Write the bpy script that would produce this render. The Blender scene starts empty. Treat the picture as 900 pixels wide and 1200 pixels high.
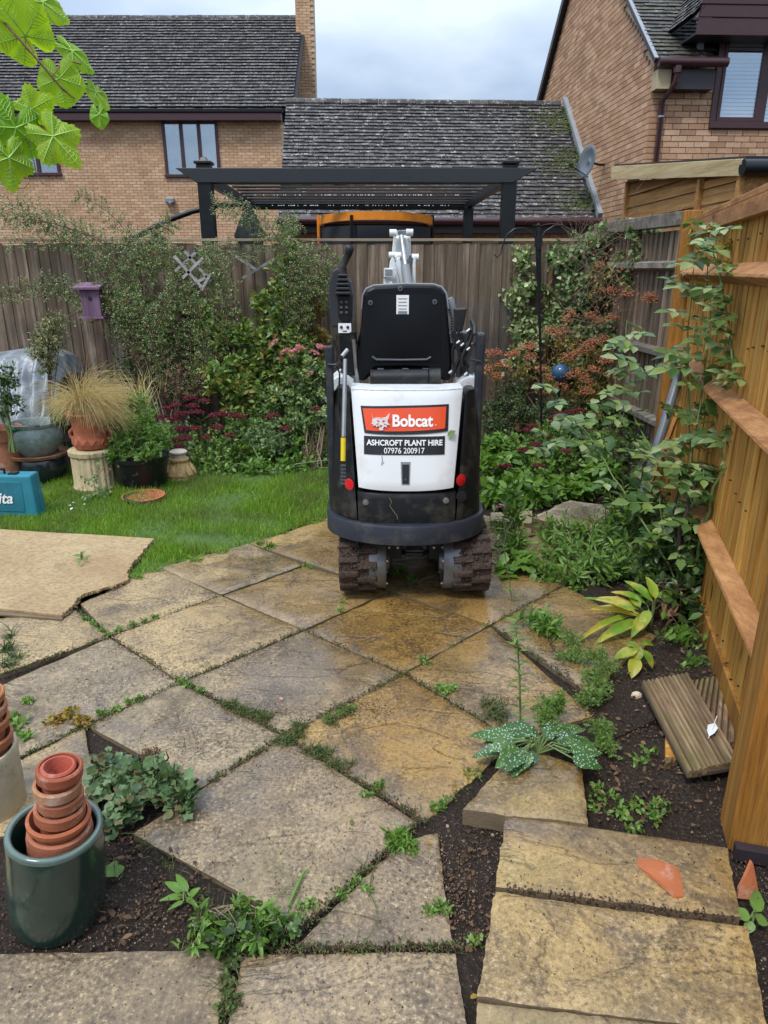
import bpy, math, random
import numpy as np
from mathutils import Vector, Matrix, noise as mnoise

# ------------------------------------------------------------------ camera, world, sun, exposure
sc = bpy.context.scene
CAM_H, CAM_T, CAM_F = 1.53, math.radians(19.0), 825.0
cam_d = bpy.data.cameras.new("camera"); cam = bpy.data.objects.new("camera", cam_d)
sc.collection.objects.link(cam); sc.camera = cam
cam_d.sensor_fit = 'VERTICAL'; cam_d.sensor_height = 24.0; cam_d.lens = 24.0 * CAM_F / 1200.0
cam_d.clip_start = 0.05; cam_d.clip_end = 2000
cam.location = (0, 0, CAM_H); cam.rotation_euler = (math.radians(90) - CAM_T, 0, 0)

SUN_EL, SUN_AZ = math.radians(58), math.radians(215)      # direction the sun stands in (azimuth from +Y, clockwise)
world = bpy.data.worlds.new("World"); sc.world = world; world.use_nodes = True
wn, wl = world.node_tree.nodes, world.node_tree.links
wn.clear()
w_out = wn.new('ShaderNodeOutputWorld'); w_bg = wn.new('ShaderNodeBackground')
w_sky = wn.new('ShaderNodeTexSky'); w_sky.sky_type = 'NISHITA'; w_sky.sun_disc = False
w_sky.sun_elevation = SUN_EL; w_sky.sun_rotation = SUN_AZ
w_tc = wn.new('ShaderNodeTexCoord'); w_map = wn.new('ShaderNodeMapping'); w_map.inputs['Scale'].default_value = (1.0, 1.0, 2.2)
w_no = wn.new('ShaderNodeTexNoise'); w_no.inputs['Scale'].default_value = 2.6; w_no.inputs['Detail'].default_value = 7; w_no.inputs['Roughness'].default_value = .5
w_cr = wn.new('ShaderNodeValToRGB')
w_cr.color_ramp.elements[0].position = .40; w_cr.color_ramp.elements[0].color = (6.6, 8.6, 11.8, 1)
w_cr.color_ramp.elements[1].position = .62; w_cr.color_ramp.elements[1].color = (12.6, 14.4, 16.8, 1)
w_sep = wn.new('ShaderNodeSeparateXYZ'); w_m1 = wn.new('ShaderNodeMath'); w_m1.operation = 'MULTIPLY_ADD'; w_m1.use_clamp = False
w_m1.inputs[1].default_value = 1.15; w_m1.inputs[2].default_value = .30          # overcast sky: brighter towards the zenith
w_mx = wn.new('ShaderNodeMath'); w_mx.operation = 'MAXIMUM'; w_mx.inputs[1].default_value = 0.0
w_sc = wn.new('ShaderNodeVectorMath'); w_sc.operation = 'SCALE'
w_mix = wn.new('ShaderNodeMixRGB'); w_mix.inputs['Fac'].default_value = .88
wl.new(w_tc.outputs['Generated'], w_map.inputs['Vector']); wl.new(w_map.outputs['Vector'], w_no.inputs['Vector'])
wl.new(w_no.outputs['Fac'], w_cr.inputs['Fac']); wl.new(w_tc.outputs['Generated'], w_sep.inputs[0])
wl.new(w_sep.outputs['Z'], w_mx.inputs[0]); wl.new(w_mx.outputs[0], w_m1.inputs[0])
wl.new(w_cr.outputs['Color'], w_sc.inputs[0]); wl.new(w_m1.outputs[0], w_sc.inputs['Scale'])
wl.new(w_sky.outputs['Color'], w_mix.inputs['Color1']); wl.new(w_sc.outputs[0], w_mix.inputs['Color2'])
wl.new(w_mix.outputs['Color'], w_bg.inputs['Color']); wl.new(w_bg.outputs[0], w_out.inputs['Surface'])
w_bg.inputs['Strength'].default_value = 0.1

sun_d = bpy.data.lights.new("sun", 'SUN'); sun_d.energy = 2.0; sun_d.angle = math.radians(12); sun_d.color = (1.0, .96, .9)
sun = bpy.data.objects.new("sun", sun_d); sc.collection.objects.link(sun)
sv = Vector((math.sin(SUN_AZ) * math.cos(SUN_EL), math.cos(SUN_AZ) * math.cos(SUN_EL), math.sin(SUN_EL)))
sun.rotation_euler = sv.to_track_quat('Z', 'Y').to_euler(); sun.location = sv * 30
sc.view_settings.view_transform = 'Standard'; sc.view_settings.look = 'None'
sc.view_settings.exposure = 0.35; sc.view_settings.gamma = 1.0; sc.view_settings.use_curve_mapping = False

# ------------------------------------------------------------------ surveying: where the photographed points stand in the garden
def ray(u, v):
    x = (u - 450) / CAM_F; y = (600 - v) / CAM_F
    return Vector((x, math.cos(CAM_T) + y * math.sin(CAM_T), -math.sin(CAM_T) + y * math.cos(CAM_T)))
def gp(u, v, z=0.0):
    d = ray(u, v); t = (z - CAM_H) / d.z
    return Vector((d.x * t, d.y * t, z))
def at(u, v, Y):
    d = ray(u, v); t = Y / d.y
    return Vector((d.x * t, Y, CAM_H + d.z * t))

# ------------------------------------------------------------------ object helpers
COL = sc.collection
WLOC = {}
R = random.Random(7)
NR = np.random.RandomState(11)
def thing(name, label, cat, loc=(0, 0, 0), group=None):
    o = bpy.data.objects.new(name, None); COL.objects.link(o); o.location = loc
    o.empty_display_size = .05
    o['label'] = label; o['category'] = cat
    if group: o['group'] = group
    WLOC[o.name] = Vector(loc)
    return o
def tag(o, label, cat, group=None):
    o['label'] = label; o['category'] = cat
    if group: o['group'] = group
    return o
def wloc(o):
    return WLOC.get(o.name, Vector((0, 0, 0))) if o else Vector((0, 0, 0))
def link(name, me, parent=None, kind=None, color=None, local=False):
    o = bpy.data.objects.new(name, me); COL.objects.link(o)
    if parent: o.parent = parent
    WLOC[o.name] = wloc(parent)
    if kind: o['kind'] = kind
    if color: o.color = (*color, 1)
    return o
def place(name, me, parent, loc, rot=(0, 0, 0), color=None, scale=None):
    """a piece with shared mesh data, put at a world location under its parent"""
    o = bpy.data.objects.new(name, me); COL.objects.link(o)
    if parent: o.parent = parent
    o.location = Vector(loc) - wloc(parent); o.rotation_euler = rot
    if scale: o.scale = scale
    WLOC[o.name] = Vector(loc)
    if color: o.color = (*color, 1)
    return o

class MB:
    def __init__(s): s.v = []; s.f = []; s.m = []
    def add(s, vs, fs, mi=0):
        n = len(s.v); s.v += [tuple(v) for v in vs]; s.f += [tuple(i + n for i in f) for f in fs]; s.m += [mi] * len(fs)
    def hexa(s, p, mi=0):      # p: 4 bottom, 4 top, ccw from above
        s.add(p, [(3, 2, 1, 0), (4, 5, 6, 7), (0, 1, 5, 4), (1, 2, 6, 5), (2, 3, 7, 6), (3, 0, 4, 7)], mi)
    def box(s, c, d, rot=None, mi=0, taper=1.0):
        c = Vector(c); x, y, z = d[0] / 2, d[1] / 2, d[2] / 2; t = taper
        p = [Vector(q) for q in ((-x, -y, -z), (x, -y, -z), (x, y, -z), (-x, y, -z), (-x * t, -y * t, z), (x * t, -y * t, z), (x * t, y * t, z), (-x * t, y * t, z))]
        if rot is not None: p = [rot @ q for q in p]
        s.hexa([q + c for q in p], mi)
    def bar(s, a, b, w, h, mi=0, up=(0, 0, 1)):
        a, b = Vector(a), Vector(b); d = b - a; L = d.length; d.normalize(); u = Vector(up)
        if abs(d.dot(u)) > .98: u = Vector((0, 1, 0))
        sd = d.cross(u).normalized(); u = sd.cross(d)
        r = Matrix((sd, d, u)).transposed()
        s.box((a + b) / 2, (w, L, h), r, mi)
    def tube(s, pts, r, n=8, mi=0, cap=True):
        pts = [Vector(p) for p in pts]; k = len(pts)
        if not hasattr(r, '__len__'): r = [r] * k
        base = len(s.v); prev = None
        for i, p in enumerate(pts):
            d = (pts[min(i + 1, k - 1)] - pts[max(i - 1, 0)])
            if d.length < 1e-7: d = Vector((0, 0, 1))
            d.normalize()
            if prev is None:
                a = Vector((0, 0, 1)) if abs(d.z) < .9 else Vector((1, 0, 0)); e1 = d.cross(a).normalized()
            else:
                e1 = (prev - d * prev.dot(d))
                e1 = e1.normalized() if e1.length > 1e-6 else d.orthogonal().normalized()
            prev = e1; e2 = d.cross(e1)
            for j in range(n):
                an = 2 * math.pi * j / n
                s.v.append(tuple(p + (e1 * math.cos(an) + e2 * math.sin(an)) * r[i]))
        for i in range(k - 1):
            for j in range(n):
                a = base + i * n + j; b = base + i * n + (j + 1) % n
                s.f.append((a, b, b + n, a + n)); s.m.append(mi)
        if cap:
            s.f.append(tuple(base + j for j in reversed(range(n)))); s.m.append(mi)
            s.f.append(tuple(base + (k - 1) * n + j for j in range(n))); s.m.append(mi)
    def lathe(s, prof, c, n=28, mi=0, sq=None, close=False):
        c = Vector(c); base = len(s.v); k = len(prof)
        for (r, z) in prof:
            for j in range(n):
                an = 2 * math.pi * j / n
                rr = r
                if sq: rr = r * sq(an)
                s.v.append((c.x + rr * math.cos(an), c.y + rr * math.sin(an), c.z + z))
        for i in range(k - 1):
            for j in range(n):
                a = base + i * n + j; b = base + i * n + (j + 1) % n
                s.f.append((a, b, b + n, a + n)); s.m.append(mi)
        if close:
            s.f.append(tuple(base + j for j in reversed(range(n)))); s.m.append(mi)
            s.f.append(tuple(base + (k - 1) * n + j for j in range(n))); s.m.append(mi)
    def ball(s, c, r, nu=10, nv=7, mi=0):
        if not hasattr(r, '__len__'): r = (r, r, r)
        c = Vector(c); base = len(s.v)
        for i in range(nv + 1):
            th = math.pi * i / nv
            for j in range(nu):
                an = 2 * math.pi * j / nu
                s.v.append((c.x + r[0] * math.sin(th) * math.cos(an), c.y + r[1] * math.sin(th) * math.sin(an), c.z - r[2] * math.cos(th)))
        for i in range(nv):
            for j in range(nu):
                a = base + i * nu + j; b = base + i * nu + (j + 1) % nu
                s.f.append((a, b, b + nu, a + nu)); s.m.append(mi)
    def prism(s, outline, d, mi=0):
        """outline: 3-D points, extruded by vector d"""
        o = [Vector(p) for p in outline]; d = Vector(d); n = len(o)
        s.add(o + [p + d for p in o], [tuple(reversed(range(n))), tuple(range(n, 2 * n))] + [(i, (i + 1) % n, n + (i + 1) % n, n + i) for i in range(n)], mi)
    def sheet(s, fn, nu, nv, back, mi=0, closed_back=False):
        """grid fn(a,b), a,b in 0..1, with skirts going back by vector back"""
        back = Vector(back); P = [[Vector(fn(i / nu, j / nv)) for i in range(nu + 1)] for j in range(nv + 1)]
        base = len(s.v)
        for row in P: s.v += [tuple(p) for p in row]
        W = nu + 1
        for j in range(nv):
            for i in range(nu):
                a = base + j * W + i; s.f.append((a, a + 1, a + 1 + W, a + W)); s.m.append(mi)
        rim = [(0, i) for i in range(nu + 1)] + [(j, nu) for j in range(1, nv + 1)] + [(nv, i) for i in range(nu - 1, -1, -1)] + [(j, 0) for j in range(nv - 1, 0, -1)]
        b2 = len(s.v); s.v += [tuple(P[j][i] + back) for j, i in rim]; n = len(rim)
        for k in range(n):
            j, i = rim[k]; j2, i2 = rim[(k + 1) % n]
            s.f.append((base + j2 * W + i2, base + j * W + i, b2 + k, b2 + (k + 1) % n)); s.m.append(mi)
        if closed_back: s.f.append(tuple(b2 + k for k in reversed(range(n)))); s.m.append(mi)
    def mesh(s, name, mats, smooth=None):
        me = bpy.data.meshes.new(name); me.from_pydata(s.v, [], s.f)
        for m in (mats if isinstance(mats, (list, tuple)) else [mats]): me.materials.append(m)
        me.polygons.foreach_set('material_index', s.m)
        if smooth is not None:
            me.polygons.foreach_set('use_smooth', [True] * len(s.f)); me.set_sharp_from_angle(angle=math.radians(smooth))
        me.validate(); me.update()
        return me
    def build(s, name, mats, parent=None, kind=None, color=None, smooth=None, bevel=None):
        off = wloc(parent)
        if off.length > 0: s.v = [(v[0] - off.x, v[1] - off.y, v[2] - off.z) for v in s.v]
        o = link(name, s.mesh(name, mats, smooth), parent, kind, color)
        if bevel:
            b = o.modifiers.new('bevel', 'BEVEL'); b.width = bevel; b.segments = 2; b.limit_method = 'ANGLE'; b.angle_limit = math.radians(35)
        return o
def structure(name, mb, mats, **k):
    return mb.build(name, mats, kind='structure', **k)

# ------------------------------------------------------------------ leaf templates and batches (x across, y along, z normal)
def T(vs, fs): return (np.array(vs, float), fs)
T_DIA = T([(0, 0, 0), (.5, .42, .06), (0, 1, -.08), (-.5, .42, .06)], [(0, 1, 2), (0, 2, 3)])
T_OVAL = T([(0, 0, 0), (.38, .22, .04), (.5, .55, .03), (0, 1, -.14), (-.5, .55, .03), (-.38, .22, .04), (0, .3, -.02), (0, .66, -.05)],
           [(0, 1, 6), (0, 6, 5), (1, 2, 7, 6), (6, 7, 4, 5), (2, 3, 7), (7, 3, 4)])
T_LANCE = T([(0, 0, 0), (.4, .25, .05), (.5, .5, .0), (.3, .78, -.08), (0, 1, -.25), (-.3, .78, -.08), (-.5, .5, 0), (-.4, .25, .05), (0, .25, 0), (0, .5, -.04), (0, .78, -.12)],
            [(0, 1, 8), (0, 8, 7), (1, 2, 9, 8), (8, 9, 6, 7), (2, 3, 10, 9), (9, 10, 5, 6), (3, 4, 10), (10, 4, 5)])
T_IVY = T([(0, .12, 0), (.22, 0, .03), (.5, .25, .06), (.32, .48, .02), (.3, .7, .0), (0, 1, -.08), (-.3, .7, 0), (-.32, .48, .02), (-.5, .25, .06), (-.22, 0, .03), (0, .5, -.03)],
          [(10, 0, 1), (10, 1, 2), (10, 2, 3), (10, 3, 4), (10, 4, 5), (10, 5, 6), (10, 6, 7), (10, 7, 8), (10, 8, 9), (10, 9, 0)])
T_BLADE = T([(-.5, 0, 0), (.5, 0, 0), (.42, .4, .05), (-.42, .4, .05), (.25, .75, -.06), (-.25, .75, -.06), (0, 1, -.28)], [(0, 1, 2, 3), (3, 2, 4, 5), (5, 4, 6)])
T_BLADE2 = T([(-.5, 0, 0), (.5, 0, 0), (.36, .55, .03), (-.36, .55, .03), (0, 1, -.16)], [(0, 1, 2, 3), (3, 2, 4)])
T_BLOB = T([(0, 0, -.5), (.5, 0, 0), (0, .5, 0), (-.5, 0, 0), (0, -.5, 0), (0, 0, .5)], [(0, 2, 1), (0, 3, 2), (0, 4, 3), (0, 1, 4), (5, 1, 2), (5, 2, 3), (5, 3, 4), (5, 4, 1)])
T_STICK = T([(-.5, 0, -.3), (.5, 0, -.3), (0, 0, .6), (-.3, 1, -.15), (.3, 1, -.15), (0, 1, .35)], [(0, 1, 4, 3), (1, 2, 5, 4), (2, 0, 3, 5)])
def _spray(n=2, leaf=.42):
    vs = []; fs = []
    def one(ox, oy, ang, L, W):
        b = len(vs); c, s_ = math.cos(ang), math.sin(ang)
        for (x, y, z) in [(0, 0, 0), (.40, .22, .05), (.5, .55, .05), (0, 1, -.12), (-.5, .55, .05), (-.40, .22, .05)]:
            xx, yy = x * W, y * L; vs.append((ox + xx * c + yy * s_, oy - xx * s_ + yy * c, z * L))
        fs.append((b, b + 1, b + 2, b + 3)); fs.append((b, b + 3, b + 4, b + 5))
    for i in range(n):
        y = .12 + i * .3
        one(0, y, 1.05, leaf, leaf * .62); one(0, y, -1.05, leaf, leaf * .62)
    one(0, .6, 0, .46, .29)
    b = len(vs); vs.extend([(-.012, 0, 0), (.012, 0, 0), (.008, .62, 0), (-.008, .62, 0)]); fs.append((b, b + 1, b + 2, b + 3))
    return T(vs, fs)
T_ROSE = _spray(2)
T_SPRAY3 = _spray(3, .3)
def _broad(nx=4, ny=8, wave=.02, droop=.22, pw=.62):
    vs = []; fs = []
    for j in range(ny + 1):
        y = j / ny; w = (math.sin(math.pi * y ** pw) ** .8) * .5 if 0 < y < 1 else .001
        for i in range(nx + 1):
            x = (i / nx * 2 - 1); vs.append((x * w, y, .06 * abs(x) * math.sin(math.pi * y) - droop * y * y + .09 * y + wave * math.sin(y * 19 + i) * abs(x)))
    for j in range(ny):
        for i in range(nx): a = j * (nx + 1) + i; fs.append((a, a + 1, a + nx + 2, a + nx + 1))
    return T(vs, fs)
T_BROAD = _broad(); T_STRAP = _broad(4, 9, .012, .30, .8)
def _lobes(nl=5, deep=.35, teeth=0):
    vs = [(0, .42, -.04)]; n = nl * 4
    for i in range(n + 1):
        a = -math.pi * .93 + 2 * math.pi * .93 * i / n
        r = .5 * (1 - deep * (.5 - .5 * math.cos(2 * math.pi * i / 4)) * 1.0) * (.8 + .2 * math.cos(a))
        vs.append((math.sin(a) * r, .42 + math.cos(a) * r * 1.05, .05 * math.cos(4 * a)))
    fs = [(0, i, i + 1) for i in range(1, n + 1)] + [(0, n + 1, 1)]
    return T(vs, fs)
T_LOBE = _lobes(5, .25)
def norm(a): return a / np.maximum(np.linalg.norm(a, axis=-1, keepdims=True), 1e-9)

class LB:
    """buffer of many small real leaves / twigs joined into one mesh"""
    def __init__(s): s.V = []; s.F3 = []; s.F4 = []; s.M3 = []; s.M4 = []; s.n = 0
    def add(s, tm, P, D, N, L, W, mi=0):
        P = np.asarray(P, float).reshape(-1, 3); D = np.broadcast_to(np.asarray(D, float), P.shape); N = np.broadcast_to(np.asarray(N, float), P.shape)
        n = len(P)
        if n == 0: return s
        D = norm(D); S = np.cross(D, N); bad = np.linalg.norm(S, axis=1) < 1e-4; S[bad] = (1, 0, 0); S = norm(S); N = np.cross(S, D)
        L = np.broadcast_to(np.asarray(L, float), (n,)); W = np.broadcast_to(np.asarray(W, float), (n,))
        tv, tf = tm; k = len(tv)
        V = P[:, None, :] + S[:, None, :] * (tv[None, :, 0:1] * W[:, None, None]) + D[:, None, :] * (tv[None, :, 1:2] * L[:, None, None]) + N[:, None, :] * (tv[None, :, 2:3] * (W if tm is T_STICK or tm is T_BLOB else L)[:, None, None])
        s.V.append(V.reshape(-1, 3)); base = s.n + np.arange(n)[:, None] * k
        f3 = np.array([f for f in tf if len(f) == 3], int); f4 = np.array([f for f in tf if len(f) == 4], int)
        mi = np.broadcast_to(np.asarray(mi, int), (n,))
        if len(f3): s.F3.append((base[:, :, None] + f3[None]).reshape(-1, 3)); s.M3.append(np.repeat(mi, len(f3)))
        if len(f4): s.F4.append((base[:, :, None] + f4[None]).reshape(-1, 4)); s.M4.append(np.repeat(mi, len(f4)))
        s.n += n * k
        return s
    def mesh(s, name, mats, off=(0, 0, 0)):
        V = np.concatenate(s.V) - np.array(off)
        F3 = np.concatenate(s.F3) if s.F3 else np.zeros((0, 3), int); F4 = np.concatenate(s.F4) if s.F4 else np.zeros((0, 4), int)
        M = np.concatenate(s.M3 + s.M4)
        me = bpy.data.meshes.new(name); me.vertices.add(len(V)); me.vertices.foreach_set('co', V.ravel())
        loops = np.concatenate([F3.ravel(), F4.ravel()]); me.loops.add(len(loops)); me.loops.foreach_set('vertex_index', loops)
        np_ = len(F3) + len(F4); me.polygons.add(np_)
        st = np.concatenate([np.arange(len(F3)) * 3, len(F3) * 3 + np.arange(len(F4)) * 4]); me.polygons.foreach_set('loop_start', st)
        for m in (mats if isinstance(mats, (list, tuple)) else [mats]): me.materials.append(m)
        me.polygons.foreach_set('material_index', M)
        if np_ < 400: me.polygons.foreach_set('use_smooth', [True] * np_)
        me.update(calc_edges=True)
        return me
    def build(s, name, mats, parent=None, kind='stuff'):
        return link(name, s.mesh(name, mats, wloc(parent)), parent, kind)
def rnd(n, s=1.0): return NR.normal(0, s, (n, 3))
def uni(a, b, n): return NR.uniform(a, b, n)
UP = np.array((0, 0, 1.0))
# ------------------------------------------------------------------ procedural materials
class NT:
    def __init__(s, name):
        s.m = bpy.data.materials.new(name); s.m.use_nodes = True; s.t = s.m.node_tree; s.n = s.t.nodes; s.l = s.t.links
        s.bsdf = s.n['Principled BSDF']; s.out = s.n['Material Output']
    def new(s, t, **k):
        n = s.n.new(t)
        for a, b in k.items(): setattr(n, a, b)
        return n
    def lk(s, a, b): s.l.new(a, b)
    def coords(s, kind='Object', scale=(1, 1, 1), rand=False, rot=(0, 0, 0)):
        tc = s.new('ShaderNodeTexCoord'); mp = s.new('ShaderNodeMapping'); mp.inputs['Scale'].default_value = scale; mp.inputs['Rotation'].default_value = rot
        src = tc.outputs['Object'] if kind == 'Object' else s.new('ShaderNodeNewGeometry').outputs['Position']
        s.lk(src, mp.inputs['Vector'])
        if rand:
            oi = s.new('ShaderNodeObjectInfo'); mu = s.new('ShaderNodeMath', operation='MULTIPLY'); mu.inputs[1].default_value = 37.0
            s.lk(oi.outputs['Random'], mu.inputs[0]); cb = s.new('ShaderNodeCombineXYZ')
            for i in range(3): s.lk(mu.outputs[0], cb.inputs[i])
            s.lk(cb.outputs[0], mp.inputs['Location'])
        return mp.outputs['Vector']
    def noise(s, vec, scale, detail=4, rough=.55, dist=0):
        n = s.new('ShaderNodeTexNoise'); s.lk(vec, n.inputs['Vector']); n.inputs['Scale'].default_value = scale
        n.inputs['Detail'].default_value = detail; n.inputs['Roughness'].default_value = rough; n.inputs['Distortion'].default_value = dist
        return n.outputs['Fac']
    def voro(s, vec, scale, feature='F1', out='Distance'):
        n = s.new('ShaderNodeTexVoronoi', feature=feature); s.lk(vec, n.inputs['Vector']); n.inputs['Scale'].default_value = scale
        return n.outputs[out]
    def ramp(s, fac, stops, interp='LINEAR'):
        r = s.new('ShaderNodeValToRGB'); r.color_ramp.interpolation = interp; e = r.color_ramp.elements
        while len(e) < len(stops): e.new(.5)
        for i, (p, c) in enumerate(stops):
            e[i].position = p; e[i].color = (*c, 1) if len(c) == 3 else c
        s.lk(fac, r.inputs['Fac']); return r.outputs['Color']
    def step(s, fac, a, b, lo=0.0, hi=1.0): return s.ramp(fac, [(a, (lo,) * 3), (b, (hi,) * 3)])
    def mix(s, fac, a, b, mode='MIX'):
        m = s.new('ShaderNodeMixRGB', blend_type=mode)
        for i, x in (('Fac', fac), ('Color1', a), ('Color2', b)):
            if hasattr(x, 'is_linked'): s.lk(x, m.inputs[i])
            elif isinstance(x, (int, float)): m.inputs[i].default_value = x if i == 'Fac' else (x, x, x, 1)
            else: m.inputs[i].default_value = (*x, 1)
        return m.outputs['Color']
    def math(s, op, a, b=0.0, clamp=False):
        m = s.new('ShaderNodeMath', operation=op); m.use_clamp = clamp
        for i, x in enumerate((a, b)):
            if hasattr(x, 'is_linked'): s.lk(x, m.inputs[i])
            else: m.inputs[i].default_value = x
        return m.outputs[0]
    def bump(s, h, strength=.5, dist=.01, prev=None):
        b = s.new('ShaderNodeBump'); b.inputs['Strength'].default_value = strength; b.inputs['Distance'].default_value = dist
        s.lk(h, b.inputs['Height'])
        if prev is not None: s.lk(prev, b.inputs['Normal'])
        return b.outputs['Normal']
    def fin(s, color=None, rough=None, normal=None, metal=None, spec=None):
        for k, x in (('Base Color', color), ('Roughness', rough), ('Normal', normal), ('Metallic', metal), ('Specular IOR Level', spec)):
            if x is None: continue
            if hasattr(x, 'is_linked'): s.lk(x, s.bsdf.inputs[k])
            elif isinstance(x, (tuple, list)): s.bsdf.inputs[k].default_value = (*x, 1)
            else: s.bsdf.inputs[k].default_value = x
        return s.m
    def island(s): return s.new('ShaderNodeNewGeometry').outputs['Random Per Island']
    def objrand(s): return s.new('ShaderNodeObjectInfo').outputs['Random']
    def objcol(s): return s.new('ShaderNodeObjectInfo').outputs['Color']

def m_plain(name, c, rough=.5, var=.25, scale=8, bump=.15, metal=0, fine=120, dirt=None, spec=None):
    t = NT(name); v = t.coords(); n = t.noise(v, scale, 6, .6); n2 = t.noise(v, fine, 3)
    col = t.mix(n, tuple(x * (1 - var) for x in c), tuple(min(1, x * (1 + var)) for x in c))
    if dirt:
        d = t.step(t.noise(v, scale * .7, 8, .65), .5, .72); col = t.mix(d, col, dirt)
    r = t.math('ADD', t.math('MULTIPLY', n, .25), rough - .12, True)
    return t.fin(col, r, t.bump(n2, bump, .004), metal, spec)

def m_slab():
    t = NT('riven_sandstone_paving'); v = t.coords('World', rand=True); oc = t.objcol()
    big = t.noise(v, 1.5, 10, .70, .8); mid = t.noise(v, 6.5, 11, .74, .5); dk = t.noise(v, 3.1, 11, .74, 1.0); fine = t.noise(v, 230, 3, .7); sp = t.noise(v, 85, 5, .7)
    c = t.mix(t.step(big, .42, .56, 0, .9), oc, t.mix(.62, oc, (.125, .088, .055)))
    c = t.mix(t.step(mid, .50, .64, 0, .6), c, t.mix(.5, oc, (.58, .42, .20)))
    c = t.mix(t.step(dk, .49, .62, 0, .8), c, (.095, .064, .038))
    c = t.mix(t.step(mid, .30, .42, .6, 0), c, (.085, .065, .05))
    spm = t.step(t.noise(v, 2.4, 5, .6), .38, .62, .45, 1.0); c = t.mix(t.math('MULTIPLY', t.step(sp, .38, .49, .85, 0), spm), c, (.055, .042, .031)); c = t.mix(t.math('MULTIPLY', t.step(sp, .55, .66, 0, .7), spm), c, (.60, .47, .28))
    c = t.mix(t.step(fine, .36, .46, .45, 0), c, (.07, .055, .04))
    gr = t.noise(v, 1.1, 8, .7, .5); c = t.mix(t.math('MULTIPLY', t.step(gr, .56, .68, 0, .5), t.step(sp, .42, .52)), c, (.10, .11, .03))
    vo = t.voro(v, 11.0); c = t.mix(t.step(vo, .035, .06, .85, 0), c, (.03, .024, .02))
    riv = t.noise(t.coords('World', (1, 2.3, 1), True, (0, 0, .6)), 2.2, 6, .52, .8)
    line = t.math('SUBTRACT', 1.0, t.math('MULTIPLY', t.math('ABSOLUTE', t.math('SUBTRACT', riv, .47)), 120.0, True), True)
    line = t.math('MULTIPLY', line, t.step(t.noise(v, 2.2, 3), .5, .56)); c = t.mix(t.math('MULTIPLY', line, .6), c, (.07, .05, .03))
    h = t.math('ADD', t.math('ADD', t.math('MULTIPLY', mid, .45), t.math('MULTIPLY', t.step(riv, .45, .49), .8)), t.math('MULTIPLY', dk, .35))
    nb = t.bump(h, .55, .012); nb = t.bump(t.math('ADD', fine, t.math('MULTIPLY', sp, .9)), .45, .0022, nb)
    wn_ = t.noise(t.coords('World'), 1.7, 8, .66, .6); dv = t.new('ShaderNodeVectorMath', operation='DISTANCE'); t.lk(t.new('ShaderNodeNewGeometry').outputs['Position'], dv.inputs[0]); dv.inputs[1].default_value = (.5, 2.9, 0)
    near = t.math('SUBTRACT', 1.0, t.math('MULTIPLY', dv.outputs['Value'], .62), True); wet = t.step(t.math('ADD', wn_, t.math('MULTIPLY', near, .34)), .48, .66)
    r = t.math('ADD', t.math('MULTIPLY', wet, -.40), .54); r = t.math('ADD', r, t.math('MULTIPLY', sp, .12))
    c = t.mix(t.math('MULTIPLY', wet, .75), c, t.mix(1.0, c, (.74, .62, .42), 'MULTIPLY'))
    cw = t.math('MULTIPLY', t.step(t.math('ADD', wn_, t.math('MULTIPLY', near, .22)), .50, .64), .85); t.lk(cw, t.bsdf.inputs['Coat Weight']); t.bsdf.inputs['Coat Roughness'].default_value = .10
    t.lk(t.bump(t.math('ADD', mid, big), .25, .008), t.bsdf.inputs['Coat Normal'])
    return t.fin(c, r, nb, spec=.5)

def m_soil():
    t = NT('damp_soil'); v = t.coords('World'); n = t.noise(v, 6, 8, .7); f = t.noise(v, 90, 6, .75); vo = t.voro(v, 55)
    c = t.mix(n, (.018, .012, .009), (.055, .036, .025)); c = t.mix(t.step(f, .5, .72), c, (.10, .066, .045))
    c = t.mix(t.step(t.noise(v, 130, 3, .6), .64, .70), c, (.26, .19, .13))
    return t.fin(c, .82, t.bump(t.math('ADD', f, vo), 1.0, .02), spec=.3)

def m_wood(name, c_dark, c_mid, c_light, axis='Z', rough=.7, grime=None, knots=.5, randamt=.5, scale=1.0, world=False):
    t = NT(name); sx = {'Z': (1, 1, .05), 'X': (.05, 1, 1), 'Y': (1, .05, 1)}[axis]
    v = t.coords('World' if world else 'Object', tuple(a * scale for a in sx), True)
    g = t.noise(v, 60, 6, .6, .4); g2 = t.noise(v, 16, 4, .6, .6); g3 = t.noise(v, 220, 3, .6)
    c = t.ramp(g2, [(.3, c_dark), (.5, c_mid), (.7, c_light)])
    c = t.mix(t.step(g, .48, .66, 0, .6), c, c_dark); c = t.mix(t.step(g3, .5, .7, 0, .35), c, tuple(x * .5 for x in c_dark))
    vk = t.coords('World' if world else 'Object', {'Z': (1, 1, .35), 'X': (.35, 1, 1), 'Y': (1, .35, 1)}[axis], True)
    k = t.voro(vk, 5.5); c = t.mix(t.math('MULTIPLY', t.step(k, .06, .11, 1, 0), knots), c, tuple(x * .28 for x in c_dark))
    rr = t.objrand(); c = t.mix(randamt, c, t.mix(rr, tuple(.55 for _ in range(3)), tuple(1.35 for _ in range(3))), 'MULTIPLY')
    if grime:
        gn = t.noise(t.coords('World', (1, 1, .5)), 2.6, 8, .65); c = t.mix(t.step(gn, .45, .68, 0, .75), c, grime)
    return t.fin(c, rough, t.bump(t.math('ADD', g, g3), .45, .004), spec=.35)

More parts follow.
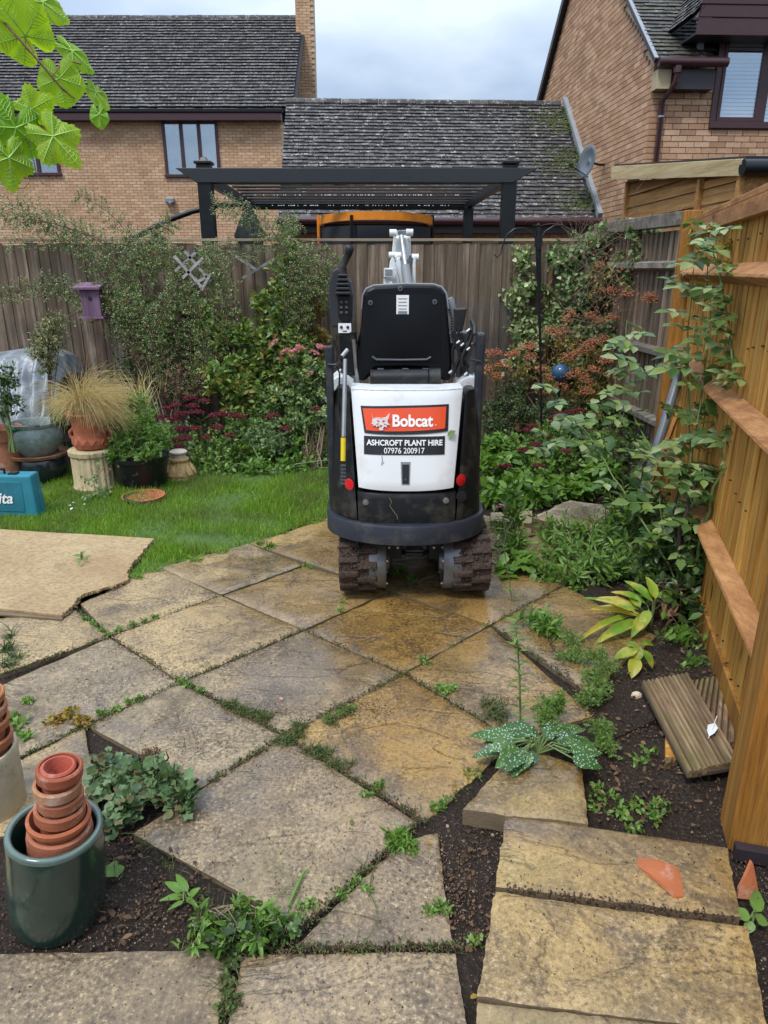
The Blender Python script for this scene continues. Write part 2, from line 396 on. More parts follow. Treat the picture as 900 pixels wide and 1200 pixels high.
def m_brick(name, cols, island=True, axis=1.0):
    t = NT(name); v = t.coords('World'); n = t.noise(v, 30, 6, .65); f = t.noise(v, 180, 3, .6)
    r = t.island() if island else t.objrand()
    c = t.ramp(r, [(i / (len(cols) - 1), k) for i, k in enumerate(cols)])
    c = t.mix(t.step(n, .45, .7, 0, .45), c, (.26, .13, .07)); c = t.mix(t.step(f, .5, .7, 0, .4), c, (.50, .34, .20))
    c = t.mix(t.step(t.noise(v, .9, 5, .6), .5, .75, 0, .35), c, (.20, .13, .08))
    return t.fin(c, .85, t.bump(f, .6, .006), spec=.25)

def m_tile(name, island=True, moss=.3, lichen=.62):
    t = NT(name); v = t.coords('World'); r = t.island() if island else t.objrand()
    c = t.ramp(r, [(0, (.036, .032, .030)), (.35, (.055, .050, .048)), (.7, (.076, .070, .067)), (1, (.105, .098, .093))])
    n = t.noise(v, 14, 8, .7); c = t.mix(t.step(n, .46, .68, 0, .5), c, (.055, .045, .045))
    li = t.noise(v, 9.5, 10, .85); c = t.mix(t.step(li, lichen - .08, lichen, 0, .9), c, (.58, .56, .52))
    mo = t.noise(v, 1.1, 9, .72); mo2 = t.noise(v, 30, 4, .7)
    c = t.mix(t.math('MULTIPLY', t.step(mo, 1 - moss - .12, 1 - moss + .04), t.step(mo2, .38, .55)), c, (.060, .062, .014))
    return t.fin(c, .62, t.bump(t.math('ADD', n, li), .6, .010), spec=.3)

def m_leaf(name, cols, rough=.42, transl=.25, vein=None, spot=None, gain=True, byobj=False, blotch=None):
    t = NT(name); r = t.objrand() if byobj else t.island(); cols = [(min(.85, k[0] * 1.55), min(.85, k[1] * 1.28), k[2] * .85) for k in cols] if gain else cols
    c = t.ramp(r, [(i / max(1, len(cols) - 1), k) for i, k in enumerate(cols)])
    v = t.coords('World'); n = t.noise(v, 60, 3); c = t.mix(t.step(n, .3, .75, .0, .35), c, t.mix(1.0, c, (.55, .6, .5), 'MULTIPLY'))
    if blotch: c = t.mix(t.step(t.noise(v, blotch[0], 4, .6), .46, .60), c, blotch[1])
    if spot: c = t.mix(t.step(t.voro(v, spot[0]), spot[1], spot[1] + .07, 1, 0), c, spot[2])
    t.fin(c, rough, t.bump(n, .3, .003), spec=.4)
    tr = t.new('ShaderNodeBsdfTranslucent'); t.lk(t.mix(1.0, c, (1.3, 1.35, .7), 'MULTIPLY'), tr.inputs['Color'])
    mx = t.new('ShaderNodeMixShader'); mx.inputs['Fac'].default_value = transl
    t.lk(t.bsdf.outputs[0], mx.inputs[1]); t.lk(tr.outputs[0], mx.inputs[2]); t.lk(mx.outputs[0], t.out.inputs['Surface'])
    return t.m

def m_objcol(name, rough=.6, var=.25, bump=.3, streak=None, spec=.4, scale=7, coat=0):
    t = NT(name); v = t.coords('Object', rand=True); n = t.noise(v, scale, 7, .65); f = t.noise(v, 150, 3)
    oc = t.objcol(); c = t.mix(t.step(n, .3, .72), t.mix(1.0, oc, (1 - var,) * 3, 'MULTIPLY'), t.mix(1.0, oc, (1 + var * .6,) * 3, 'MULTIPLY'))
    if streak: c = t.mix(t.step(t.noise(v, scale * 1.6, 8, .75), streak[1], streak[1] + .16, 0, streak[2]), c, streak[0])
    m = t.fin(c, rough, t.bump(t.math('ADD', n, f), bump, .004), spec=spec)
    t.bsdf.inputs['Coat Weight'].default_value = coat; t.bsdf.inputs['Coat Roughness'].default_value = .12
    return m

def m_glass(name, tint=(.75, .85, .92), gl=.38):
    t = NT(name); g = t.new('ShaderNodeBsdfGlossy'); g.inputs['Roughness'].default_value = .02; g.inputs['Color'].default_value = (*tint, 1)
    tr = t.new('ShaderNodeBsdfTransparent'); mx = t.new('ShaderNodeMixShader'); mx.inputs['Fac'].default_value = gl
    t.lk(tr.outputs[0], mx.inputs[1]); t.lk(g.outputs[0], mx.inputs[2]); t.lk(mx.outputs[0], t.out.inputs['Surface'])
    return t.m

def m_track():
    t = NT('muddy_rubber'); v = t.coords('World'); n = t.noise(v, 16, 8, .7); f = t.noise(v, 120, 5, .75); vo = t.voro(v, 70)
    c = t.mix(t.step(n, .34, .56), (.014, .013, .013), (.070, .040, .027)); c = t.mix(t.step(f, .5, .7, 0, .6), c, (.13, .078, .052))
    c = t.mix(t.step(t.noise(v, 200, 2), .70, .74), c, (.42, .36, .30))
    return t.fin(c, t.math('ADD', t.math('MULTIPLY', n, .5), .3, True), t.bump(t.math('ADD', f, t.math('MULTIPLY', vo, .6)), .9, .012), spec=.5)

M = {}
M['slab'] = m_slab(); M['soil'] = m_soil()
M['slab_side'] = m_plain('slab_edge', (.16, .115, .065), .85, .4, 12, .6)
M['old_wood'] = m_wood('weathered_fence_boards', (.085, .055, .036), (.19, .13, .09), (.38, .30, .23), grime=(.085, .070, .04), knots=.6, randamt=.75)
M['old_rail'] = m_wood('weathered_fence_rail', (.09, .075, .058), (.19, .165, .135), (.31, .275, .23), 'X', knots=.4)
M['cap_old'] = m_wood('fence_capping', (.20, .15, .09), (.34, .27, .17), (.46, .38, .26), 'X', knots=.3)
M['new_wood'] = m_wood('new_golden_fence_boards', (.25, .100, .014), (.50, .240, .040), (.66, .370, .085), knots=1.0, randamt=.35)
M['new_post'] = m_wood('new_golden_post', (.15, .060, .010), (.33, .145, .024), (.47, .24, .05), knots=.9, randamt=.12)
M['new_rail'] = m_wood('new_arris_rail', (.24, .095, .030), (.40, .180, .060), (.54, .28, .11), 'Y', knots=.9, randamt=.2)
M['shed_wood'] = m_wood('shed_boards', (.26, .115, .03), (.42, .21, .06), (.54, .30, .10), 'Y', knots=.5, randamt=.2)
M['fascia'] = m_wood('new_fascia_timber', (.50, .36, .16), (.66, .50, .26), (.76, .62, .36), 'Y', knots=.35, randamt=.05)
M['grey_slat'] = m_wood('grey_trellis_wood', (.20, .18, .17), (.34, .32, .31), (.46, .44, .43), 'X', knots=.2)
M['deck'] = m_wood('mossy_grooved_decking', (.10, .060, .035), (.24, .155, .085), (.42, .30, .17), 'Y', grime=(.12, .11, .03), knots=.3, randamt=.45)
M['brick_far'] = m_brick('buff_brick_far', [(.48, .285, .165), (.55, .345, .205), (.60, .385, .235), (.66, .45, .29)])
M['brick_isl'] = m_brick('buff_brick_gable', [(.36, .205, .12), (.47, .275, .16), (.54, .33, .20), (.61, .40, .25)])
M['brick_obj'] = m_brick('buff_brick_front', [(.36, .195, .12), (.48, .28, .17), (.55, .335, .21), (.62, .41, .27)], island=False)
M['mortar'] = m_plain('mortar', (.47, .37, .25), .9, .2, 20, .4)
M['tile_isl'] = m_tile('roof_tile_weathered', True); M['tile_obj'] = m_tile('roof_tile_single', False)
M['tile_moss'] = m_tile('roof_tile_mossy', False, .43, .64)
M['felt_and_shade'] = m_plain('underlay_and_row_shade', (.02, .018, .018), .9)  # roof underlay, and the painted shade on tile butt edges
M['lead'] = m_plain('lead_flashing', (.26, .28, .30), .55, .3, 10, .4)
M['maroon'] = m_plain('dark_maroon_frame', (.055, .020, .022), .38, .2, 10, .08)
M['dkbox'] = m_plain('dark_soffit_board', (.030, .022, .026), .5)
M['beam'] = m_plain('dark_grey_green_beam', (.017, .021, .022), .45, .2, 9, .1)
M['black_metal'] = m_plain('black_wet_metal', (.010, .012, .013), .34, .4, 9, .1, fine=60, spec=.3)
M['glass'] = m_glass('window_glass'); M['blind'] = m_plain('white_blind', (.72, .74, .76), .6, .05)
M['curtain'] = m_plain('pale_curtain', (.24, .27, .29), .8, .5, 3)
M['white_paint'] = m_plain('white_enamel', (.72, .73, .73), .30, .05, 5, .06, dirt=(.54, .50, .44))
M['white_worn'] = m_plain('grimy_white_enamel', (.66, .68, .67), .4, .08, 30, .1, dirt=(.36, .34, .31))
M['blk_plastic'] = m_plain('black_moulded_plastic', (.008, .0085, .0095), .42, .3, 12, .18, fine=260, dirt=(.060, .053, .044), spec=.3)
M['seat_black'] = m_plain('glossy_black_shell', (.003, .003, .0035), .34, .3, 8, .10, fine=300, spec=.2)
M['gry_plastic'] = m_plain('dark_grey_plastic', (.075, .080, .088), .5, .15, 15, .25, fine=300)
M['console_black'] = m_plain('console_plastic', (.030, .032, .036), .5, .2, 15, .25, fine=300, spec=.35)
M['gry_light'] = m_plain('worn_grey_plastic', (.20, .215, .225), .55, .15, 15, .2)
M['frame_blue'] = m_plain('charcoal_painted_steel', (.024, .028, .038), .42, .25, 14, .12, dirt=(.07, .065, .06), spec=.35)
M['steel'] = m_plain('steel', (.36, .36, .35), .36, .2, 30, .1, metal=.8)
M['louvre'] = m_plain('grey_louvre', (.030, .034, .037), .35, .4, 9, .1)
M['steel_dk'] = m_plain('dull_steel_wheel', (.16, .165, .17), .42, .3, 14, .2, metal=.6, dirt=(.10, .07, .05))
M['track'] = m_track()
M['red_lens'] = m_plain('red_reflector', (.60, .012, .018), .25, .08, 20, .02)
M['badge_red'] = m_plain('orange_red_badge', (.72, .075, .018), .35, .05, 20, .02)
M['badge_blk'] = m_plain('black_vinyl', (.010, .010, .012), .45, .1)
M['letter'] = m_plain('white_lettering', (.82, .82, .80), .45, .03, 40, .02)
M['yellow'] = m_plain('yellow_sleeve', (.75, .55, .01), .4, .1)
M['rubber'] = m_plain('black_rubber_hose', (.012, .012, .013), .45, .2)
M['terracotta'] = m_objcol('terracotta', .75, .22, .4, ((.56, .42, .34), .54, .65))
M['glaze_green'] = m_objcol('green_glaze', .2, .35, .12, ((.10, .14, .12), .55, .5), .5, 5, .6)
M['glaze_speck'] = m_objcol('speckled_glaze', .35, .35, .3, ((.10, .14, .13), .50, .75), .5, 22, .4)
M['stone'] = m_objcol('cast_stone', .85, .3, .6, ((.12, .10, .06), .55, .6))
M['bluepl'] = m_objcol('scuffed_moulded_plastic', .45, .18, .25, ((.22, .33, .36), .57, .5))
def m_tarp():
    t = NT('creased_grey_sheet'); v = t.coords('World'); n = t.noise(v, 5, 6, .6, 1.0); vo = t.voro(v, 7, 'DISTANCE_TO_EDGE')
    c = t.mix(t.step(n, .4, .6), (.13, .145, .16), (.26, .285, .30)); 
    return t.fin(c, .33, t.bump(n, .5, .03), spec=.5)
M['tarp'] = m_tarp()
M['orange'] = m_plain('orange_safety_pad', (.80, .26, .015), .5, .2, 12)
M['net'] = m_plain('dark_netting', (.02, .024, .03), .8)
M['purple'] = m_wood('mauve_painted_box', (.12, .065, .105), (.20, .115, .18), (.28, .17, .25), knots=.2)
M['pipe_grey'] = m_plain('grey_drain_pipe', (.13, .15, .17), .35, .2, 10, .1)
M['hose'] = m_plain('green_hose', (.02, .10, .06), .35)
M['bark'] = m_plain('brown_bark', (.075, .05, .035), .85, .4, 30, .6)
M['twig'] = m_plain('dry_twig', (.24, .17, .115), .85, .4, 30, .4)
M['green_stem'] = m_plain('green_stem', (.12, .17, .05), .6, .35, 25, .3)
M['vine_stem'] = m_plain('brown_vine_cane', (.22, .12, .06), .6, .3, 25, .3)
M['feather'] = m_plain('pale_feather', (.7, .72, .74), .6)
M['umbrella'] = m_plain('folded_parasol_cloth', (.07, .075, .065), .8)
M['blueball'] = m_plain('blue_glass_ball', (.03, .08, .16), .12, .4, 12)
# foliage
M['grass'] = m_leaf('lawn_grass', [(.06, .15, .015), (.11, .26, .028), (.16, .33, .045), (.09, .22, .025), (.28, .34, .10)], .5, .35, blotch=(2.6, (.17, .24, .05)))
M['lawn'] = m_plain('lawn_thatch', (.060, .11, .022), .9, .5, 18, .8)
M['lf_coton'] = m_leaf('cotoneaster_leaf', [(.022, .052, .016), (.055, .115, .032), (.10, .165, .06), (.19, .24, .15)], .36, .15)
M['berry'] = m_plain('red_berry', (.42, .03, .015), .3)
M['lf_shrub'] = m_leaf('shrub_leaf_green', [(.020, .055, .014), (.045, .11, .025), (.085, .175, .04), (.15, .25, .07), (.19, .13, .04)], .36, .25)
M['lf_gold'] = m_leaf('autumn_vine_leaf', [(.075, .085, .015), (.16, .17, .03), (.27, .24, .04), (.20, .08, .035), (.10, .13, .03)], .5, .3)
M['lf_dark'] = m_leaf('dark_green_leaf', [(.014, .035, .012), (.03, .07, .022), (.055, .12, .035)], .38, .18)
M['lf_mid'] = m_leaf('perennial_leaf', [(.045, .12, .025), (.08, .19, .04), (.13, .27, .07)], .4, .3)
M['lf_bright'] = m_leaf('bright_weed_leaf', [(.07, .15, .022), (.12, .24, .04), (.20, .34, .07), (.24, .26, .08)], .42, .3, gain=False)
M['lf_grey'] = m_leaf('grey_green_leaf', [(.07, .15, .08), (.12, .22, .13), (.18, .29, .19)], .42, .2)
M['lf_rose'] = m_leaf('rose_leaf', [(.022, .065, .022), (.05, .115, .042), (.09, .17, .075), (.20, .29, .19), (.10, .18, .03)], .30, .2)
M['lf_fresh'] = m_leaf('fresh_shoot_leaf', [(.05, .13, .035), (.09, .20, .055), (.15, .28, .10)], .4, .3)
M['lf_ivy'] = m_leaf('variegated_ivy_leaf', [(.05, .12, .03), (.16, .26, .08), (.40, .46, .20), (.56, .58, .36)], .42, .2, gain=False)
M['lf_ivyg'] = m_leaf('ivy_leaf', [(.03, .08, .02), (.08, .17, .04), (.20, .30, .10), (.38, .43, .24)], .4, .2, gain=False)
M['lf_rust'] = m_leaf('rust_flower_heads', [(.34, .09, .04), (.52, .17, .08), (.58, .26, .15), (.40, .20, .08)], .8, .2, gain=False)
M['lf_sedum'] = m_leaf('sedum_leaf', [(.07, .15, .04), (.11, .22, .07), (.17, .30, .11)], .45, .2)
M['sedum_fl'] = m_leaf('sedum_flower', [(.07, .006, .012), (.14, .010, .022), (.22, .02, .04)], .8, .1, gain=False)
M['pink'] = m_leaf('pink_rose_petal', [(.62, .22, .27), (.74, .36, .40)], .6, .3, gain=False)
M['stipa'] = m_leaf('straw_grass', [(.64, .46, .19), (.74, .57, .28), (.80, .66, .38), (.45, .38, .12)], .7, .35, gain=False)
M['lf_hosta'] = m_leaf('hosta_leaf', [(.08, .20, .03), (.14, .28, .04), (.11, .24, .04), (.20, .32, .05), (.40, .34, .05)], .38, .3, byobj=True, blotch=(13, (.46, .40, .06)))
M['lf_pulmo'] = m_leaf('spotted_leaf', [(.026, .080, .016), (.048, .115, .024), (.08, .16, .038)], .42, .15, gain=False, byobj=True, spot=(120, .26, (.36, .48, .36)))
M['lf_brown'] = m_leaf('dead_leaf', [(.06, .035, .02), (.13, .07, .035), (.22, .12, .06)], .8, .15, gain=False)
M['lf_olive'] = m_leaf('olive_leaf', [(.06, .09, .045), (.13, .17, .09), (.26, .30, .20)], .45, .15)
M['lf_vine'] = m_leaf('grape_vine_leaf', [(.22, .42, .02), (.42, .56, .03), (.30, .48, .025)], .45, .55, byobj=True, gain=False)
M['vein'] = m_plain('leaf_vein', (.30, .52, .09), .5)
M['lf_moss'] = m_leaf('moss_green', [(.035, .060, .010), (.065, .105, .02), (.11, .15, .04), (.11, .085, .035)], .8, .15, gain=False)
M['pebble'] = m_brick('pebbles', [(.03, .02, .014), (.06, .04, .028), (.14, .095, .065), (.36, .28, .20)])
M['debris'] = m_brick('dark_crumbs', [(.012, .009, .007), (.035, .022, .015), (.08, .05, .03)])
M['lf_clump'] = m_leaf('crinkled_leaf', [(.030, .065, .022), (.065, .125, .040), (.12, .19, .07), (.16, .23, .11), (.17, .11, .05)], .5, .15, gain=False)
M['mauve'] = m_leaf('mauve_flower', [(.42, .25, .55), (.55, .38, .66)], .6, .3)
def _board():
    t = NT('fibrous_broken_board'); v = t.coords('World', (1, 1, 1)); s2 = t.coords('World', (.7, 1.3, 1), rot=(0, 0, .35))
    g = t.noise(s2, 60, 8, .78, .3); b = t.noise(v, 1.6, 6, .6, .5); f = t.noise(v, 200, 3, .7)
    c = t.ramp(b, [(.32, (.29, .175, .085)), (.5, (.43, .30, .145)), (.68, (.52, .39, .21))])
    c = t.mix(t.step(g, .46, .60, 0, .75), c, (.20, .115, .065)); c = t.mix(t.step(f, .55, .7, 0, .4), c, (.58, .42, .26))
    c = t.mix(t.step(t.noise(v, 5, 8, .7), .58, .74, 0, .5), c, (.12, .08, .05))
    return t.fin(c, .62, t.bump(t.math('ADD', g, f), .8, .005), spec=.4)
M['board'] = _board()
# ================================================================== THE SETTING
def inpoly(x, y, poly):
    """vectorised point in polygon"""
    x = np.asarray(x); y = np.asarray(y); r = np.zeros(x.shape, bool); n = len(poly)
    for i in range(n):
        x1, y1 = poly[i][:2]; x2, y2 = poly[(i + 1) % n][:2]
        c = ((y1 > y) != (y2 > y)) & (x < (x2 - x1) * (y - y1) / ((y2 - y1) or 1e-9) + x1); r ^= c
    return r
def fbm(x, y, s, seed=0.0): return mnoise.fractal(Vector((x * s + seed, y * s, seed)), 1.0, 2.0, 4)

# ---- ground: one sheet to the horizon, finely modelled in the garden
PP = [(-2.6, 1.9), (-.95, 1.75), (-.70, 1.63), (-.38, 1.36), (-.22, 1.28), (.14, 1.28), (.10, 1.66), (.36, 1.98), (.62, 2.06), (.8, 2.3), (1.0, 2.7), (1.15, 3.2), (1.0, 4.2), (.2, 4.35), (-.5, 4.3), (-1.2, 3.75), (-2.6, 3.7)]
LAWN = [(-4.3, 4.05), (-2.4, 4.0), (-1.55, 3.75), (-1.2, 3.5), (-.3, 4.3), (-.3, 5.6), (-4.3, 5.6)]
def ground():
    mb = MB(); gx = [-400, -60, -15, -7] + [-4.4 + i * .05 for i in range(153)] + [6, 15, 60, 400]
    gy = [-200, -20, -2] + [.3 + i * .05 for i in range(133)] + [8.5, 11, 30, 100, 900]
    W = len(gx)
    for y in gy:
        for x in gx:
            z = -.055
            if -4.3 < x < 3.2 and .4 < y < 6.9:
                deep = inpoly(np.array([x]), np.array([y]), PP)[0] or inpoly(np.array([x]), np.array([y]), LAWN)[0]
                lw = inpoly(np.array([x]), np.array([y]), LAWN)[0]; deep = deep or (x < .2 and y < 1.27)
                z = (-.055 if lw else -.022 if deep else -.020) + (.018 * fbm(x, y, 3.0) + .012 * fbm(x, y, 14, 5)) * (.5 if deep else 1)
            mb.v.append((x, y, z))
    for j in range(len(gy) - 1):
        for i in range(W - 1):
            a = j * W + i; mb.f.append((a, a + 1, a + W + 1, a + W)); mb.m.append(0)
    structure('ground', mb, M['soil'], smooth=80)
ground()

# ---- lawn
def G(*uv): return [tuple(gp(u, v)) for u, v in uv]
lawn_poly = [(-4.3, 4.05), (-2.4, 4.0)] + [p[:2] for p in G((100, 652), (148, 690), (187, 664), (291, 637), (340, 620), (386, 606), (398, 585), (400, 548), (300, 551), (232, 556))] + [(-1.65, 5.45), (-2.6, 5.6), (-4.3, 5.6)]
def lawn():
    mb = MB(); st = .05; idx = {}
    xs = np.arange(-4.3, -.1, st); ys = np.arange(3.4, 5.75, st)
    for i, x in enumerate(xs):
        for j, y in enumerate(ys):
            if inpoly(np.array([x + st / 2]), np.array([y + st / 2]), lawn_poly)[0]:
                q = []
                for a, b in ((i, j), (i + 1, j), (i + 1, j + 1), (i, j + 1)):
                    if (a, b) not in idx:
                        xx, yy = xs[0] + a * st, ys[0] + b * st; idx[(a, b)] = len(mb.v)
                        mb.v.append((xx, yy, -.012 + .014 * fbm(xx, yy, 2.2, 3)))
                    q.append(idx[(a, b)])
                mb.f.append(tuple(q)); mb.m.append(0)
    structure('lawn', mb, M['lawn'], smooth=80)
    n = 150000; x = uni(-4.0, -.2, n); y = uni(3.4, 5.65, n); jx = x + NR.normal(0, .012, n); jy = y + NR.normal(0, .012, n)
    bald = np.array([mnoise.noise(Vector((a * 2.5, b * 2.5, 4))) for a, b in zip(x[:n], y[:n])])
    k = inpoly(jx, jy, lawn_poly) & (uni(0, 1, n) < np.clip(.72 + bald * 1.3, .15, 1))
    bp = [gp(u, v, .02)[:2] for u, v in ((-170, 616), (60, 622), (183, 630), (150, 670), (148, 684), (90, 702), (72, 722), (-170, 706))]; k &= ~inpoly(jx, jy, bp)
    # worn patch in the lawn
    wp = gp(243, 632); k &= ((x - wp.x) ** 2 / .10 + (y - wp.y) ** 2 / .02 > uni(.2, 1.4, n))
    x, y, bald = jx[k], jy[k], bald[k]; n = len(x)
    P = np.stack([x, y, np.full(n, -.015)], 1); D = rnd(n, .42) + (0, 0, 1); D[:, 2] = np.abs(D[:, 2]) * .8 + .25
    L = uni(.028, .070, n) * (1 + .7 * bald); lb = LB(); lb.add(T_BLADE2, P, D, rnd(n), L, uni(.0026, .0055, n))
    o = lb.build('grass', M['grass']); tag(o, 'short green lawn grass between the paving and the flower bed', 'grass')
lawn()

# ---- patio: every slab its own piece
patio = MB()
pp = [(-2.6, 1.9), (-.95, 1.75), (-.70, 1.63), (-.38, 1.36), (-.22, 1.28), (.14, 1.28), (.10, 1.66), (.36, 1.98), (.62, 2.06), (.8, 2.3), (1.0, 2.7), (1.15, 3.2), (1.0, 4.2), (.2, 4.35), (-.5, 4.3), (-1.2, 3.75), (-2.6, 3.7)]
patio.prism([(x, y, -.060) for x, y in pp], (0, 0, .030))
patio_o = structure('patio', patio, M['soil'])
def slab_mesh(c, n=22, th=.035, rough=.004, jit=.004, seed=0, lift=None):
    """c: four corners (near-left, near-right, far-right, far-left) around a centre; riven top, ragged worn edge"""
    cen = sum((Vector(p) for p in c), Vector()) / 4; mb = MB(); q = [Vector(p) - cen for p in c]
    def f(a, b):
        p = q[0].lerp(q[1], a).lerp(q[3].lerp(q[2], a), b)
        wx, wy = p.x + cen.x, p.y + cen.y
        e = min(a, 1 - a, b, 1 - b)
        z = rough * (fbm(wx, wy, 4, seed) * 1.0 + (.6 if fbm(wx, wy, 2.0, seed + 9) > .12 else 0) * .5)
        k = jit * (fbm(wx, wy, 16, seed + 3) + .7 * fbm(wx, wy, 45, seed + 5))
        if e < 1e-6: z -= .006
        elif e < 1.5 / n: z -= .0012
        return Vector((p.x + k, p.y - k, p.z + z))
    mb.sheet(f, n, n, (0, 0, -th), 0)
    for i, fc in enumerate(mb.f):
        if i >= n * n: mb.m[i] = 1
    return cen, mb.mesh('slab', [M['slab'], M['slab_side']], smooth=50)
def inset(c, g=.0018):
    cen = sum((Vector(p) for p in c), Vector()) / 4; out = []
    for p in c:
        d = Vector(p) - cen; out.append(Vector(p) - d * (g * 1.4 / max(d.length, .05)))
    return out
def slab(px, col, z=0.0, **k):
    c = [gp(u, v, z) for u, v in px]; c = inset(c); cen, me = slab_mesh(c, seed=R.random() * 20, **k)
    o = place('slab', me, patio_o, cen, color=col); return o
YEL = (.40, .245, .065); BUF = (.42, .295, .14); GRY = (.315, .24, .145); TAN = (.39, .26, .105); PNK = (.31, .225, .132)
slab([(89, 702), (129, 744), (258, 697), (187, 664)], BUF)
slab([(187, 664), (259, 696), (356, 661), (291, 636)], BUF)
slab([(262, 697), (356, 737), (457, 692), (357, 662)], TAN)
slab([(129, 745), (211, 798), (356, 737), (259, 697)], BUF)
slab([(357, 738), (473, 788), (574, 731), (458, 693)], YEL)
slab([(458, 692), (574, 731), (662, 684), (556, 654)], TAN)
slab([(292, 636), (457, 691), (553, 652), (385, 606)], YEL)
slab([(554, 652), (662, 683), (760, 640), (640, 622)], TAN)
slab([(385, 606), (553, 651), (639, 621), (475, 580)], BUF)
slab([(0, 789), (129, 745), (88, 713), (-40, 728)], BUF)
slab([(-60, 828), (20, 888), (211, 798), (128, 746)], GRY)
slab([(212, 798), (333, 860), (473, 789), (356, 738)], GRY)
slab([(100, 848), (236, 922), (333, 861), (211, 799)], GRY)
slab([(333, 861), (500, 962), (604, 868), (473, 789)], YEL)
slab([(474, 788), (604, 867), (697, 838), (574, 732)], TAN)
slab([(575, 731), (690, 812), (770, 745), (662, 685)], TAN)
slab([(154, 975), (355, 1085), (489, 962), (333, 862)], PNK)
slab([(345, 1108), (531, 1105), (513, 973), (470, 985)], PNK)
slab([(250, 1290), (566, 1290), (533, 1113), (281, 1117)], PNK)
slab([(-60, 1290), (240, 1290), (272, 1111), (-60, 1116)], PNK)
slab([(-60, 990), (118, 958), (99, 851), (20, 891)], BUF)
slab([(-140, 930), (-60, 960), (18, 889), (-60, 832)], GRY)
slab([(-520, 1290), (-66, 1290), (-66, 1116), (-440, 1118)], PNK)
slab([(-330, 1010), (-66, 1108), (-64, 962), (-142, 932)], BUF)
slab([(-260, 880), (-144, 928), (-62, 831), (-150, 800)], GRY)
slab([(-240, 800), (-130, 792), (-44, 730), (-200, 735)], BUF)

# ---- loose raised slabs on the right of the patio (things: each could be lifted away)
def loose(name, px, col, label, z=.045, th=.045, kind='paving slab', mat=None, n=26, jit=.003):
    c = inset([gp(u, v, z) for u, v in px], .004); cen, me = slab_mesh(c, n=n, seed=R.random() * 20, th=th, rough=.006, jit=jit)
    o = place(name, me, None, cen, color=col); tag(o, label, kind); return o
loose('paving_slab', [(578, 1037), (871, 1074), (855, 991), (591, 953)], (.40, .265, .10), 'raised buff paving slab carrying the broken terracotta shard')
loose('paving_slab', [(557, 1166), (905, 1212), (880, 1084), (578, 1042)], (.43, .285, .105), 'largest raised buff paving slab with thin cracks, just in front of the shard slab', z=.048)
loose('paving_slab', [(545, 1300), (920, 1330), (908, 1215), (558, 1170)], (.38, .26, .13), 'paving slab cut off by the bottom edge of the picture, at its lower right', z=.040)
loose('paving_slab', [(541, 947), (691, 966), (683, 895), (610, 872)], (.42, .28, .095), 'small thick slab half covered by the white-spotted leaves', z=.055, th=.06)

# ---- the big broken sheet lying on the lawn edge at the left
def broken_board():
    pts = [(-170, 618), (0, 620), (60, 624), (120, 627), (181, 631)]
    rag = [(181, 631), (172, 640), (163, 651), (156, 660), (150, 668), (149, 680), (141, 683), (133, 687), (122, 689), (112, 693), (104, 695), (96, 697), (90, 702), (87, 708), (80, 713), (72, 721)]
    mb = MB(); z = .022; out = [gp(u, v, z) for u, v in pts[:-1]]
    for i in range(len(rag) - 1):
        a, b = gp(*rag[i], z), gp(*rag[i + 1], z)
        for k in range(9):
            p = a.lerp(b, k / 9); out.append(p + Vector((R.uniform(-.007, .007), R.uniform(-.007, .007), 0)))
    out += [gp(72, 721, z), gp(0, 713, z), gp(-170, 705, z)]
    mb.prism([p - Vector((0, 0, .011)) for p in out], (0, 0, .011))
    # frayed second ply under the ragged edge
    lo = [p + Vector((R.uniform(-.004, .014), R.uniform(-.016, .004), -.0125)) for p in out[4:-2]]
    mb.prism([p - Vector((0, 0, .008)) for p in lo + [out[-1] - Vector((0, 0, .0125)), out[0] - Vector((0, 0, .0125))]], (0, 0, .008), 1)
    o = mb.build('broken_board', [M['board'], M['slab_side']]); tag(o, 'large tan fibrous board with a ragged broken edge lying over lawn and paving', 'board')
broken_board()

# ---- back fence: feather-edge boards on rails and posts
def feather_mesh(w, h, t, name='board', rag=.004, seed=0, mat=None):
    r = random.Random(seed); mb = MB(); n = 6
    # tapering board, slightly bowed along its length; thick edge on the right
    for k in range(n + 1):
        z = h * k / n; b = .0015 * math.sin(k * 1.3 + seed)
        zt = z + (r.uniform(-rag, rag) if k == n else 0)
        mb.v += [(-w / 2, b, zt), (w / 2, b - t, zt), (w / 2, b + .003, zt), (-w / 2, b + .003, zt)]
    for k in range(n):
        a = k * 4
        for i in range(4): mb.f.append((a + i, a + (i + 1) % 4, a + 4 + (i + 1) % 4, a + 4 + i)); mb.m.append(0)
    mb.f += [(3, 2, 1, 0), (n * 4, n * 4 + 1, n * 4 + 2, n * 4 + 3)]; mb.m += [0, 0]
    return mb.mesh(name, mat or M['old_wood'])
BFY = 6.6
bf = thing('garden_fence', 'long weathered brown close-board fence across the back of the garden', 'fence', (0, BFY, 0))
bm = [feather_mesh(.116, 1.74, .013, seed=i) for i in range(5)]
x = -4.6; i = 0
while x < 2.0:
    place('board', bm[i % 5], bf, (x, BFY, R.uniform(-.01, .012)), (0, R.uniform(-.006, .006), .03)); x += .1 + R.uniform(-.003, .003); i += 1
mb = MB(); mb.box((-1.3, BFY + .005, 1.775), (6.7, .055, .022)); mb.build('capping_rail', M['cap_old'], bf, bevel=.003)
for z in (.4, 1.45):
    mb = MB(); mb.box((-1.3, BFY + .045, z), (6.7, .06, .07)); mb.build('rail', M['old_rail'], bf)
mb = MB(); mb.box((-1.3, BFY + .01, -.02), (6.7, .03, .16)); mb.build('gravel_board', M['old_rail'], bf)
for px in (-4.2, -2.4, -.6, 1.2):
    mb = MB(); mb.box((px, BFY + .13, .85), (.1, .1, 1.8)); mb.build('post', M['old_wood'], bf)

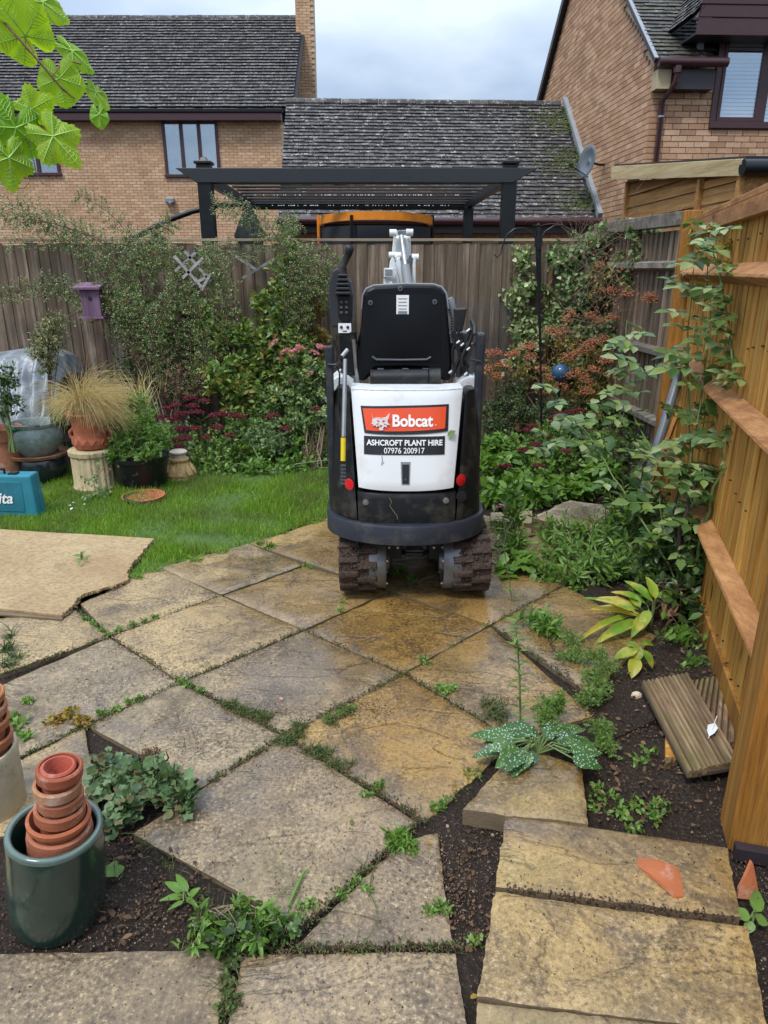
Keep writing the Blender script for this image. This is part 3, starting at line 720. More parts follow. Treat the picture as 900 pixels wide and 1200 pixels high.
# ---- new golden fence on the right: runs 15 degrees off the line of view
FA = math.radians(15.0); FD = Vector((math.sin(FA), math.cos(FA), 0)); FN = Vector((-math.cos(FA), math.sin(FA), 0))   # FN points into the garden
F0 = Vector((1.341, 2.451, 0))
def fpt(s, n=0.0, z=0.0): return F0 + FD * s + FN * n + Vector((0, 0, z))
nf = thing('garden_fence', 'new golden timber fence with arris rails along the right side', 'fence', F0)
nb = [feather_mesh(.122, 1.72, .008, seed=20 + i, mat=M['new_wood'], rag=.001) for i in range(5)]
ang = math.atan2(FD.y, FD.x)
s = -1.75; i = 0
while s < 2.42:
    if not (-.90 < s < -.80): place('board', nb[i % 5], nf, fpt(s, -.002 + R.uniform(-.002, .002), .09), (0, 0, ang + math.pi + .03 + R.uniform(-.02, .02)))
    s += .1045 + R.uniform(-.004, .004); i += 1
nl = MB(); s = -.74
while s < 2.3:
    for z in (1.515, 1.0, .41):
        for dz in (-.028, .022): p = fpt(s + R.uniform(-.01, .01), .0, z + dz + R.uniform(-.006, .006)); nl.tube([p - FN * .02, p + FN * .0135], .0035, 6)
    for z in (.12, .70, 1.25, 1.68):
        if R.random() < .7: p = fpt(s + R.uniform(-.03, .03), 0, z + R.uniform(-.03, .03)); nl.tube([p - FN * .02, p + FN * .0125], .0032, 5)
    s += .1045
nl.build('nail_heads', M['dkbox'], nf, kind='stuff')
def arris(s0, s1, z):
    mb = MB(); a = [(0, z - .048), (.062, z - .012), (.058, z + .0), (0, z + .045)]
    pts = [fpt(s0, n + .002, zz) for n, zz in a]; mb.prism(pts, fpt(s1) - fpt(s0))
    o = mb.build('arris_rail', M['new_rail'], nf, bevel=.003)
for z in (1.515, 1.0, .41):
    arris(-.815, 2.36, z)
    arris(-1.8, -.96, z)
mb = MB(); mb.bar(fpt(-.86, .022, 1.765), fpt(2.34, .022, 1.765), .038, .07); mb.build('counter_rail', M['new_rail'], nf, bevel=.003)
mb = MB(); mb.bar(fpt(-1.8, .0, 1.818), fpt(2.36, .0, 1.818), .07, .03); mb.build('capping_rail', M['new_rail'], nf, bevel=.004)
mb = MB(); mb.bar(fpt(-.86, .004, .02), fpt(2.36, .004, .02), .028, .15); mb.build('gravel_board', M['new_post'], nf, bevel=.003)
for s_, nn in ((-.885, .068), (2.42, .03)):
    mb = MB(); r3 = Matrix.Rotation(-FA, 3, 'Z'); mb.box(fpt(s_, nn, .93), (.125 if s_ < 0 else .11, .125 if s_ < 0 else .10, 1.9), r3); mb.build('post', M['new_post'], nf, bevel=.005)
# dark gravel-board clip at the foot of the near post
mb = MB(); mb.bar(fpt(-.972, .12, .004), fpt(-.972, -.2, .004), .03, .04); mb.build('base_strip', M['dkbox'], nf)

# ---- older grey fence between the new fence and the back fence
OA = Vector((1.985, 4.93, 0)); OB = Vector((1.885, 6.58, 0)); OD = (OB - OA).normalized(); ON = Vector((-OD.y, OD.x, 0))
of = thing('garden_fence', 'short old grey fence panel behind the climbers, joining the back fence', 'fence', OA)
om = [feather_mesh(.098, 1.78, .013, seed=40 + i, mat=M['old_wood']) for i in range(3)]
n_o = int((OB - OA).length / .085); oang = math.atan2(OD.y, OD.x)
for i in range(n_o): place('board', om[i % 3], of, OA + OD * (.06 + i * .085), (0, 0, oang + math.pi + .03))
for z in (.5, .98, 1.56):
    mb = MB(); a = [(0, z - .045), (.07, z - .02), (.07, z + .015), (0, z + .03)]
    mb.prism([OA + ON * n + Vector((0, 0, zz)) for n, zz in a], OB - OA); mb.build('rail', M['old_rail'], of)
mb = MB(); mb.bar(OA + Vector((0, 0, 1.845)) + ON * .02, OB + Vector((0, 0, 1.86)) + ON * .02, .09, .085); mb.build('capping_rail', M['old_rail'], of, bevel=.004)
for p in (OB,):
    mb = MB(); mb.box(p + Vector((-.02, -.02, .9)), (.09, .09, 1.8)); mb.build('post', M['old_wood'], of)

# ---- shed beyond the fence
def shed():
    X = 2.80; t = thing('garden_shed', 'golden boarded shed with a pale new fascia board, beyond the right fence', 'shed', (X, 8, 0))
    a, b = at(716, 195, 9.2), at(869, 186, 6.1); al, bl = at(716, 211, 9.2), at(869, 206, 6.1)
    mb = MB(); mb.prism([a, al, bl, b], (.035, 0, 0)); mb.build('fascia_board', M['fascia'], t, bevel=.003)
    # horizontal wall boards, each of them a plank
    z = 0.05; k = 0
    while z < 2.5:
        m2 = MB(); h = .135; ze = min(z + h - .006, 2.62)
        def top(y): return al.z + (bl.z - al.z) * (9.2 - y) / 3.1 + .02
        y0, y1 = 9.1, 6.14
        if z > top(y1): y1 = max(y1, 6.15)
        if z > top(y1) - .02: y1 = min(9.0, 9.2 - (al.z - .0 - z) * 3.1 / (al.z - bl.z) + .1)
        p = [Vector((X + .06, y1, z)), Vector((X + .06, y0, z)), Vector((X + .07, y0, min(ze, top(y0)))), Vector((X + .07, y1, min(ze, max(top(y1), z + .01))))]
        m2.prism(p, (.02, 0, 0)); m2.build('wall_board', M['shed_wood'], t); z += h; k += 1
    for y in (9.02, 6.95, 6.17):
        m2 = MB(); m2.box((X + .045, y, 1.15 if y < 9 else 1.25), (.04, .06, 2.3 if y < 9 else 2.5)); m2.build('corner_post', M['shed_wood'], t)
    m2 = MB(); m2.prism([(X + .09, 6.15, 0), (X + .09, 9.1, 0), (X + .09, 9.1, 2.52), (X + .09, 6.15, 2.24)], (1.8, 0, 0)); m2.build('wall', M['shed_wood'], t)
    m2 = MB(); m2.prism([a + Vector((.04, -.02, .0)), b + Vector((.04, 0, .0)), b + Vector((.04, 0, .02)), a + Vector((.04, 0, .02))], (2.2, 0, 0)); m2.build('roof', M['felt_and_shade'], t)
    m2 = MB(); c0 = at(870, 196, 6.08); m2.tube([c0, c0 + Vector((1.6, .05, .01))], .060, 12); m2.build('gutter_pipe', M['black_metal'], t, smooth=40)
shed()

# ---- roofs
def tiles(parent, O, ex, es, nx, ny, w, g, part_rows=(), mat_i=None, mat_o=None, col_filter=None, seed=0, th=.014, limit=300):
    """tiles laid in half-bond on a slope: O eave corner, ex unit along eave, es unit up slope"""
    r = random.Random(seed); ex, es = Vector(ex), Vector(es); nn = ex.cross(es).normalized()
    protos = []
    for k in range(4):
        mb = MB(); c = r.uniform(-.004, .004); ww = w * .485
        gp_ = th * .75; mb.hexa([Vector(p) for p in ((-ww, 0, gp_), (ww, 0, gp_), (ww, g * 1.25, -.004), (-ww, g * 1.25, -.004), (-ww, 0 + c, gp_ + th), (ww, 0 - c, gp_ + th + c), (ww, g * 1.25, th * .3), (-ww, g * 1.25, th * .3))]); mb.m = [1, 0, 1, 0, 0, 0]  # underside and butt edge coloured dark to paint the shadow line between rows
        protos.append(mb)
    pm = [m.mesh('tile', [mat_o or M['tile_obj'], M['felt_and_shade']]) for m in protos]
    rotm = Matrix((ex, es, nn)).transposed(); eul = rotm.to_euler(); stuff = MB(); cnt = 0
    for j in range(ny):
        for i in range(nx + (j % 2)):
            off = (i + (0 if j % 2 else .5)) * w + r.uniform(-.004, .004); hf = j % 2 and i in (0, nx)
            if hf: off = w * .25 if i == 0 else nx * w - w * .25
            p = O + ex * off + es * (j * g + r.uniform(-.006, .006)) + nn * (.016 + r.uniform(-.003, .004))
            if col_filter and not col_filter(off, j * g): continue
            if j in part_rows and cnt < limit and not hf:
                place('tile', pm[(i * 7 + j * 3) % 4], parent, p, eul); cnt += 1
            else:
                q = protos[(i * 7 + j * 3) % 4]; tw = Matrix.Rotation(r.uniform(-.012, .012), 3, nn)
                stuff.add([p + tw @ (rotm @ Vector((v[0] * (.5 if hf else 1), v[1], v[2]))) for v in q.v], q.f); stuff.m[-6:] = q.m
    if stuff.v: stuff.build('tiles', [mat_i or M['tile_isl'], M['felt_and_shade']], parent, kind='stuff')
    return cnt
def bricks(parent, O, ex, L, H, skip=None, objs=False, limit=0, seed=0, face=-1, opens=()):
    """stretcher-bond face of a wall: O lower corner, ex unit along the wall"""
    r = random.Random(seed); ex = Vector(ex); nn = ex.cross(Vector((0, 0, 1))); stuff = MB(); cnt = 0
    pm = []
    for k in range(3):
        mb = MB(); mb.box((0, 0, 0), (.2145, .02, .0655), taper=1.0); pm.append(mb.mesh('brick', M['brick_obj']))
    rot = math.atan2(ex.y, ex.x)
    rows = int(H / .075)
    for j in range(rows):
        z = O.z + j * .075 + .037; xx = -(.1125 if j % 2 else 0) + .107
        while xx < L + .05:
            if xx < 0 and not (skip and skip(.1, z)):
                p = O + ex * .052; p.z = z; stuff.box(p, (.102, .02, .0655), Matrix.Rotation(rot, 3, 'Z'))
            cut = [o_ for o_ in opens if o_[2] - .03 < z < o_[3] + .03 and xx + .107 > o_[0] and xx - .107 < o_[1]]
            if cut and 0 <= xx <= L and not (skip and skip(xx, z)):
                for a_, b_ in ((xx - .107, min(xx + .107, cut[0][0])), (max(xx - .107, cut[0][1]), xx + .107)):
                    if b_ - a_ > .02: p = O + ex * ((a_ + b_) / 2); p.z = z; stuff.box(p + nn * .001, (b_ - a_, .02, .0655), Matrix.Rotation(rot, 3, 'Z'))
                xx += .225; continue
            if 0 <= xx <= L and not (skip and skip(xx, z)):
                p = O + ex * xx; p.z = z; p += nn * (.0 + r.uniform(-.0015, .003))
                if objs and cnt < limit:
                    place('brick', pm[r.randrange(3)], parent, p, (0, r.uniform(-.004, .004), rot)); cnt += 1
                else:
                    m = Matrix.Rotation(rot, 3, 'Z'); stuff.box(p, (.2145, .02, .0655), m)
            xx += .225
    if stuff.v: stuff.build('bricks', M['brick_isl'] if objs or face > 0 else M['brick_far'], parent, kind='stuff')

# ---- far left house
def window(parent, x0, x1, z0, z1, Y, panes, ex=(1, 0, 0), out=(0, -1, 0), fr=.06, lights=None, back=None):
    """frame with mullions; x along ex from origin O"""
    pass
def left_house():
    Y = 22.0; t = thing('brick_house', 'two-storey buff brick house with a grey tiled roof, left beyond the back fence', 'house', (-7, Y, 0))
    wx0, wx1, wz0, wz1 = at(190, 0, Y).x, at(258, 0, Y).x, 0, 0
    wtl, wbr = at(189, 141, Y), at(259, 208, Y); ltl, lbr = at(-30, 165, Y), at(72, 206, Y)
    xr = at(331, 200, Y).x; xl = -13.0; ze = 5.45
    mb = MB(); mb.prism([(xl, Y + .012, 0), (xr - .002, Y + .012, 0), (xr - .002, Y + .012, ze), (xl, Y + .012, ze)], (0, 7.4, 0)); wall = mb.build('wall', M['mortar'], t)
    def skip(xx, z):
        X = xl + xx
        return z < 2.2 or X < -12.2
    bricks(wall, Vector((xl, Y, 0)), (1, 0, 0), xr - xl, ze, skip, seed=3, opens=((wtl.x - xl + .03, wbr.x - xl - .03, wbr.z, wtl.z), (ltl.x - xl + .03, lbr.x - xl - .03, lbr.z, ltl.z)))
    # windows
    for nm, a, b, npn in (('window', wtl, wbr, 3), ('window', ltl, lbr, 4)):
        f = MB(); w = b.x - a.x; h = a.z - b.z; fw = .075
        f.box((a.x + w / 2, Y - .02, a.z - fw / 2), (w, .09, fw)); f.box((a.x + w / 2, Y - .03, b.z + fw / 2), (w + .06, .11, fw))
        for k in range(npn + 1):
            xx = a.x + fw / 2 + (w - fw) * k / npn; f.box((xx, Y - .024, (a.z + b.z) / 2), (fw if k in (0, npn) else fw * 1.25, .08, h - 2 * fw - .002))
        fo = f.build('window', M['maroon'], t, bevel=.004)
        for k in range(npn):
            x0 = a.x + fw + (w - fw) * k / npn + .02; x1 = a.x + (w - fw) * (k + 1) / npn - .02
            g = MB(); g.box(((x0 + x1) / 2, Y - .018, (a.z + b.z) / 2), (x1 - x0 + .02, .006, h - 2 * fw)); g.build('pane', M['glass'], fo)
        g = MB(); g.sheet(lambda aa, bb: (a.x + fw + (w - 2 * fw) * aa, Y + .006 - .004 * math.sin(aa * 60), b.z + fw + (h - 2 * fw) * bb), 40, 1, (0, .002, 0)); g.build('net_curtain', M['curtain'] if npn == 3 else M['net'], fo)
    # gutter and fascia
    g = MB(); g.bar((xl, Y - .30, ze + .18), (xr + .12, Y - .30, ze + .18), .12, .11); g.build('gutter', M['black_metal'], t, bevel=.02)
    g = MB(); g.bar((xl, Y - .18, ze + .03), (xr + .06, Y - .18, ze + .03), .30, .17); g.build('fascia', M['maroon'], t)
    # roof
    O = Vector((xl, Y - .34, ze + .22)); ridge = Vector((0, 25.3, 8.80)); es = Vector((0, ridge.y - O.y, ridge.z - O.z)); Ls = es.length; es.normalize()
    xr2 = at(353, 60, 23.5).x
    rf = MB(); rf.prism([O, O + es * Ls, O + es * Ls - Vector((0, 0, .12)), O - Vector((0, 0, .05))], (xr2 - xl, 0, 0)); rf.prism([O + es * Ls, O + es * Ls + Vector((0, 3.7, -3.3)), O + es * Ls + Vector((0, 3.6, -3.4)), O + es * Ls - Vector((0, 0, .12))], (xr2 - xl, 0, 0))
    roof = rf.build('roof', M['felt_and_shade'], t)
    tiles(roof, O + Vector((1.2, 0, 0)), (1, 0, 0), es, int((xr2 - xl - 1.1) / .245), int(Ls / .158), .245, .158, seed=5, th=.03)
    rg = MB(); x = xl + 1.2
    while x < xr2 - .4:
        rg.tube([O * 0 + Vector((x, ridge.y, ridge.z - .01)), Vector((x + .43, ridge.y, ridge.z - .01 + R.uniform(-.01, .01)))], .10, 8); x += .445
    rg.build('ridge_tiles', M['tile_isl'], roof, kind='stuff')
    # chimney on the gable end
    c0, c1 = at(346, 10, 24.6).x, at(367.5, 10, 24.6).x
    ch = MB(); ch.box(((c0 + c1) / 2, 24.9, 5.2), (c1 - c0 - .03, .6, 10.4)); cho = ch.build('chimney', M['mortar'], t)
    for sgn in (0,):
        bb = Vector((c0, 24.585, 5.4)); bricks(cho, bb, (1, 0, 0), c1 - c0, 4.9, seed=8)
    ca = MB(); ca.box(((c0 + c1) / 2, 24.9, 10.02), (c1 - c0 + .1, .72, .12)); ca.box(((c0 + c1) / 2, 24.9, 10.34), (c1 - c0 + .04, .66, .5)); ca.build('chimney_cap', M['brick_far'], t)
    vt = MB(); pv = at(199, 235, Y - .1); vt.box(pv, (.26, .16, .12)); vt.tube([pv + Vector((0, 0, -.04)), pv + Vector((.06, -.18, -.1))], .05, 8); vt.build('vent_hood', M['gry_light'], t, bevel=.02)
left_house()

# ---- near right house, turned 2.6 degrees, and its garage running left
RA = math.radians(2.6); RC = Vector((at(768, 76, 11).x, 11, 0)); E1 = Vector((math.cos(RA), math.sin(RA), 0)); E2 = Vector((-math.sin(RA), math.cos(RA), 0))
def rp(s, tt, z): return RC + E1 * s + E2 * tt + Vector((0, 0, z))
def on_plane(u, v, tt):          # where the sight line meets the plane t = tt of this house
    d = ray(u, v); o = Vector((0, 0, CAM_H)); k = ((RC - o).dot(E2) + tt) / d.dot(E2); p = o + d * k
    return (p - RC).dot(E1), p.z
def right_house():
    t = thing('brick_house', 'near buff brick house with dark maroon windows, its tall gable wall facing left', 'house', RC)
    ze = 4.02; apt, apz = 3.65, 7.15; W = 7.3
    g = MB(); gable = [rp(.012, 0, 0), rp(.012, W, 0), rp(.012, W, 3.95), rp(.012, apt, apz - .03), rp(.012, 0, ze + .12)]
    g.prism(gable, E1 * 8); wall = g.build('gable_wall', M['mortar'], t)
    kz = (apz - ze - .15) / apt
    def skg(xx, z):
        tt = W - xx if False else xx
        top = ze + .12 + kz * tt if tt < apt else apz - .03 - (apz - 3.98) / (W - apt) * (tt - apt)
        return z > top - .03 or z < 1.6
    r = random.Random(4); stuff = MB(); pm = MB(); pm.box((0, 0, 0), (.2145, .02, .0655)); pm = pm.mesh('brick', M['brick_obj']); cnt = 0
    rot = math.atan2(E2.y, E2.x); m3 = Matrix.Rotation(rot, 3, 'Z')
    for j in range(int(apz / .075)):
        z = j * .075 + .037; tt = .107 - (.1125 if j % 2 else 0)
        while tt < W:
            if tt < 0 and not skg(.1, z): stuff.box(rp(-.004, .052, z), (.102, .02, .0655), m3)
            if tt > 0 and not skg(tt, z):
                p = rp(-.004 + r.uniform(-.003, .001), tt, z)
                if tt < 1.0 and z > 2.1 and cnt < 130: place('brick', pm, wall, p, (0, 0, rot)); cnt += 1
                else: stuff.box(p, (.2145, .02, .0655), m3)
            tt += .225
    stuff.build('bricks', M['brick_isl'], wall, kind='stuff')
    # front wall with individually laid bricks round the window
    fw = MB(); fw.prism([rp(.0, -.0, 0), rp(8, -.0, 0), rp(8, 0, ze + .1), rp(.0, -.0, ze + .1)], E2 * .011); 
    wallf = fw.build('front_wall', M['mortar'], t)
    sl, zb = on_plane(829, 151, 0); s2, zt = on_plane(845, 43, 0)
    def skf(xx, z): return z > ze - .02 or z < 1.9 or xx > 3.2
    bricks(wallf, rp(0, -.008, 0), E1, 3.4, ze, skf, objs=True, limit=290, seed=6, opens=((sl + .04, 9, zb + .04, 9),))
    # window
    wr = sl + 2.35; f = MB(); ft = .085
    def fb(s0, s1, z0, z1, d=.05, o=.0, mi=0):
        f.prism([rp(s0, -.035 - o, z0), rp(s1, -.035 - o, z0), rp(s1, -.035 - o, z1), rp(s0, -.035 - o, z1)], E2 * d, mi)
    zt = zb + 1.32
    fb(sl, wr, zb, zb + ft, .07, .02); fb(sl, wr, zt - ft, zt, .07); fb(sl, sl + ft, zb + ft + .001, zt - ft - .001, .06, .005); fb(wr - ft, wr, zb + ft + .001, zt - ft - .001, .06, .005)
    m1 = sl + .72; fb(m1 - .05, m1 + .05, zb + ft + .001, zt - ft - .001, .06, .006); fb(wr - .75, wr - .65, zb + ft + .001, zt - ft - .001, .06, .006)
    fo = f.build('window', M['maroon'], t, bevel=.006)
    sash = MB()
    for a, b in ((sl + ft, m1 - .05),):
        for (s0, s1, z0, z1) in ((a, b, zb + ft, zb + ft + .055), (a, b, zt - ft - .05, zt - ft), (a, a + .045, zb + ft + .056, zt - ft - .051), (b - .045, b, zb + ft + .056, zt - ft - .051)):
            sash.prism([rp(s0, -.052, z0), rp(s1, -.052, z0), rp(s1, -.052, z1), rp(s0, -.052, z1)], E2 * .04)
    sash.build('opening_sash', M['maroon'], fo, bevel=.004)
    for a, b in ((sl + ft, m1 - .05), (m1 + .05, wr - .75), (wr - .65, wr - ft)):
        gl = MB(); gl.prism([rp(a, -.02, zb + ft), rp(b, -.02, zb + ft), rp(b, -.02, zt - ft), rp(a, -.02, zt - ft)], E2 * .004); gl.build('pane', M['glass'], fo)
    bl = MB(); z = zb + ft + .01
    while z < zt - ft:
        bl.prism([rp(sl + ft, -.0145, z), rp(wr - ft, -.0145, z), rp(wr - ft, -.003, z + .036), rp(sl + ft, -.003, z + .036)], Vector((0, 0, .002))); z += .047
    for s_ in (sl + ft + .03, m1 + .62): bl.prism([rp(s_, -.0175, zb + ft), rp(s_ + .03, -.0175, zb + ft), rp(s_ + .03, -.0175, zt - ft), rp(s_, -.0175, zt - ft)], E2 * .0025)
    bl.build('blind_slats', M['blind'], fo, kind='stuff')
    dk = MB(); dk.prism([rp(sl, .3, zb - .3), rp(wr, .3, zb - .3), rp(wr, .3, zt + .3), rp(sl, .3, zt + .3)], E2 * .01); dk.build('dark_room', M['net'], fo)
    # roof slope and tiles
    es = (E2 * 3.75 + Vector((0, 0, apz + .12 - ze - .17))).normalized(); O = rp(-.07, -.2, ze + .13)
    Ls = 4.85
    rf = MB(); rf.prism([O, O + es * Ls, O + es * Ls - Vector((0, 0, .08)), O - Vector((0, 0, .04))], E1 * (sl + .0)); O9 = O + es * 1.9 + E1 * (sl + .002); rf.prism([O9, O + es * Ls + E1 * (sl + .002), O + es * Ls + E1 * (sl + .002) - Vector((0, 0, .08)), O9 - Vector((0, 0, .06))], E1 * (8 - sl))
    e3 = (E2 * 3.75 - Vector((0, 0, 3.3))); top = O + es * Ls; rf.prism([top, top + e3, top + e3 - Vector((0, 0, .08)), top - Vector((0, 0, .08))], E1 * 8)
    roof = rf.build('roof', M['felt_and_shade'], t)
    ds = sl - .12
    def flt(off, up): return off < sl - .04 or (off < 2.6 and up > 1.9)
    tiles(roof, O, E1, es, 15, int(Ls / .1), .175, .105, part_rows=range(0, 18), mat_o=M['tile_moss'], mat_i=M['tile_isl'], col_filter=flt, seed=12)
    vg = MB(); vg.bar(O + E1 * -.01 + Vector((0, 0, .0)), O + es * Ls + E1 * -.01, .03, .05); vg.bar(top - E1 * .03, top + e3 - E1 * .03, .05, .13); vg.build('verge_strip', M['dkbox'], roof)
    vg = MB(); vg.bar(O + E1 * .0 + Vector((0, 0, .03)), O + es * Ls + Vector((0, 0, .03)), .05, .03); vg.build('lead_verge', M['lead'], roof)
    # gutter, soffit, downpipe
    gz = ze + .11
    gt = MB(); gt.tube([rp(-.06, -.27, gz), rp(sl + .03, -.27, gz)], .058, 12); gt.build('gutter', M['maroon'], t, smooth=40)
    sf = MB(); sf.prism([rp(.16, -.2, gz - .3), rp(sl - .08, -.2, gz - .3), rp(sl - .08, -.2, gz - .07), rp(.16, -.2, gz - .07)], E2 * .19); sf.build('soffit_box', M['dkbox'], t)
    sf = MB(); sf.prism([rp(-.03, -.2, gz - .3), rp(.155, -.2, gz - .3), rp(.155, -.2, gz - .07), rp(-.03, -.2, gz - .07)], E2 * .18); sf.build('soffit_end', M['stone_plain'], t)
    a = rp(.20, -.27, gz - .05)
    dp = MB(); dp.tube([a, a - Vector((0, 0, .18)), rp(.13, -.07, gz - .42), rp(.13, -.07, 0)], .036, 10); dp.tube([rp(.20, -.27, gz - .13), rp(.20, -.27, gz - .05)], .055, 10); dp.build('downpipe', M['maroon'], t, smooth=40)
    for z in (gz - .62, gz - 1.75):
        cl = MB(); cl.tube([rp(.13, -.07, z), rp(.13, -.07, z + .022)], .044, 10); cl.build('pipe_clip', M['lead'], t)
    # dormer: maroon boards, dark soffit, small tiled roof and lead cheek
    d0, z0 = on_plane(843, 41, -.40); x1, ztop = on_plane(843, 0, -.40)
    for k, (za, zb2) in enumerate(((z0, z0 + .19), (z0 + .195, z0 + .33), (z0 + .335, z0 + .5))):
        fb2 = MB(); fb2.prism([rp(d0 - .30, -.40 - k * .01, za), rp(d0 + 4, -.40 - k * .01, za), rp(d0 + 4, -.40 - k * .01, zb2), rp(d0 - .30 + k * .02, -.40 - k * .01, zb2)], E2 * .03); fb2.build('fascia_board', M['maroon'], t, bevel=.005)
    so = MB(); so.prism([rp(d0 - .3, -.36, z0 + .01), rp(d0 + 4, -.36, z0 + .01), rp(d0 + 4, .0, z0 + .01), rp(d0 - .3, .9, z0 + .01)], Vector((0, 0, .03))); so.build('dormer_soffit', M['dkbox'], t)
    ck = MB(); ck.prism([rp(d0 - .1, -.03, zt - .9), rp(d0 - .1, 1.6, zt + .3), rp(d0 - .1, 1.6, z0 + .1), rp(d0 - .1, -.03, z0 + .1)], E1 * .08); ck.build('dormer_cheek', M['lead'], t)
    O2 = rp(d0 - .36, -.42, z0 + .18); ez = (E1 * .62 + Vector((0, 0, .78))).normalized()
    dr = MB(); dr.prism([O2, O2 + E2 * 3.0, O2 + E2 * 3.0 + ez * 1.6, O2 + ez * 1.6], (0.02, 0, .03)); dro = dr.build('dormer_roof', M['felt_and_shade'], t)
    rr = MB()
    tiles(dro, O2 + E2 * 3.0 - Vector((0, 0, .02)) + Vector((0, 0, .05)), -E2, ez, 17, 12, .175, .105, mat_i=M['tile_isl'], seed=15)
M['stone_plain'] = m_plain('cream_render_block', (.42, .34, .20), .8, .2, 12)
right_house()
def garage():
    t = thing('garage', 'low brick garage with a wide lichen-speckled tiled roof, between the two houses', 'garage', rp(-2.5, 1.7, 0))
    t0, z0, t1, z1 = 1.55, 2.30, 4.15, 4.46
    O = rp(-5.32, t0, z0); es = (E2 * (t1 - t0) + Vector((0, 0, z1 - z0))); Ls = es.length; es.normalize()
    w = MB(); w.prism([rp(-5.2, t0 + .25, 0), rp(-.05, t0 + .25, 0), rp(-.05, t0 + .25, z0 + .1), rp(-5.2, t0 + .25, z0 + .1)], E2 * 5); wall = w.build('wall', M['mortar'], t)
    bricks(wall, rp(-5.2, t0 + .24, 0), E1, 5.1, 2.3, lambda xx, z: z < 1.3, seed=9, face=1)
    rf = MB(); rf.prism([O, O + es * Ls, O + es * Ls - Vector((0, 0, .1)), O - Vector((0, 0, .05))], E1 * 5.3); tp = O + es * Ls; e3 = E2 * 2.6 - Vector((0, 0, 2.1))
    rf.prism([tp, tp + e3, tp + e3 - Vector((0, 0, .1)), tp - Vector((0, 0, .1))], E1 * 5.3); roof = rf.build('roof', M['felt_and_shade'], t)
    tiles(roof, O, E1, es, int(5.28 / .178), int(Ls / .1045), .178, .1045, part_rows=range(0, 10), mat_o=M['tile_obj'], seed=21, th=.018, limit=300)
    ms = LB(); n = 2600; s_ = 5.3 - np.abs(NR.normal(0, .42, n)); u_ = uni(.2, Ls - .1, n); k = (s_ > 3.9) & (NR.uniform(0, 1, n) < .5 + .5 * np.sin(u_ * 5)); s_, u_ = s_[k], u_[k]
    nn = E1.cross(es); P = np.array(O)[None] + s_[:, None] * np.array(E1) + u_[:, None] * np.array(es) + np.array(nn) * .035
    ms.add(T_BLOB, P, rnd(len(P), .4) + np.array(es), rnd(len(P), .3) + np.array(nn), uni(.03, .08, len(P)), uni(.02, .05, len(P))); ms.build('moss', M['lf_moss'], roof)
    rg = MB(); s_ = 0
    while s_ < 4.9:
        a = O + es * Ls + E1 * s_ + Vector((0, 0, .01 + R.uniform(-.006, .006))); rg.tube([a, a + E1 * .335], .085, 8); s_ += .345
    rg.build('ridge_tiles', M['tile_isl'], roof, kind='stuff')
    ld = MB(); ld.bar(O + E1 * 5.27 + Vector((0, 0, .07)), O + es * (Ls + .1) + E1 * 5.27 + Vector((0, 0, .07)), .08, .10); ld.build('lead_flashing', M['lead'], roof)
    gt = MB(); gt.tube([rp(-5.35, t0 - .05, z0 - .02), rp(-.05, t0 - .05, z0 - .02)], .058, 10); gt.build('gutter', M['maroon'], t, smooth=40)
    fs = MB(); fs.prism([rp(-5.3, t0 + .03, z0 - .2), rp(-.05, t0 + .03, z0 - .2), rp(-.05, t0 + .03, z0), rp(-5.3, t0 + .03, z0)], E2 * .03); fs.build('fascia', M['dkbox'], t)
garage()

# satellite dish on the gable wall
def dish():
    t = thing('satellite_dish', 'small grey satellite dish on the brick gable wall above the garage roof', 'satellite dish', at(692, 190, 12.6))
    c = at(691, 190, 12.6); ax = Vector((-.92, -.30, .10)).normalized(); a1 = ax.orthogonal().normalized(); a2 = ax.cross(a1)
    mb = MB(); n = 24; rings = [0, .09, .17, .235]
    for r_ in rings:
        for j in range(n):
            an = 2 * math.pi * j / n; mb.v.append(tuple(c + a1 * r_ * math.cos(an) + a2 * r_ * 1.08 * math.sin(an) + ax * (r_ ** 2 * 1.1)))
    for i in range(len(rings) - 1):
        for j in range(n): a = i * n + j; b = i * n + (j + 1) % n; mb.f.append((a, b, b + n, a + n)); mb.m.append(0)
    o = mb.build('reflector', M['pipe_grey'], t, smooth=60); so = o.modifiers.new('s', 'SOLIDIFY'); so.thickness = .008
    m = MB(); m.tube([c, c - ax * .12 + Vector((0.05, 0, -.02)), c - ax * .28 + Vector((.05, 0, 0))], .018, 8); m.build('bracket', M['black_metal'], t)
    m = MB(); q = c + ax * .34 - Vector((0, 0, .1)); m.tube([c - Vector((0, 0, .22)), q], .008, 6); m.box(q, (.05, .05, .06)); m.build('receiver_arm', M['black_metal'], t)
dish()

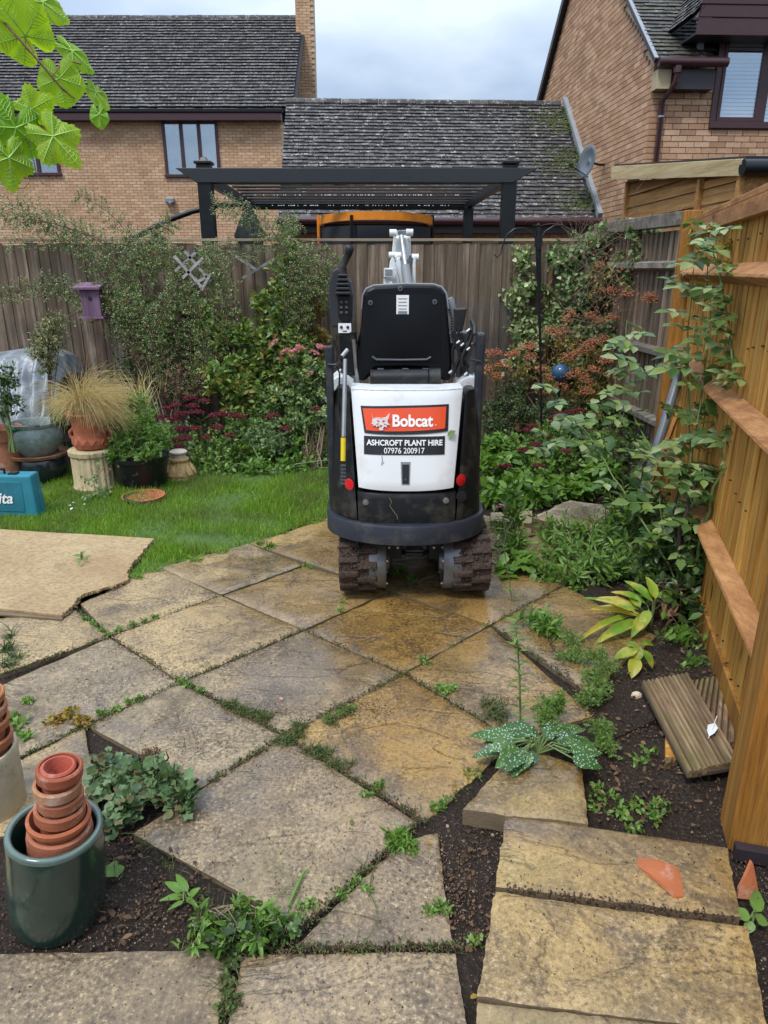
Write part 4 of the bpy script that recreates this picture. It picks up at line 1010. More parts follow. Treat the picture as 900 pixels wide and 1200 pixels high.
# ---- pergola beyond the fence
def pergola():
    t = thing('pergola', 'black metal pergola with a louvred roof, beyond the back fence', 'pergola', (-.3, 8.5, 0))
    Yf, Yr = 8.5, 11.2; pl, pr = at(239, 190, Yf), at(598, 190, Yf)
    for p in (pl, pr):
        m = MB(); m.box((p.x, Yf, (p.z - .03) / 2), (.15, .15, p.z - .03)); m.build('post', M['black_metal'], t, bevel=.006)
        m = MB(); m.box((p.x, Yf, p.z - .01), (.185, .185, .03)); m.box((p.x, Yf, p.z + .025), (.10, .10, .05), taper=.5); m.build('post_cap', M['black_metal'], t, bevel=.006)
    zb0, zb1 = at(400, 215, Yf).z, at(400, 198, Yf).z
    a, b = at(205, 200, Yf - .09), at(632, 200, Yf - .09)
    m = MB(); m.prism([Vector((a.x, Yf - .09, zb1)), Vector((a.x + .22, Yf - .09, zb0)), Vector((b.x - .28, Yf - .09, zb0)), Vector((b.x, Yf - .09, zb1))], (0, .04, 0)); m.build('front_beam', M['beam'], t, bevel=.004)
    m = MB(); m.prism([Vector((a.x, Yf + .05, zb1)), Vector((a.x + .22, Yf + .05, zb0)), Vector((b.x - .28, Yf + .05, zb0)), Vector((b.x, Yf + .05, zb1))], (0, .04, 0)); m.build('front_beam', M['beam'], t, bevel=.004)
    zr = at(400, 243, Yr).z
    lx, rx = pl.x + .35, pr.x - .1
    for xx in (at(286, 240, Yr).x + .05, at(549, 240, Yr).x):
        m = MB(); m.box((xx, Yr, zr / 2), (.14, .14, zr)); m.build('post', M['black_metal'], t, bevel=.006)
        m = MB(); m.bar((pl.x if xx < 0 else pr.x, Yf, zb0 + .06), (xx, Yr + .1, zr + .05), .06, .12); m.build('side_beam', M['black_metal'], t)
    m = MB(); m.box(((pl.x + pr.x) / 2 - .1, Yr, zr + .04), (pr.x - pl.x - .1, .05, .14)); m.build('rear_beam', M['black_metal'], t)
    k = 0; n = 9
    lou = MB(); lou.box((0, 0, 0), (pr.x - pl.x - .3, .11, .014), Matrix.Rotation(math.radians(-4), 3, 'X')); lm = lou.mesh('louvre', M['louvre'])
    for i in range(n):
        f = i / (n - 1); y = Yf + .2 + (Yr - Yf - .3) * f; z = (zb0 + .06) + (zr + .04 - zb0 - .06) * f
        place('louvre', lm, t, ((pl.x + pr.x) / 2 - .05 * f, y, z))
    lb = LB(); 
    for i in range(0, n, 4):
        nn = 60; f = i / (n - 1); y = Yf + .12 + (Yr - Yf - .3) * f; z = (zb0 + .02) + (zr - zb0 - .02) * f
        X = uni(pl.x + .3, pr.x - .4, nn); P = np.stack([X, np.full(nn, y), np.full(nn, z + .01)], 1); lb.add(T_BLOB, P, UP, (1, 0, 0), .016, .016)
    lb.build('hanging_raindrops', M['letter'], t)
pergola()
# ---- folded parasol on a curved boom
def parasol():
    Y = 8.9; t = thing('cantilever_parasol', 'folded dark parasol hanging from a long curved black boom, under the pergola', 'parasol', (at(291, 260, Y).x, Y, 0))
    pts = [at(u, v, Y) for u, v in ((150, 282), (170, 272), (198, 258), (225, 248), (255, 241), (280, 239), (293, 239))]
    m = MB(); m.tube(pts, .030, 10); m.build('boom', M['black_metal'], t, smooth=50)
    c = at(291, 240, Y); m = MB(); m.lathe([(.0, 0), (.045, -.005), (.05, -.06), (.075, -.12), (.12, -.24), (.155, -.34), (.13, -.40), (.09, -.55), (.075, -.8), (.05, -1.3)], c, 26, sq=lambda a: 1 + .22 * math.sin(a * 8)); m.build('folded_canopy', M['umbrella'], t, smooth=50)
    m = MB(); m.tube([c + Vector((0, 0, .05)), c - Vector((0, 0, 2.0))], .02, 8); m.build('pole', M['black_metal'], t)
    m = MB(); q = at(181, 272, Y); m.tube([q, q - Vector((0, 0, 1.2))], .03, 8); m.build('strut', M['black_metal'], t)
parasol()
# ---- trampoline
def trampoline():
    Y = 9.6; a, b = at(371, 258, Y), at(509, 258, Y); cx = (a.x + b.x) / 2; rx = (b.x - a.x) / 2
    t = thing('trampoline', 'trampoline enclosure with an orange padded rim and dark netting, behind the back fence', 'trampoline', (cx, Y + rx, 0))
    zt = at(440, 254, Y).z; arc = [Vector((cx + rx * math.cos(q), Y + rx + rx * math.sin(q), zt - .02 + .035 * math.sin(-q))) for q in [math.pi + math.pi * k / 20 for k in range(21)]]
    m = MB()
    for p, q in zip(arc, arc[1:]): m.bar(p, q + (q - p) * .04, .05, .10)
    m.build('padded_rim', M['orange'], t)
    m = MB()
    m.sheet(lambda s_, h: (arc[min(20, int(round(s_ * 20)))].x, arc[min(20, int(round(s_ * 20)))].y, (zt - 1.3) + (1.20) * h), 20, 2, (0, .01, 0)); m.build('netting', M['net'], t)
    for u in (373, 412, 507):
        p = at(u, 252, Y - .02 if u == 412 else Y + rx * .9); m = MB(); m.tube([Vector((p.x, p.y, p.z)), Vector((p.x - (.03 if u == 412 else 0), p.y, 0))], .022, 8); m.build('pole', M['black_metal'] if u != 373 else M['orange'], t)
    m = MB(); fr = [p - Vector((0, 0, 1.25)) for p in arc]; m.tube(fr, .03, 8); m.build('frame', M['steel_dk'], t)
trampoline()
# ================================================================== THE MICRO DIGGER
def text_mesh(s, bold=0.0, shear=0.0):
    cu = bpy.data.curves.new('t', 'FONT'); cu.body = s; cu.size = 1; cu.offset = bold; cu.resolution_u = 6; cu.shear = shear
    o = bpy.data.objects.new('t', cu); COL.objects.link(o); dg = bpy.context.evaluated_depsgraph_get(); dg.update()
    me = bpy.data.meshes.new_from_object(o.evaluated_get(dg)); bpy.data.objects.remove(o); bpy.data.curves.remove(cu)
    vs = [tuple(v.co) for v in me.vertices]; fs = [tuple(p.vertices) for p in me.polygons]; bpy.data.meshes.remove(me)
    return vs, fs
def lettering(name, s, box, surf, mat, parent, bold=.0, off=.0016, shear=0.0, dz=0.0):
    """real letters laid on a surface: box = (x0,x1,z0,z1), surf(x,z) -> y"""
    vs, fs = text_mesh(s, bold, shear); xs = [v[0] for v in vs]; ys = [v[1] for v in vs]
    a, b, c, d = min(xs), max(xs), min(ys), max(ys); x0, x1, z0, z1 = box; mb = MB(); out = []
    for v in vs:
        x = x0 + (v[0] - a) / (b - a) * (x1 - x0); z = z0 + (v[1] - c) / (d - c) * (z1 - z0) + dz * (v[0] - a) / (b - a); out.append((x, surf(x, z) - off, z))
    mb.add(out, fs); return mb.build(name, mat, parent)
DX = .105; HWID = .384
def yb(x, z):      # rear skin of the machine: curved in plan, leaning forward with height
    q = min(1.0, abs((x - DX) / HWID)); return 3.035 + .24 * q ** 3.8 + .27 * max(0, z - .45) ** 1.25
def hp(u, v, off=0.0):
    Y = 3.1
    for _ in range(8): p = at(u, v, Y); Y = yb(p.x, p.z) - off
    return at(u, v, Y)
def digger():
    D = thing('mini_digger', 'small white and black tracked digger seen from behind, parked on the wet patio', 'digger', (.14, 3.6, 0))
    P_ = lambda mb, name, mat, parent=D, **k: mb.build(name, mat, parent, **k)
    # tracks -------------------------------------------------------------
    rad, yc0, yc1 = .163, 3.215, 4.06
    def stad(s, r):      # distance along loop -> (y, z, tangent angle)
        Ls = yc1 - yc0; per = 2 * Ls + 2 * math.pi * r; s %= per
        if s < Ls: return yc0 + s, rad + .012 - r, 0.0
        s -= Ls
        if s < math.pi * r: a = s / r; return yc1 + r * math.sin(a), rad + .012 - r * math.cos(a), a
        s -= math.pi * r
        if s < Ls: return yc1 - s, rad + .012 + r, math.pi
        s -= Ls; a = s / r; return yc0 - r * math.sin(a), rad + .012 + r * math.cos(a), math.pi + a
    for (x0, x1, inner) in ((-.215, -.033, 1), (.330, .512, -1)):
        b = MB(); n = 110; w = x1 - x0; r = rad - .022; per = 2 * (yc1 - yc0) + 2 * math.pi * r
        for k in range(n):
            y, z, a = stad(per * k / n, r); yi, zi = y - math.sin(a) * .02 * 1, z + math.cos(a) * .02
            b.v += [(x0, y, z), ((x0 + x1) / 2, y, z), (x1, y, z), (x1, yi, zi), (x0, yi, zi)]
        for k in range(n):
            A, B = k * 5, ((k + 1) % n) * 5
            for i in range(5): b.f.append((A + i, A + (i + 1) % 5, B + (i + 1) % 5, B + i)); b.m.append(0)
        tr = P_(b, 'rubber_track', M['track'], smooth=40)
        nl = 37; rr = random.Random(3)
        lm = []
        for q in range(3):
            m = MB(); hw = w * .265; h = .014
            m.hexa([Vector(p) for p in ((-hw, -.020, -.004), (hw, -.025, -.004), (hw, .013, -.004), (-hw, .018, -.004), (-hw * .90, -.012 - q * .001, h), (hw * .93, -.017, h - q * .002), (hw * .93, .006, h), (-hw * .90, .011, h))])
            lm.append(m)
        meshes = [m.mesh('lug', M['track']) for m in lm]
        for k in range(nl * 2):
            side = k % 2; s_ = per * (k / 2 + (.0 if side == 0 else 0)) / nl; y, z, a = stad(s_, r)
            xx = x0 + w * (.26 if side == 0 else .74); flip = 0 if side == 0 else math.pi
            nrm = Vector((0, math.sin(a), -math.cos(a)))
            t_ = Vector((0, math.cos(a), math.sin(a))); ex = Vector((1, 0, 0)) if side == 0 else Vector((-1, 0, 0))
            ey = nrm.cross(ex); m3 = Matrix((ex, ey, nrm)).transposed() @ Matrix.Rotation(.10 * (1 if side == 0 else 1), 3, 'Z')
            place('lug', meshes[rr.randrange(3)], tr, (xx, y, z), m3.to_euler())
        # mud packed between the lugs
        lb = LB(); nn = 1100; ss = uni(0, per, nn); pos = [stad(s_, r + .004) for s_ in ss]
        Pm = np.array([(rr.uniform(x0, x1), p[0], p[1]) for p in pos]); Nm = np.array([(0, math.sin(p[2]), -math.cos(p[2])) for p in pos])
        lb.add(T_BLOB, Pm, Nm + rnd(nn, .3), rnd(nn), uni(.006, .020, nn), uni(.008, .024, nn)); lb.build('mud', M['track'], tr)
        # wheels inside the belt, with the grey inner discs
        for yc in (yc0, yc1):
            c = MB(); xi = x1 if inner > 0 else x0; s0 = inner
            prof = [(.0, .078), (.05, .078), (.062, .05), (.100, .05), (.112, .062), (.138, .062), (.142, .05), (.142, -.02)]
            k0 = 26
            for i, (rd, xo) in enumerate(prof):
                for j in range(k0): an = 2 * math.pi * j / k0; c.v.append((xi + s0 * (xo - .018), yc + rd * math.cos(an), rad + .012 + rd * math.sin(an)))
            for i in range(len(prof) - 1):
                for j in range(k0): A = i * k0 + j; B = i * k0 + (j + 1) % k0; c.f.append((A, B, B + k0, A + k0)); c.m.append(0)
            wh = P_(c, 'idler_wheel', M['steel_dk'], smooth=35)
            bt = MB()
            for j in range(5): an = 2 * math.pi * j / 5 + .3; bt.tube([(xi + s0 * .03, yc + .12 * math.cos(an), .175 + .12 * math.sin(an)), (xi + s0 * .052, yc + .12 * math.cos(an), .175 + .12 * math.sin(an))], .006, 6)
            bt.build('bolts', M['steel'], wh)
        fr = MB(); fr.box(((x0 + x1) / 2 + inner * .02, (yc0 + yc1) / 2, .17), (w * .6, yc1 - yc0 - .1, .10)); P_(fr, 'track_frame', M['blk_plastic'], bevel=.01)
        for yy in (3.45, 3.64, 3.83):
            c = MB(); c.tube([(x0 + .02, yy, .085), (x1 - .02, yy, .085)], .05, 14); P_(c, 'roller', M['steel_dk'], smooth=40)
    # undercarriage cross frame, lugs and coiled hoses between the tracks
    m = MB(); m.box((.148, 3.62, .245), (.30, .62, .13)); m.box((.148, 3.62, .32), (.24, .40, .06)); P_(m, 'cross_frame', M['blk_plastic'], bevel=.012)
    for x in (.045, .262):
        m = MB(); m.box((x, 3.235, .245), (.085, .10, .115)); pf = P_(m, 'bracket', M['blk_plastic'], bevel=.006)
        for dx in (-.02, .022):
            b = MB(); b.tube([(x + dx, 3.17, .255), (x + dx, 3.187, .255)], .0065, 8); b.build('bolt', M['steel'], pf)
    for sgn in (-1, 1):
        m = MB(); pts = []
        for k in range(90):
            tt = k / 89; cx = .152 + sgn * (.012 + .05 * tt); cz = .225 + .085 * (1 - tt) if sgn > 0 else .225 + .085 * (1 - tt)
            pts.append((cx + .016 * math.cos(k * .9), 3.25 + .02 * tt + .016 * math.sin(k * .9), .30 - .085 * tt))
        m.tube(pts, .0038, 5); P_(m, 'coiled_hose', M['gry_plastic'])
    m = MB(); m.tube([(.06, 3.30, .20), (.11, 3.26, .185), (.19, 3.26, .183), (.25, 3.3, .20)], .012, 8); P_(m, 'hydraulic_hose', M['rubber'])
    m = MB(); m.box((.148, 4.36, .18), (.70, .05, .2)); m.bar((.03, 4.34, .18), (.03, 3.9, .25), .05, .06); m.bar((.27, 4.34, .18), (.27, 3.9, .25), .05, .06); P_(m, 'dozer_blade', M['white_worn'], bevel=.008)
    # slew ring & deck
    m = MB(); m.lathe([(.0, .30), (.20, .30), (.20, .345), (.16, .345), (.16, .42)], (.13, 3.62, 0), 32); P_(m, 'slew_ring', M['steel_dk'], smooth=40)
    m = MB(); m.box((DX, 3.64, .44), (.70, .62, .06)); P_(m, 'deck_plate', M['frame_blue'], bevel=.02)
    # rear bumper band -----------------------------------------------------
    path = []
    for k in range(49):
        q = -1 + 2 * k / 48; x = DX + .389 * math.sin(q * math.pi / 2)
        c = math.cos(q * math.pi / 2); y = 3.30 - .300 * (abs(c) ** .85)
        path.append((DX + (x - DX) * .965, y))
    path = [(DX - .3755, 3.50)] + path + [(DX + .3755, 3.50)]
    m = MB(); n = len(path)
    for k, (x, y) in enumerate(path):
        if k in (0,): nx, ny = -1, 0
        elif k == n - 1: nx, ny = 1, 0
        else:
            dx, dy = path[k + 1][0] - path[k - 1][0], path[k + 1][1] - path[k - 1][1]; l = math.hypot(dx, dy); nx, ny = dy / l, -dx / l
        for o_, z in ((0, .332), (.010, .338), (.010, .418), (.004, .428), (-.036, .428), (-.036, .332)):
            m.v.append((x + nx * o_, y + ny * o_, z))
    for k in range(n - 1):
        for i in range(6): A = k * 6; B = A + 6; m.f.append((A + i, A + (i + 1) % 6, B + (i + 1) % 6, B + i)); m.m.append(0)
    m.f += [tuple(range(6)), tuple(reversed(range((n - 1) * 6, n * 6)))]; m.m += [0, 0]
    P_(m, 'rear_bumper', M['frame_blue'], smooth=35)
    # body skins ----------------------------------------------------------
    def X(u, v): return hp(u, v).x
    def skin(x0b, x1b, x0t, x1t, z0, z1, off=0.0, depth=.06, curve_bot=0.0, round_top=0.0, mat=None, name='panel', nu=14, nv=12):
        def f(a, b):
            xa = x0b + (x0t - x0b) * b; xb = x1b + (x1t - x1b) * b; x = xa + (xb - xa) * a
            zz0 = z0 - curve_bot * (1 - (2 * a - 1) ** 2); zz1 = z1 - (round_top * (abs(2 * a - 1) ** 4) if round_top else 0); z = zz0 + (zz1 - zz0) * b
            e = min(a, 1 - a, b, 1 - b); return (x, yb(x, z) - off + (.006 if e < 1e-6 else 0), z)
        m = MB(); m.sheet(f, nu, nv, (0, depth, 0)); return P_(m, name, mat, smooth=38)
    zl0, zl1 = .40, .572
    skin(-.255, -.122, -.235, -.158, .40, 1.010, 0, .30, round_top=.03, mat=M['blk_plastic'], name='side_cover', nu=8)
    skin(.332, .462, .372, .440, .40, 1.005, 0, .30, round_top=.03, mat=M['blk_plastic'], name='side_cover', nu=8)
    skin(-.118, .328, -.122, .330, zl0, zl1 - .006, -.002, .2, curve_bot=0, mat=M['blk_plastic'], name='lower_panel')
    hood = skin(-.116, .317, -.150, .358, .590, 1.022, .014, .16, curve_bot=.010, mat=M['white_paint'], name='rear_hood', nu=20, nv=20)
    m = MB(); m.box((DX, 3.48, .70), (.60, .46, .54)); P_(m, 'engine_block', M['blk_plastic'], bevel=.02)
    # white top of the hood rolling under the seat
    m = MB()
    m.sheet(lambda a, b: (-.150 + .508 * a, yb(DX - .254 + .508 * a, 1.022) - .012 + .30 * b, 1.021 + .012 * math.sin(b * math.pi) - .05 * b), 16, 8, (0, 0, -.02)); P_(m, 'hood_top', M['white_worn'], smooth=50)
    for x0, x1 in ((-.262, -.150), (.360, .466)):
        m = MB(); m.sheet(lambda a, b: (x0 + (x1 - x0) * a, 3.40 + .28 * b, 1.012 + .03 * math.sin(a * math.pi) + .008 * b), 8, 4, (0, 0, -.05)); P_(m, 'side_shoulder', M['white_worn'] if x0 > 0 else M['white_worn'], smooth=50)
    # badge
    def plate(px, mat, name, off, parent, nu=16, nv=4, bow=0.0):
        q = [hp(u, v, off) for u, v in px]     # tl,tr,br,bl
        def f(a, b):
            p = q[3].lerp(q[2], a).lerp(q[0].lerp(q[1], a), b); z = p.z - bow * (1 - (2 * a - 1) ** 2) * (1 - b); return (p.x, yb(p.x, z) - off, z)
        m = MB(); m.sheet(f, nu, nv, (0, .004, 0)); return m.build(name, mat, parent)
    bb = plate([(422.5, 475.5), (526, 473.5), (525, 505), (427, 507)], M['badge_blk'], 'badge_surround', .019, hood, bow=.008)
    br = plate([(425, 478.5), (523, 476.5), (521.5, 502), (429, 504)], M['badge_red'], 'badge', .022, hood, bow=.006)
    sf = lambda o: (lambda x, z: yb(x, z) - o)
    def bx(u0, v0, u1, v1, o=.02): a = hp(u0, v1, o); b = hp(u1, v0, o); return (a.x, b.x, a.z, b.z)
    lettering('lettering', 'Bobcat', bx(460, 485.5, 507.5, 500), sf(.0235), M['letter'], br, bold=.030)
    lettering('registered_dot', '.', bx(510.0, 497.0, 511.2, 498.4), sf(.0235), M['letter'], br)
    # cat head emblem: white face with ears, cheeks, dark eyes
    ex0, ex1, ez0, ez1 = bx(435.5, 482.5, 456.5, 503.5)
    face = [(.0, .98), (.10, .66), (.30, .74), (.55, .70), (.80, .76), (1.0, 1.0), (.97, .78), (.88, .60), (.90, .46), (1.0, .32), (.82, .30), (.86, .16), (.70, .22), (.62, .10), (.66, .03), (.50, -.02), (.40, .06), (.46, .18), (.36, .26), (.26, .16), (.24, .28), (.06, .24), (.12, .34), (-.03, .36), (.06, .44), (.02, .54), (.08, .66)]
    def emb(pts, o, mat, nm):
        m = MB(); m.prism([(ex0 + (ex1 - ex0) * a, yb(ex0 + (ex1 - ex0) * a, ez0) - o + .0, ez0 + (ez1 - ez0) * b) for a, b in pts], (0, .0015, 0)); return m.build(nm, mat, br)
    emb(face, .026, M['letter'], 'emblem')
    emb([(.28, .56), (.40, .48), (.44, .52), (.36, .58)], .0275, M['badge_red'], 'emblem_eye'); emb([(.58, .52), (.62, .48), (.76, .55), (.66, .59)], .0275, M['badge_red'], 'emblem_eye')
    emb([(.42, .30), (.60, .30), (.54, .20), (.47, .20)], .0275, M['badge_red'], 'emblem_muzzle'); emb([(.22, .36), (.40, .40), (.36, .34)], .0275, M['badge_red'], 'emblem_cheek'); emb([(.66, .40), (.84, .36), (.70, .34)], .0275, M['badge_red'], 'emblem_cheek')
    sk = plate([(426.5, 510.5), (521.5, 511), (521, 532.5), (426.5, 532)], M['badge_blk'], 'hire_sticker', .0165, hood)
    lettering('lettering', 'ASHCROFT PLANT HIRE', bx(429.5, 514.8, 518.5, 521.3, .0165), sf(.0185), M['letter'], sk, bold=.028)
    lettering('lettering', '07976 200917', bx(450, 524.5, 497.5, 531.2, .0165), sf(.0185), M['letter'], sk, bold=.006)
    lt = plate([(469.5, 541.5), (481, 541.5), (480, 568), (470.5, 568)], M['gry_light'], 'latch_recess', .017, hood, 4, 4)
    plate([(471.3, 544.5), (479.4, 544.5), (479.0, 566.8), (471.6, 566.8)], M['badge_blk'], 'latch', .0195, lt, 4, 4)
    m = MB(); c = hp(475.3, 562, .021); m.tube([c, c - Vector((0, .004, 0))], .006, 10); m.build('keyhole', M['gry_plastic'], lt)
    # stuck leaf
    # red reflectors, bolts, exhaust outlet
    for u, v in ((409.5, 567.5), (540, 562.5)):
        c = hp(u, v, .002); m = MB(); m.lathe([(0, 0), (.024, 0), (.0275, .003), (.0275, .010)], (0, 0, 0), 24)
        nx = (yb(c.x + .01, c.z) - yb(c.x - .01, c.z)) / .02; nrm = Vector((nx, -1, -.15 * 0)).normalized(); rot = nrm.to_track_quat('Z', 'Y').to_matrix()
        m.v = [tuple(rot @ Vector((v_[0], v_[1], .004 - .4 * v_[2])) + c) for v_ in m.v]; P_(m, 'reflector', M['red_lens'], smooth=30)
    for u, v in ((428.5, 588.5), (522.5, 586.5)):
        c = hp(u, v, .0); m = MB(); m.tube([c + Vector((0, .004, 0)), c - Vector((0, .004, 0))], .014, 14); m.tube([c - Vector((0, .004, 0)), c - Vector((0, .011, 0))], .0085, 6); P_(m, 'bolt', M['steel'])
    c = hp(540.5, 581.5); m = MB(); m.tube([c + Vector((0, .02, 0)), c - Vector((0, .006, 0))], .024, 18); m.tube([c - Vector((0, .004, 0)), c - Vector((0, .010, 0))], .012, 12); P_(m, 'exhaust_outlet', M['badge_blk'], smooth=40)
    m = MB(); pts = [hp(u, v, .0025) for u, v in ((456, 583), (459, 588), (457, 593), (461, 599), (465, 604), (466, 609))]; m.tube(pts, .0013, 4); P_(m, 'crack', M['twig'])
    m = MB(); pts = [hp(u, v, .0165) for u, v in ((447, 531), (448, 538), (447, 545), (450, 541))]; m.tube(pts, .0012, 4); P_(m, 'scratch', M['gry_light'], hood)
    # upright side frames ---------------------------------------------------
    xl, xr = at(388.5, 520, 3.30).x, at(558.8, 500, 3.30).x
    m = MB(); m.box((xl, 3.30, .81), (.034, .05, .78)); P_(m, 'side_frame', M['frame_blue'], bevel=.008)
    m = MB(); m.box((xr, 3.30, .84), (.040, .05, .84)); P_(m, 'side_frame', M['frame_blue'], bevel=.012)
    # left: gas strut, yellow sleeve, slots
    a, b = at(404.5, 421, 3.24), at(402.5, 512, 3.12); m = MB(); m.tube([a, b], .010, 10); m.tube([at(400.5, 418, 3.27), at(407, 410, 3.30)], .010, 8); P_(m, 'gas_strut', M['steel'], smooth=40)
    m = MB(); m.tube([at(402.3, 513, 3.12), at(402, 540, 3.10)], .0115, 10); P_(m, 'yellow_sleeve', M['yellow'], smooth=40)
    for k in range(6):
        m = MB(); p = hp(402.5, 545.5 + k * 4.2, .006); m.box(p, (.026, .012, .010)); P_(m, 'vent_slat', M['gry_plastic'])
    m = MB(); m.tube([at(u, v, 3.24) for u, v in ((398, 438), (397, 470), (399, 500), (405, 512))], .0045, 6); P_(m, 'cable', M['rubber'])
    m = MB(); m.tube([at(u, v, 3.26) for u, v in ((392, 432), (398, 424), (404, 431), (398, 437), (394, 428))], .006, 6); P_(m, 'hose_clip', M['rubber'])
    # left control console
    Yc = 3.52; px = [(385, 330), (389, 317), (395, 313), (401, 317), (410, 331), (413.5, 346), (412.5, 384), (388.5, 384), (385, 362)]
    m = MB(); m.prism([at(u, v, Yc) for u, v in px][::-1], (0, .26, 0)); con = P_(m, 'control_console', M['console_black'], bevel=.01)
    m = MB(); m.prism([at(u, v, Yc - .012) for u, v in ((396, 346), (411.5, 346), (412, 372), (408, 378), (401, 377), (396.5, 371))][::-1], (0, .02, 0)); m.build('switch_panel', M['blk_plastic'], con, bevel=.006)
    for i in range(3):
        for j in range(2):
            m = MB(); m.box(at(400 + j * 6, 354 + i * 6, Yc - .016), (.013, .006, .010)); m.build('button', M['gry_plastic'], con)
    m = MB()
    for k in range(5):
        v0 = 321 + k * 5.2; w = 12.5 + k * 1.5; m.prism([at(u, v, Yc - .030 - .004 * k) for u, v in ((401.5 - w / 2, v0 + 3.6), (401.5 + w / 2, v0 + 3.6), (401.5 + w / 2 - 1.2, v0), (401.5 - w / 2 + 1.2, v0))][::-1], (0, .12, 0))
    m.build('rubber_boot', M['badge_blk'], con, bevel=.004)
    m = MB(); js = [at(u, v, Yc + .03) for u, v in ((400.5, 328), (399.5, 319), (402, 311), (406, 303), (408.5, 296), (409.5, 291), (410, 287))]; m.tube(js, [.028, .032, .018, .016, .020, .023, .014], 14); m.build('joystick', M['blk_plastic'], con, smooth=60)
    m = MB(); m.box(at(404, 384.5, Yc - .02), (.062, .006, .045)); lab = m.build('sticker', M['letter'], con)
    for dx in (-4, 3.5):
        m = MB(); m.tube([at(404 + dx, 383.5, Yc - .0235), at(404 + dx, 383.5, Yc - .0265)], .0075, 8); m.build('eye_mark', M['badge_blk'], lab)
    m = MB(); m.box(at(404, 388, Yc - .0235), (.02, .003, .004)); m.build('mouth_mark', M['badge_blk'], lab)
    m = MB(); m.prism([at(u, v, Yc - .01) for u, v in ((397, 392), (414, 392), (416, 440), (400, 440))][::-1], (0, .2, 0)); P_(m, 'console_base', M['blk_plastic'], bevel=.008)
    m = MB(); m.tube([at(413.5, 389, Yc - .03), at(415, 404, Yc - .03)], .018, 10); P_(m, 'grab_knob', M['blk_plastic'], smooth=40)
    m = MB(); m.prism([at(u, v, 3.55) for u, v in ((393, 440), (416, 440), (416, 462), (393, 462))][::-1], (0, .2, 0)); P_(m, 'console_foot', M['white_worn'])
    m = MB(); m.tube([at(414.5, 398, 3.42), at(417, 432, 3.42), at(421, 455, 3.40)], .008, 8); P_(m, 'seat_lever', M['steel'])
    m = MB(); m.tube([at(u, v, 3.46) for u, v in ((395, 392), (393, 402), (396, 412), (394, 424))], .006, 6); m.tube([at(u, v, 3.46) for u, v in ((391, 398), (390, 412), (392, 430))], .007, 6); P_(m, 'hydraulic_hose', M['rubber'])
    # seat shell ------------------------------------------------------------
    Ys = 3.50
    out = [(419, 446), (417.5, 420), (419, 400), (423, 384), (424.5, 362), (426, 346), (430, 339), (438, 335.5), (475, 333.5), (508, 334), (517, 337), (522, 344), (524.5, 362), (526.5, 384), (529, 405), (530, 425), (528.5, 446), (520, 447), (500, 432), (475, 431), (440, 432), (428, 447)]
    def ys(v): return Ys + .0006 * (440 - v) * .9
    mo = [at(u, v, ys(v)) for u, v in out][::-1]
    m = MB(); m.prism(mo, (0, .05, .004)); seat = P_(m, 'seat_back', M['seat_black'], bevel=.014)
    rim = [at(u, v, ys(v) + .03) for u, v in [(423.8, 362), (425.2, 346), (429.4, 338.4), (438, 334.7), (475, 332.7), (508, 333.3), (517.5, 336.4), (522.8, 343.5), (525.2, 362)]]
    m = MB(); m.tube(rim, .0055, 8); m.build('rim_trim', M['gry_light'], seat, smooth=50)
    m = MB(); m.sheet(lambda a, b: (at(432 + 84 * a, 425 - 80 * b, ys(425 - 80 * b)).x, ys(425 - 80 * b) - .004 - .010 * math.sin(a * math.pi) * math.sin(b * math.pi), at(440, 425 - 80 * b, ys(425 - 80 * b)).z), 16, 12, (0, .012, 0)); m.build('seat_shell', M['seat_black'], seat, smooth=60)
    m = MB(); m.tube([at(u, v, ys(v) - .012) for u, v in ((436, 418), (441, 421.5), (470, 422), (500, 421.5), (505, 418.5))], .006, 8); m.build('moulded_lip', M['gry_plastic'], seat, smooth=60)
    for u, v in ((469, 338.5), (434, 355), (509.5, 354)):
        c = at(u, v, ys(v) - .012); m = MB(); m.lathe([(.0045, 0), (.0105, 0), (.0125, .004), (.0125, .008)], (0, 0, 0), 16); m.v = [(c.x + a, c.y + z - .002, c.z + b) for a, b, z in m.v]; m.build('bolt_washer', M['gry_plastic'], seat)
    m = MB(); m.box(at(471.8, 357, ys(357) - .018), (.060, .003, .088)); lb_ = m.build('label', M['letter'], seat)
    for k in range(5):
        m = MB(); m.box(at(471.8, 350 + k * 4, ys(357) - .0205), (.044 - .006 * (k % 2), .001, .003 if k < 4 else .012)); m.build('print_line', M['gry_light'], lb_)
    m = MB(); m.box((.10, 3.78, 1.125), (.40, .42, .09)); P_(m, 'seat_cushion', M['seat_black'], bevel=.03)
    m = MB(); m.box((.10, 3.72, 1.05), (.36, .34, .07)); P_(m, 'seat_base', M['blk_plastic'], bevel=.02)
    # document tube under the seat
    a, b = at(435, 444, 3.36), at(502, 443, 3.36); c2 = at(516, 443, 3.36)
    m = MB(); m.tube([a, b], .043, 20); m.tube([b, c2], .0475, 20); m.tube([a - Vector((.004, 0, 0)), a + Vector((.008, 0, 0))], .045, 20); P_(m, 'document_tube', M['blk_plastic'], smooth=40, bevel=.003)
    m = MB(); m.box(at(476, 450, 3.42), (.34, .05, .03)); P_(m, 'tube_shelf', M['blk_plastic'], bevel=.01)
    for u in (446, 475, 499):
        m = MB(); m.box(at(u, 434, 3.40), (.03, .04, .015)); P_(m, 'hinge', M['steel_dk'])
    # right-hand lever cluster
    Yq = 3.62
    m = MB(); m.tube([at(u, v, Yq) for u, v in ((525, 350), (527, 355), (530, 363), (532, 372), (533, 388))], [.024, .026, .020, .016, .014], 12); P_(m, 'joystick', M['gry_light'], smooth=60)
    m = MB()
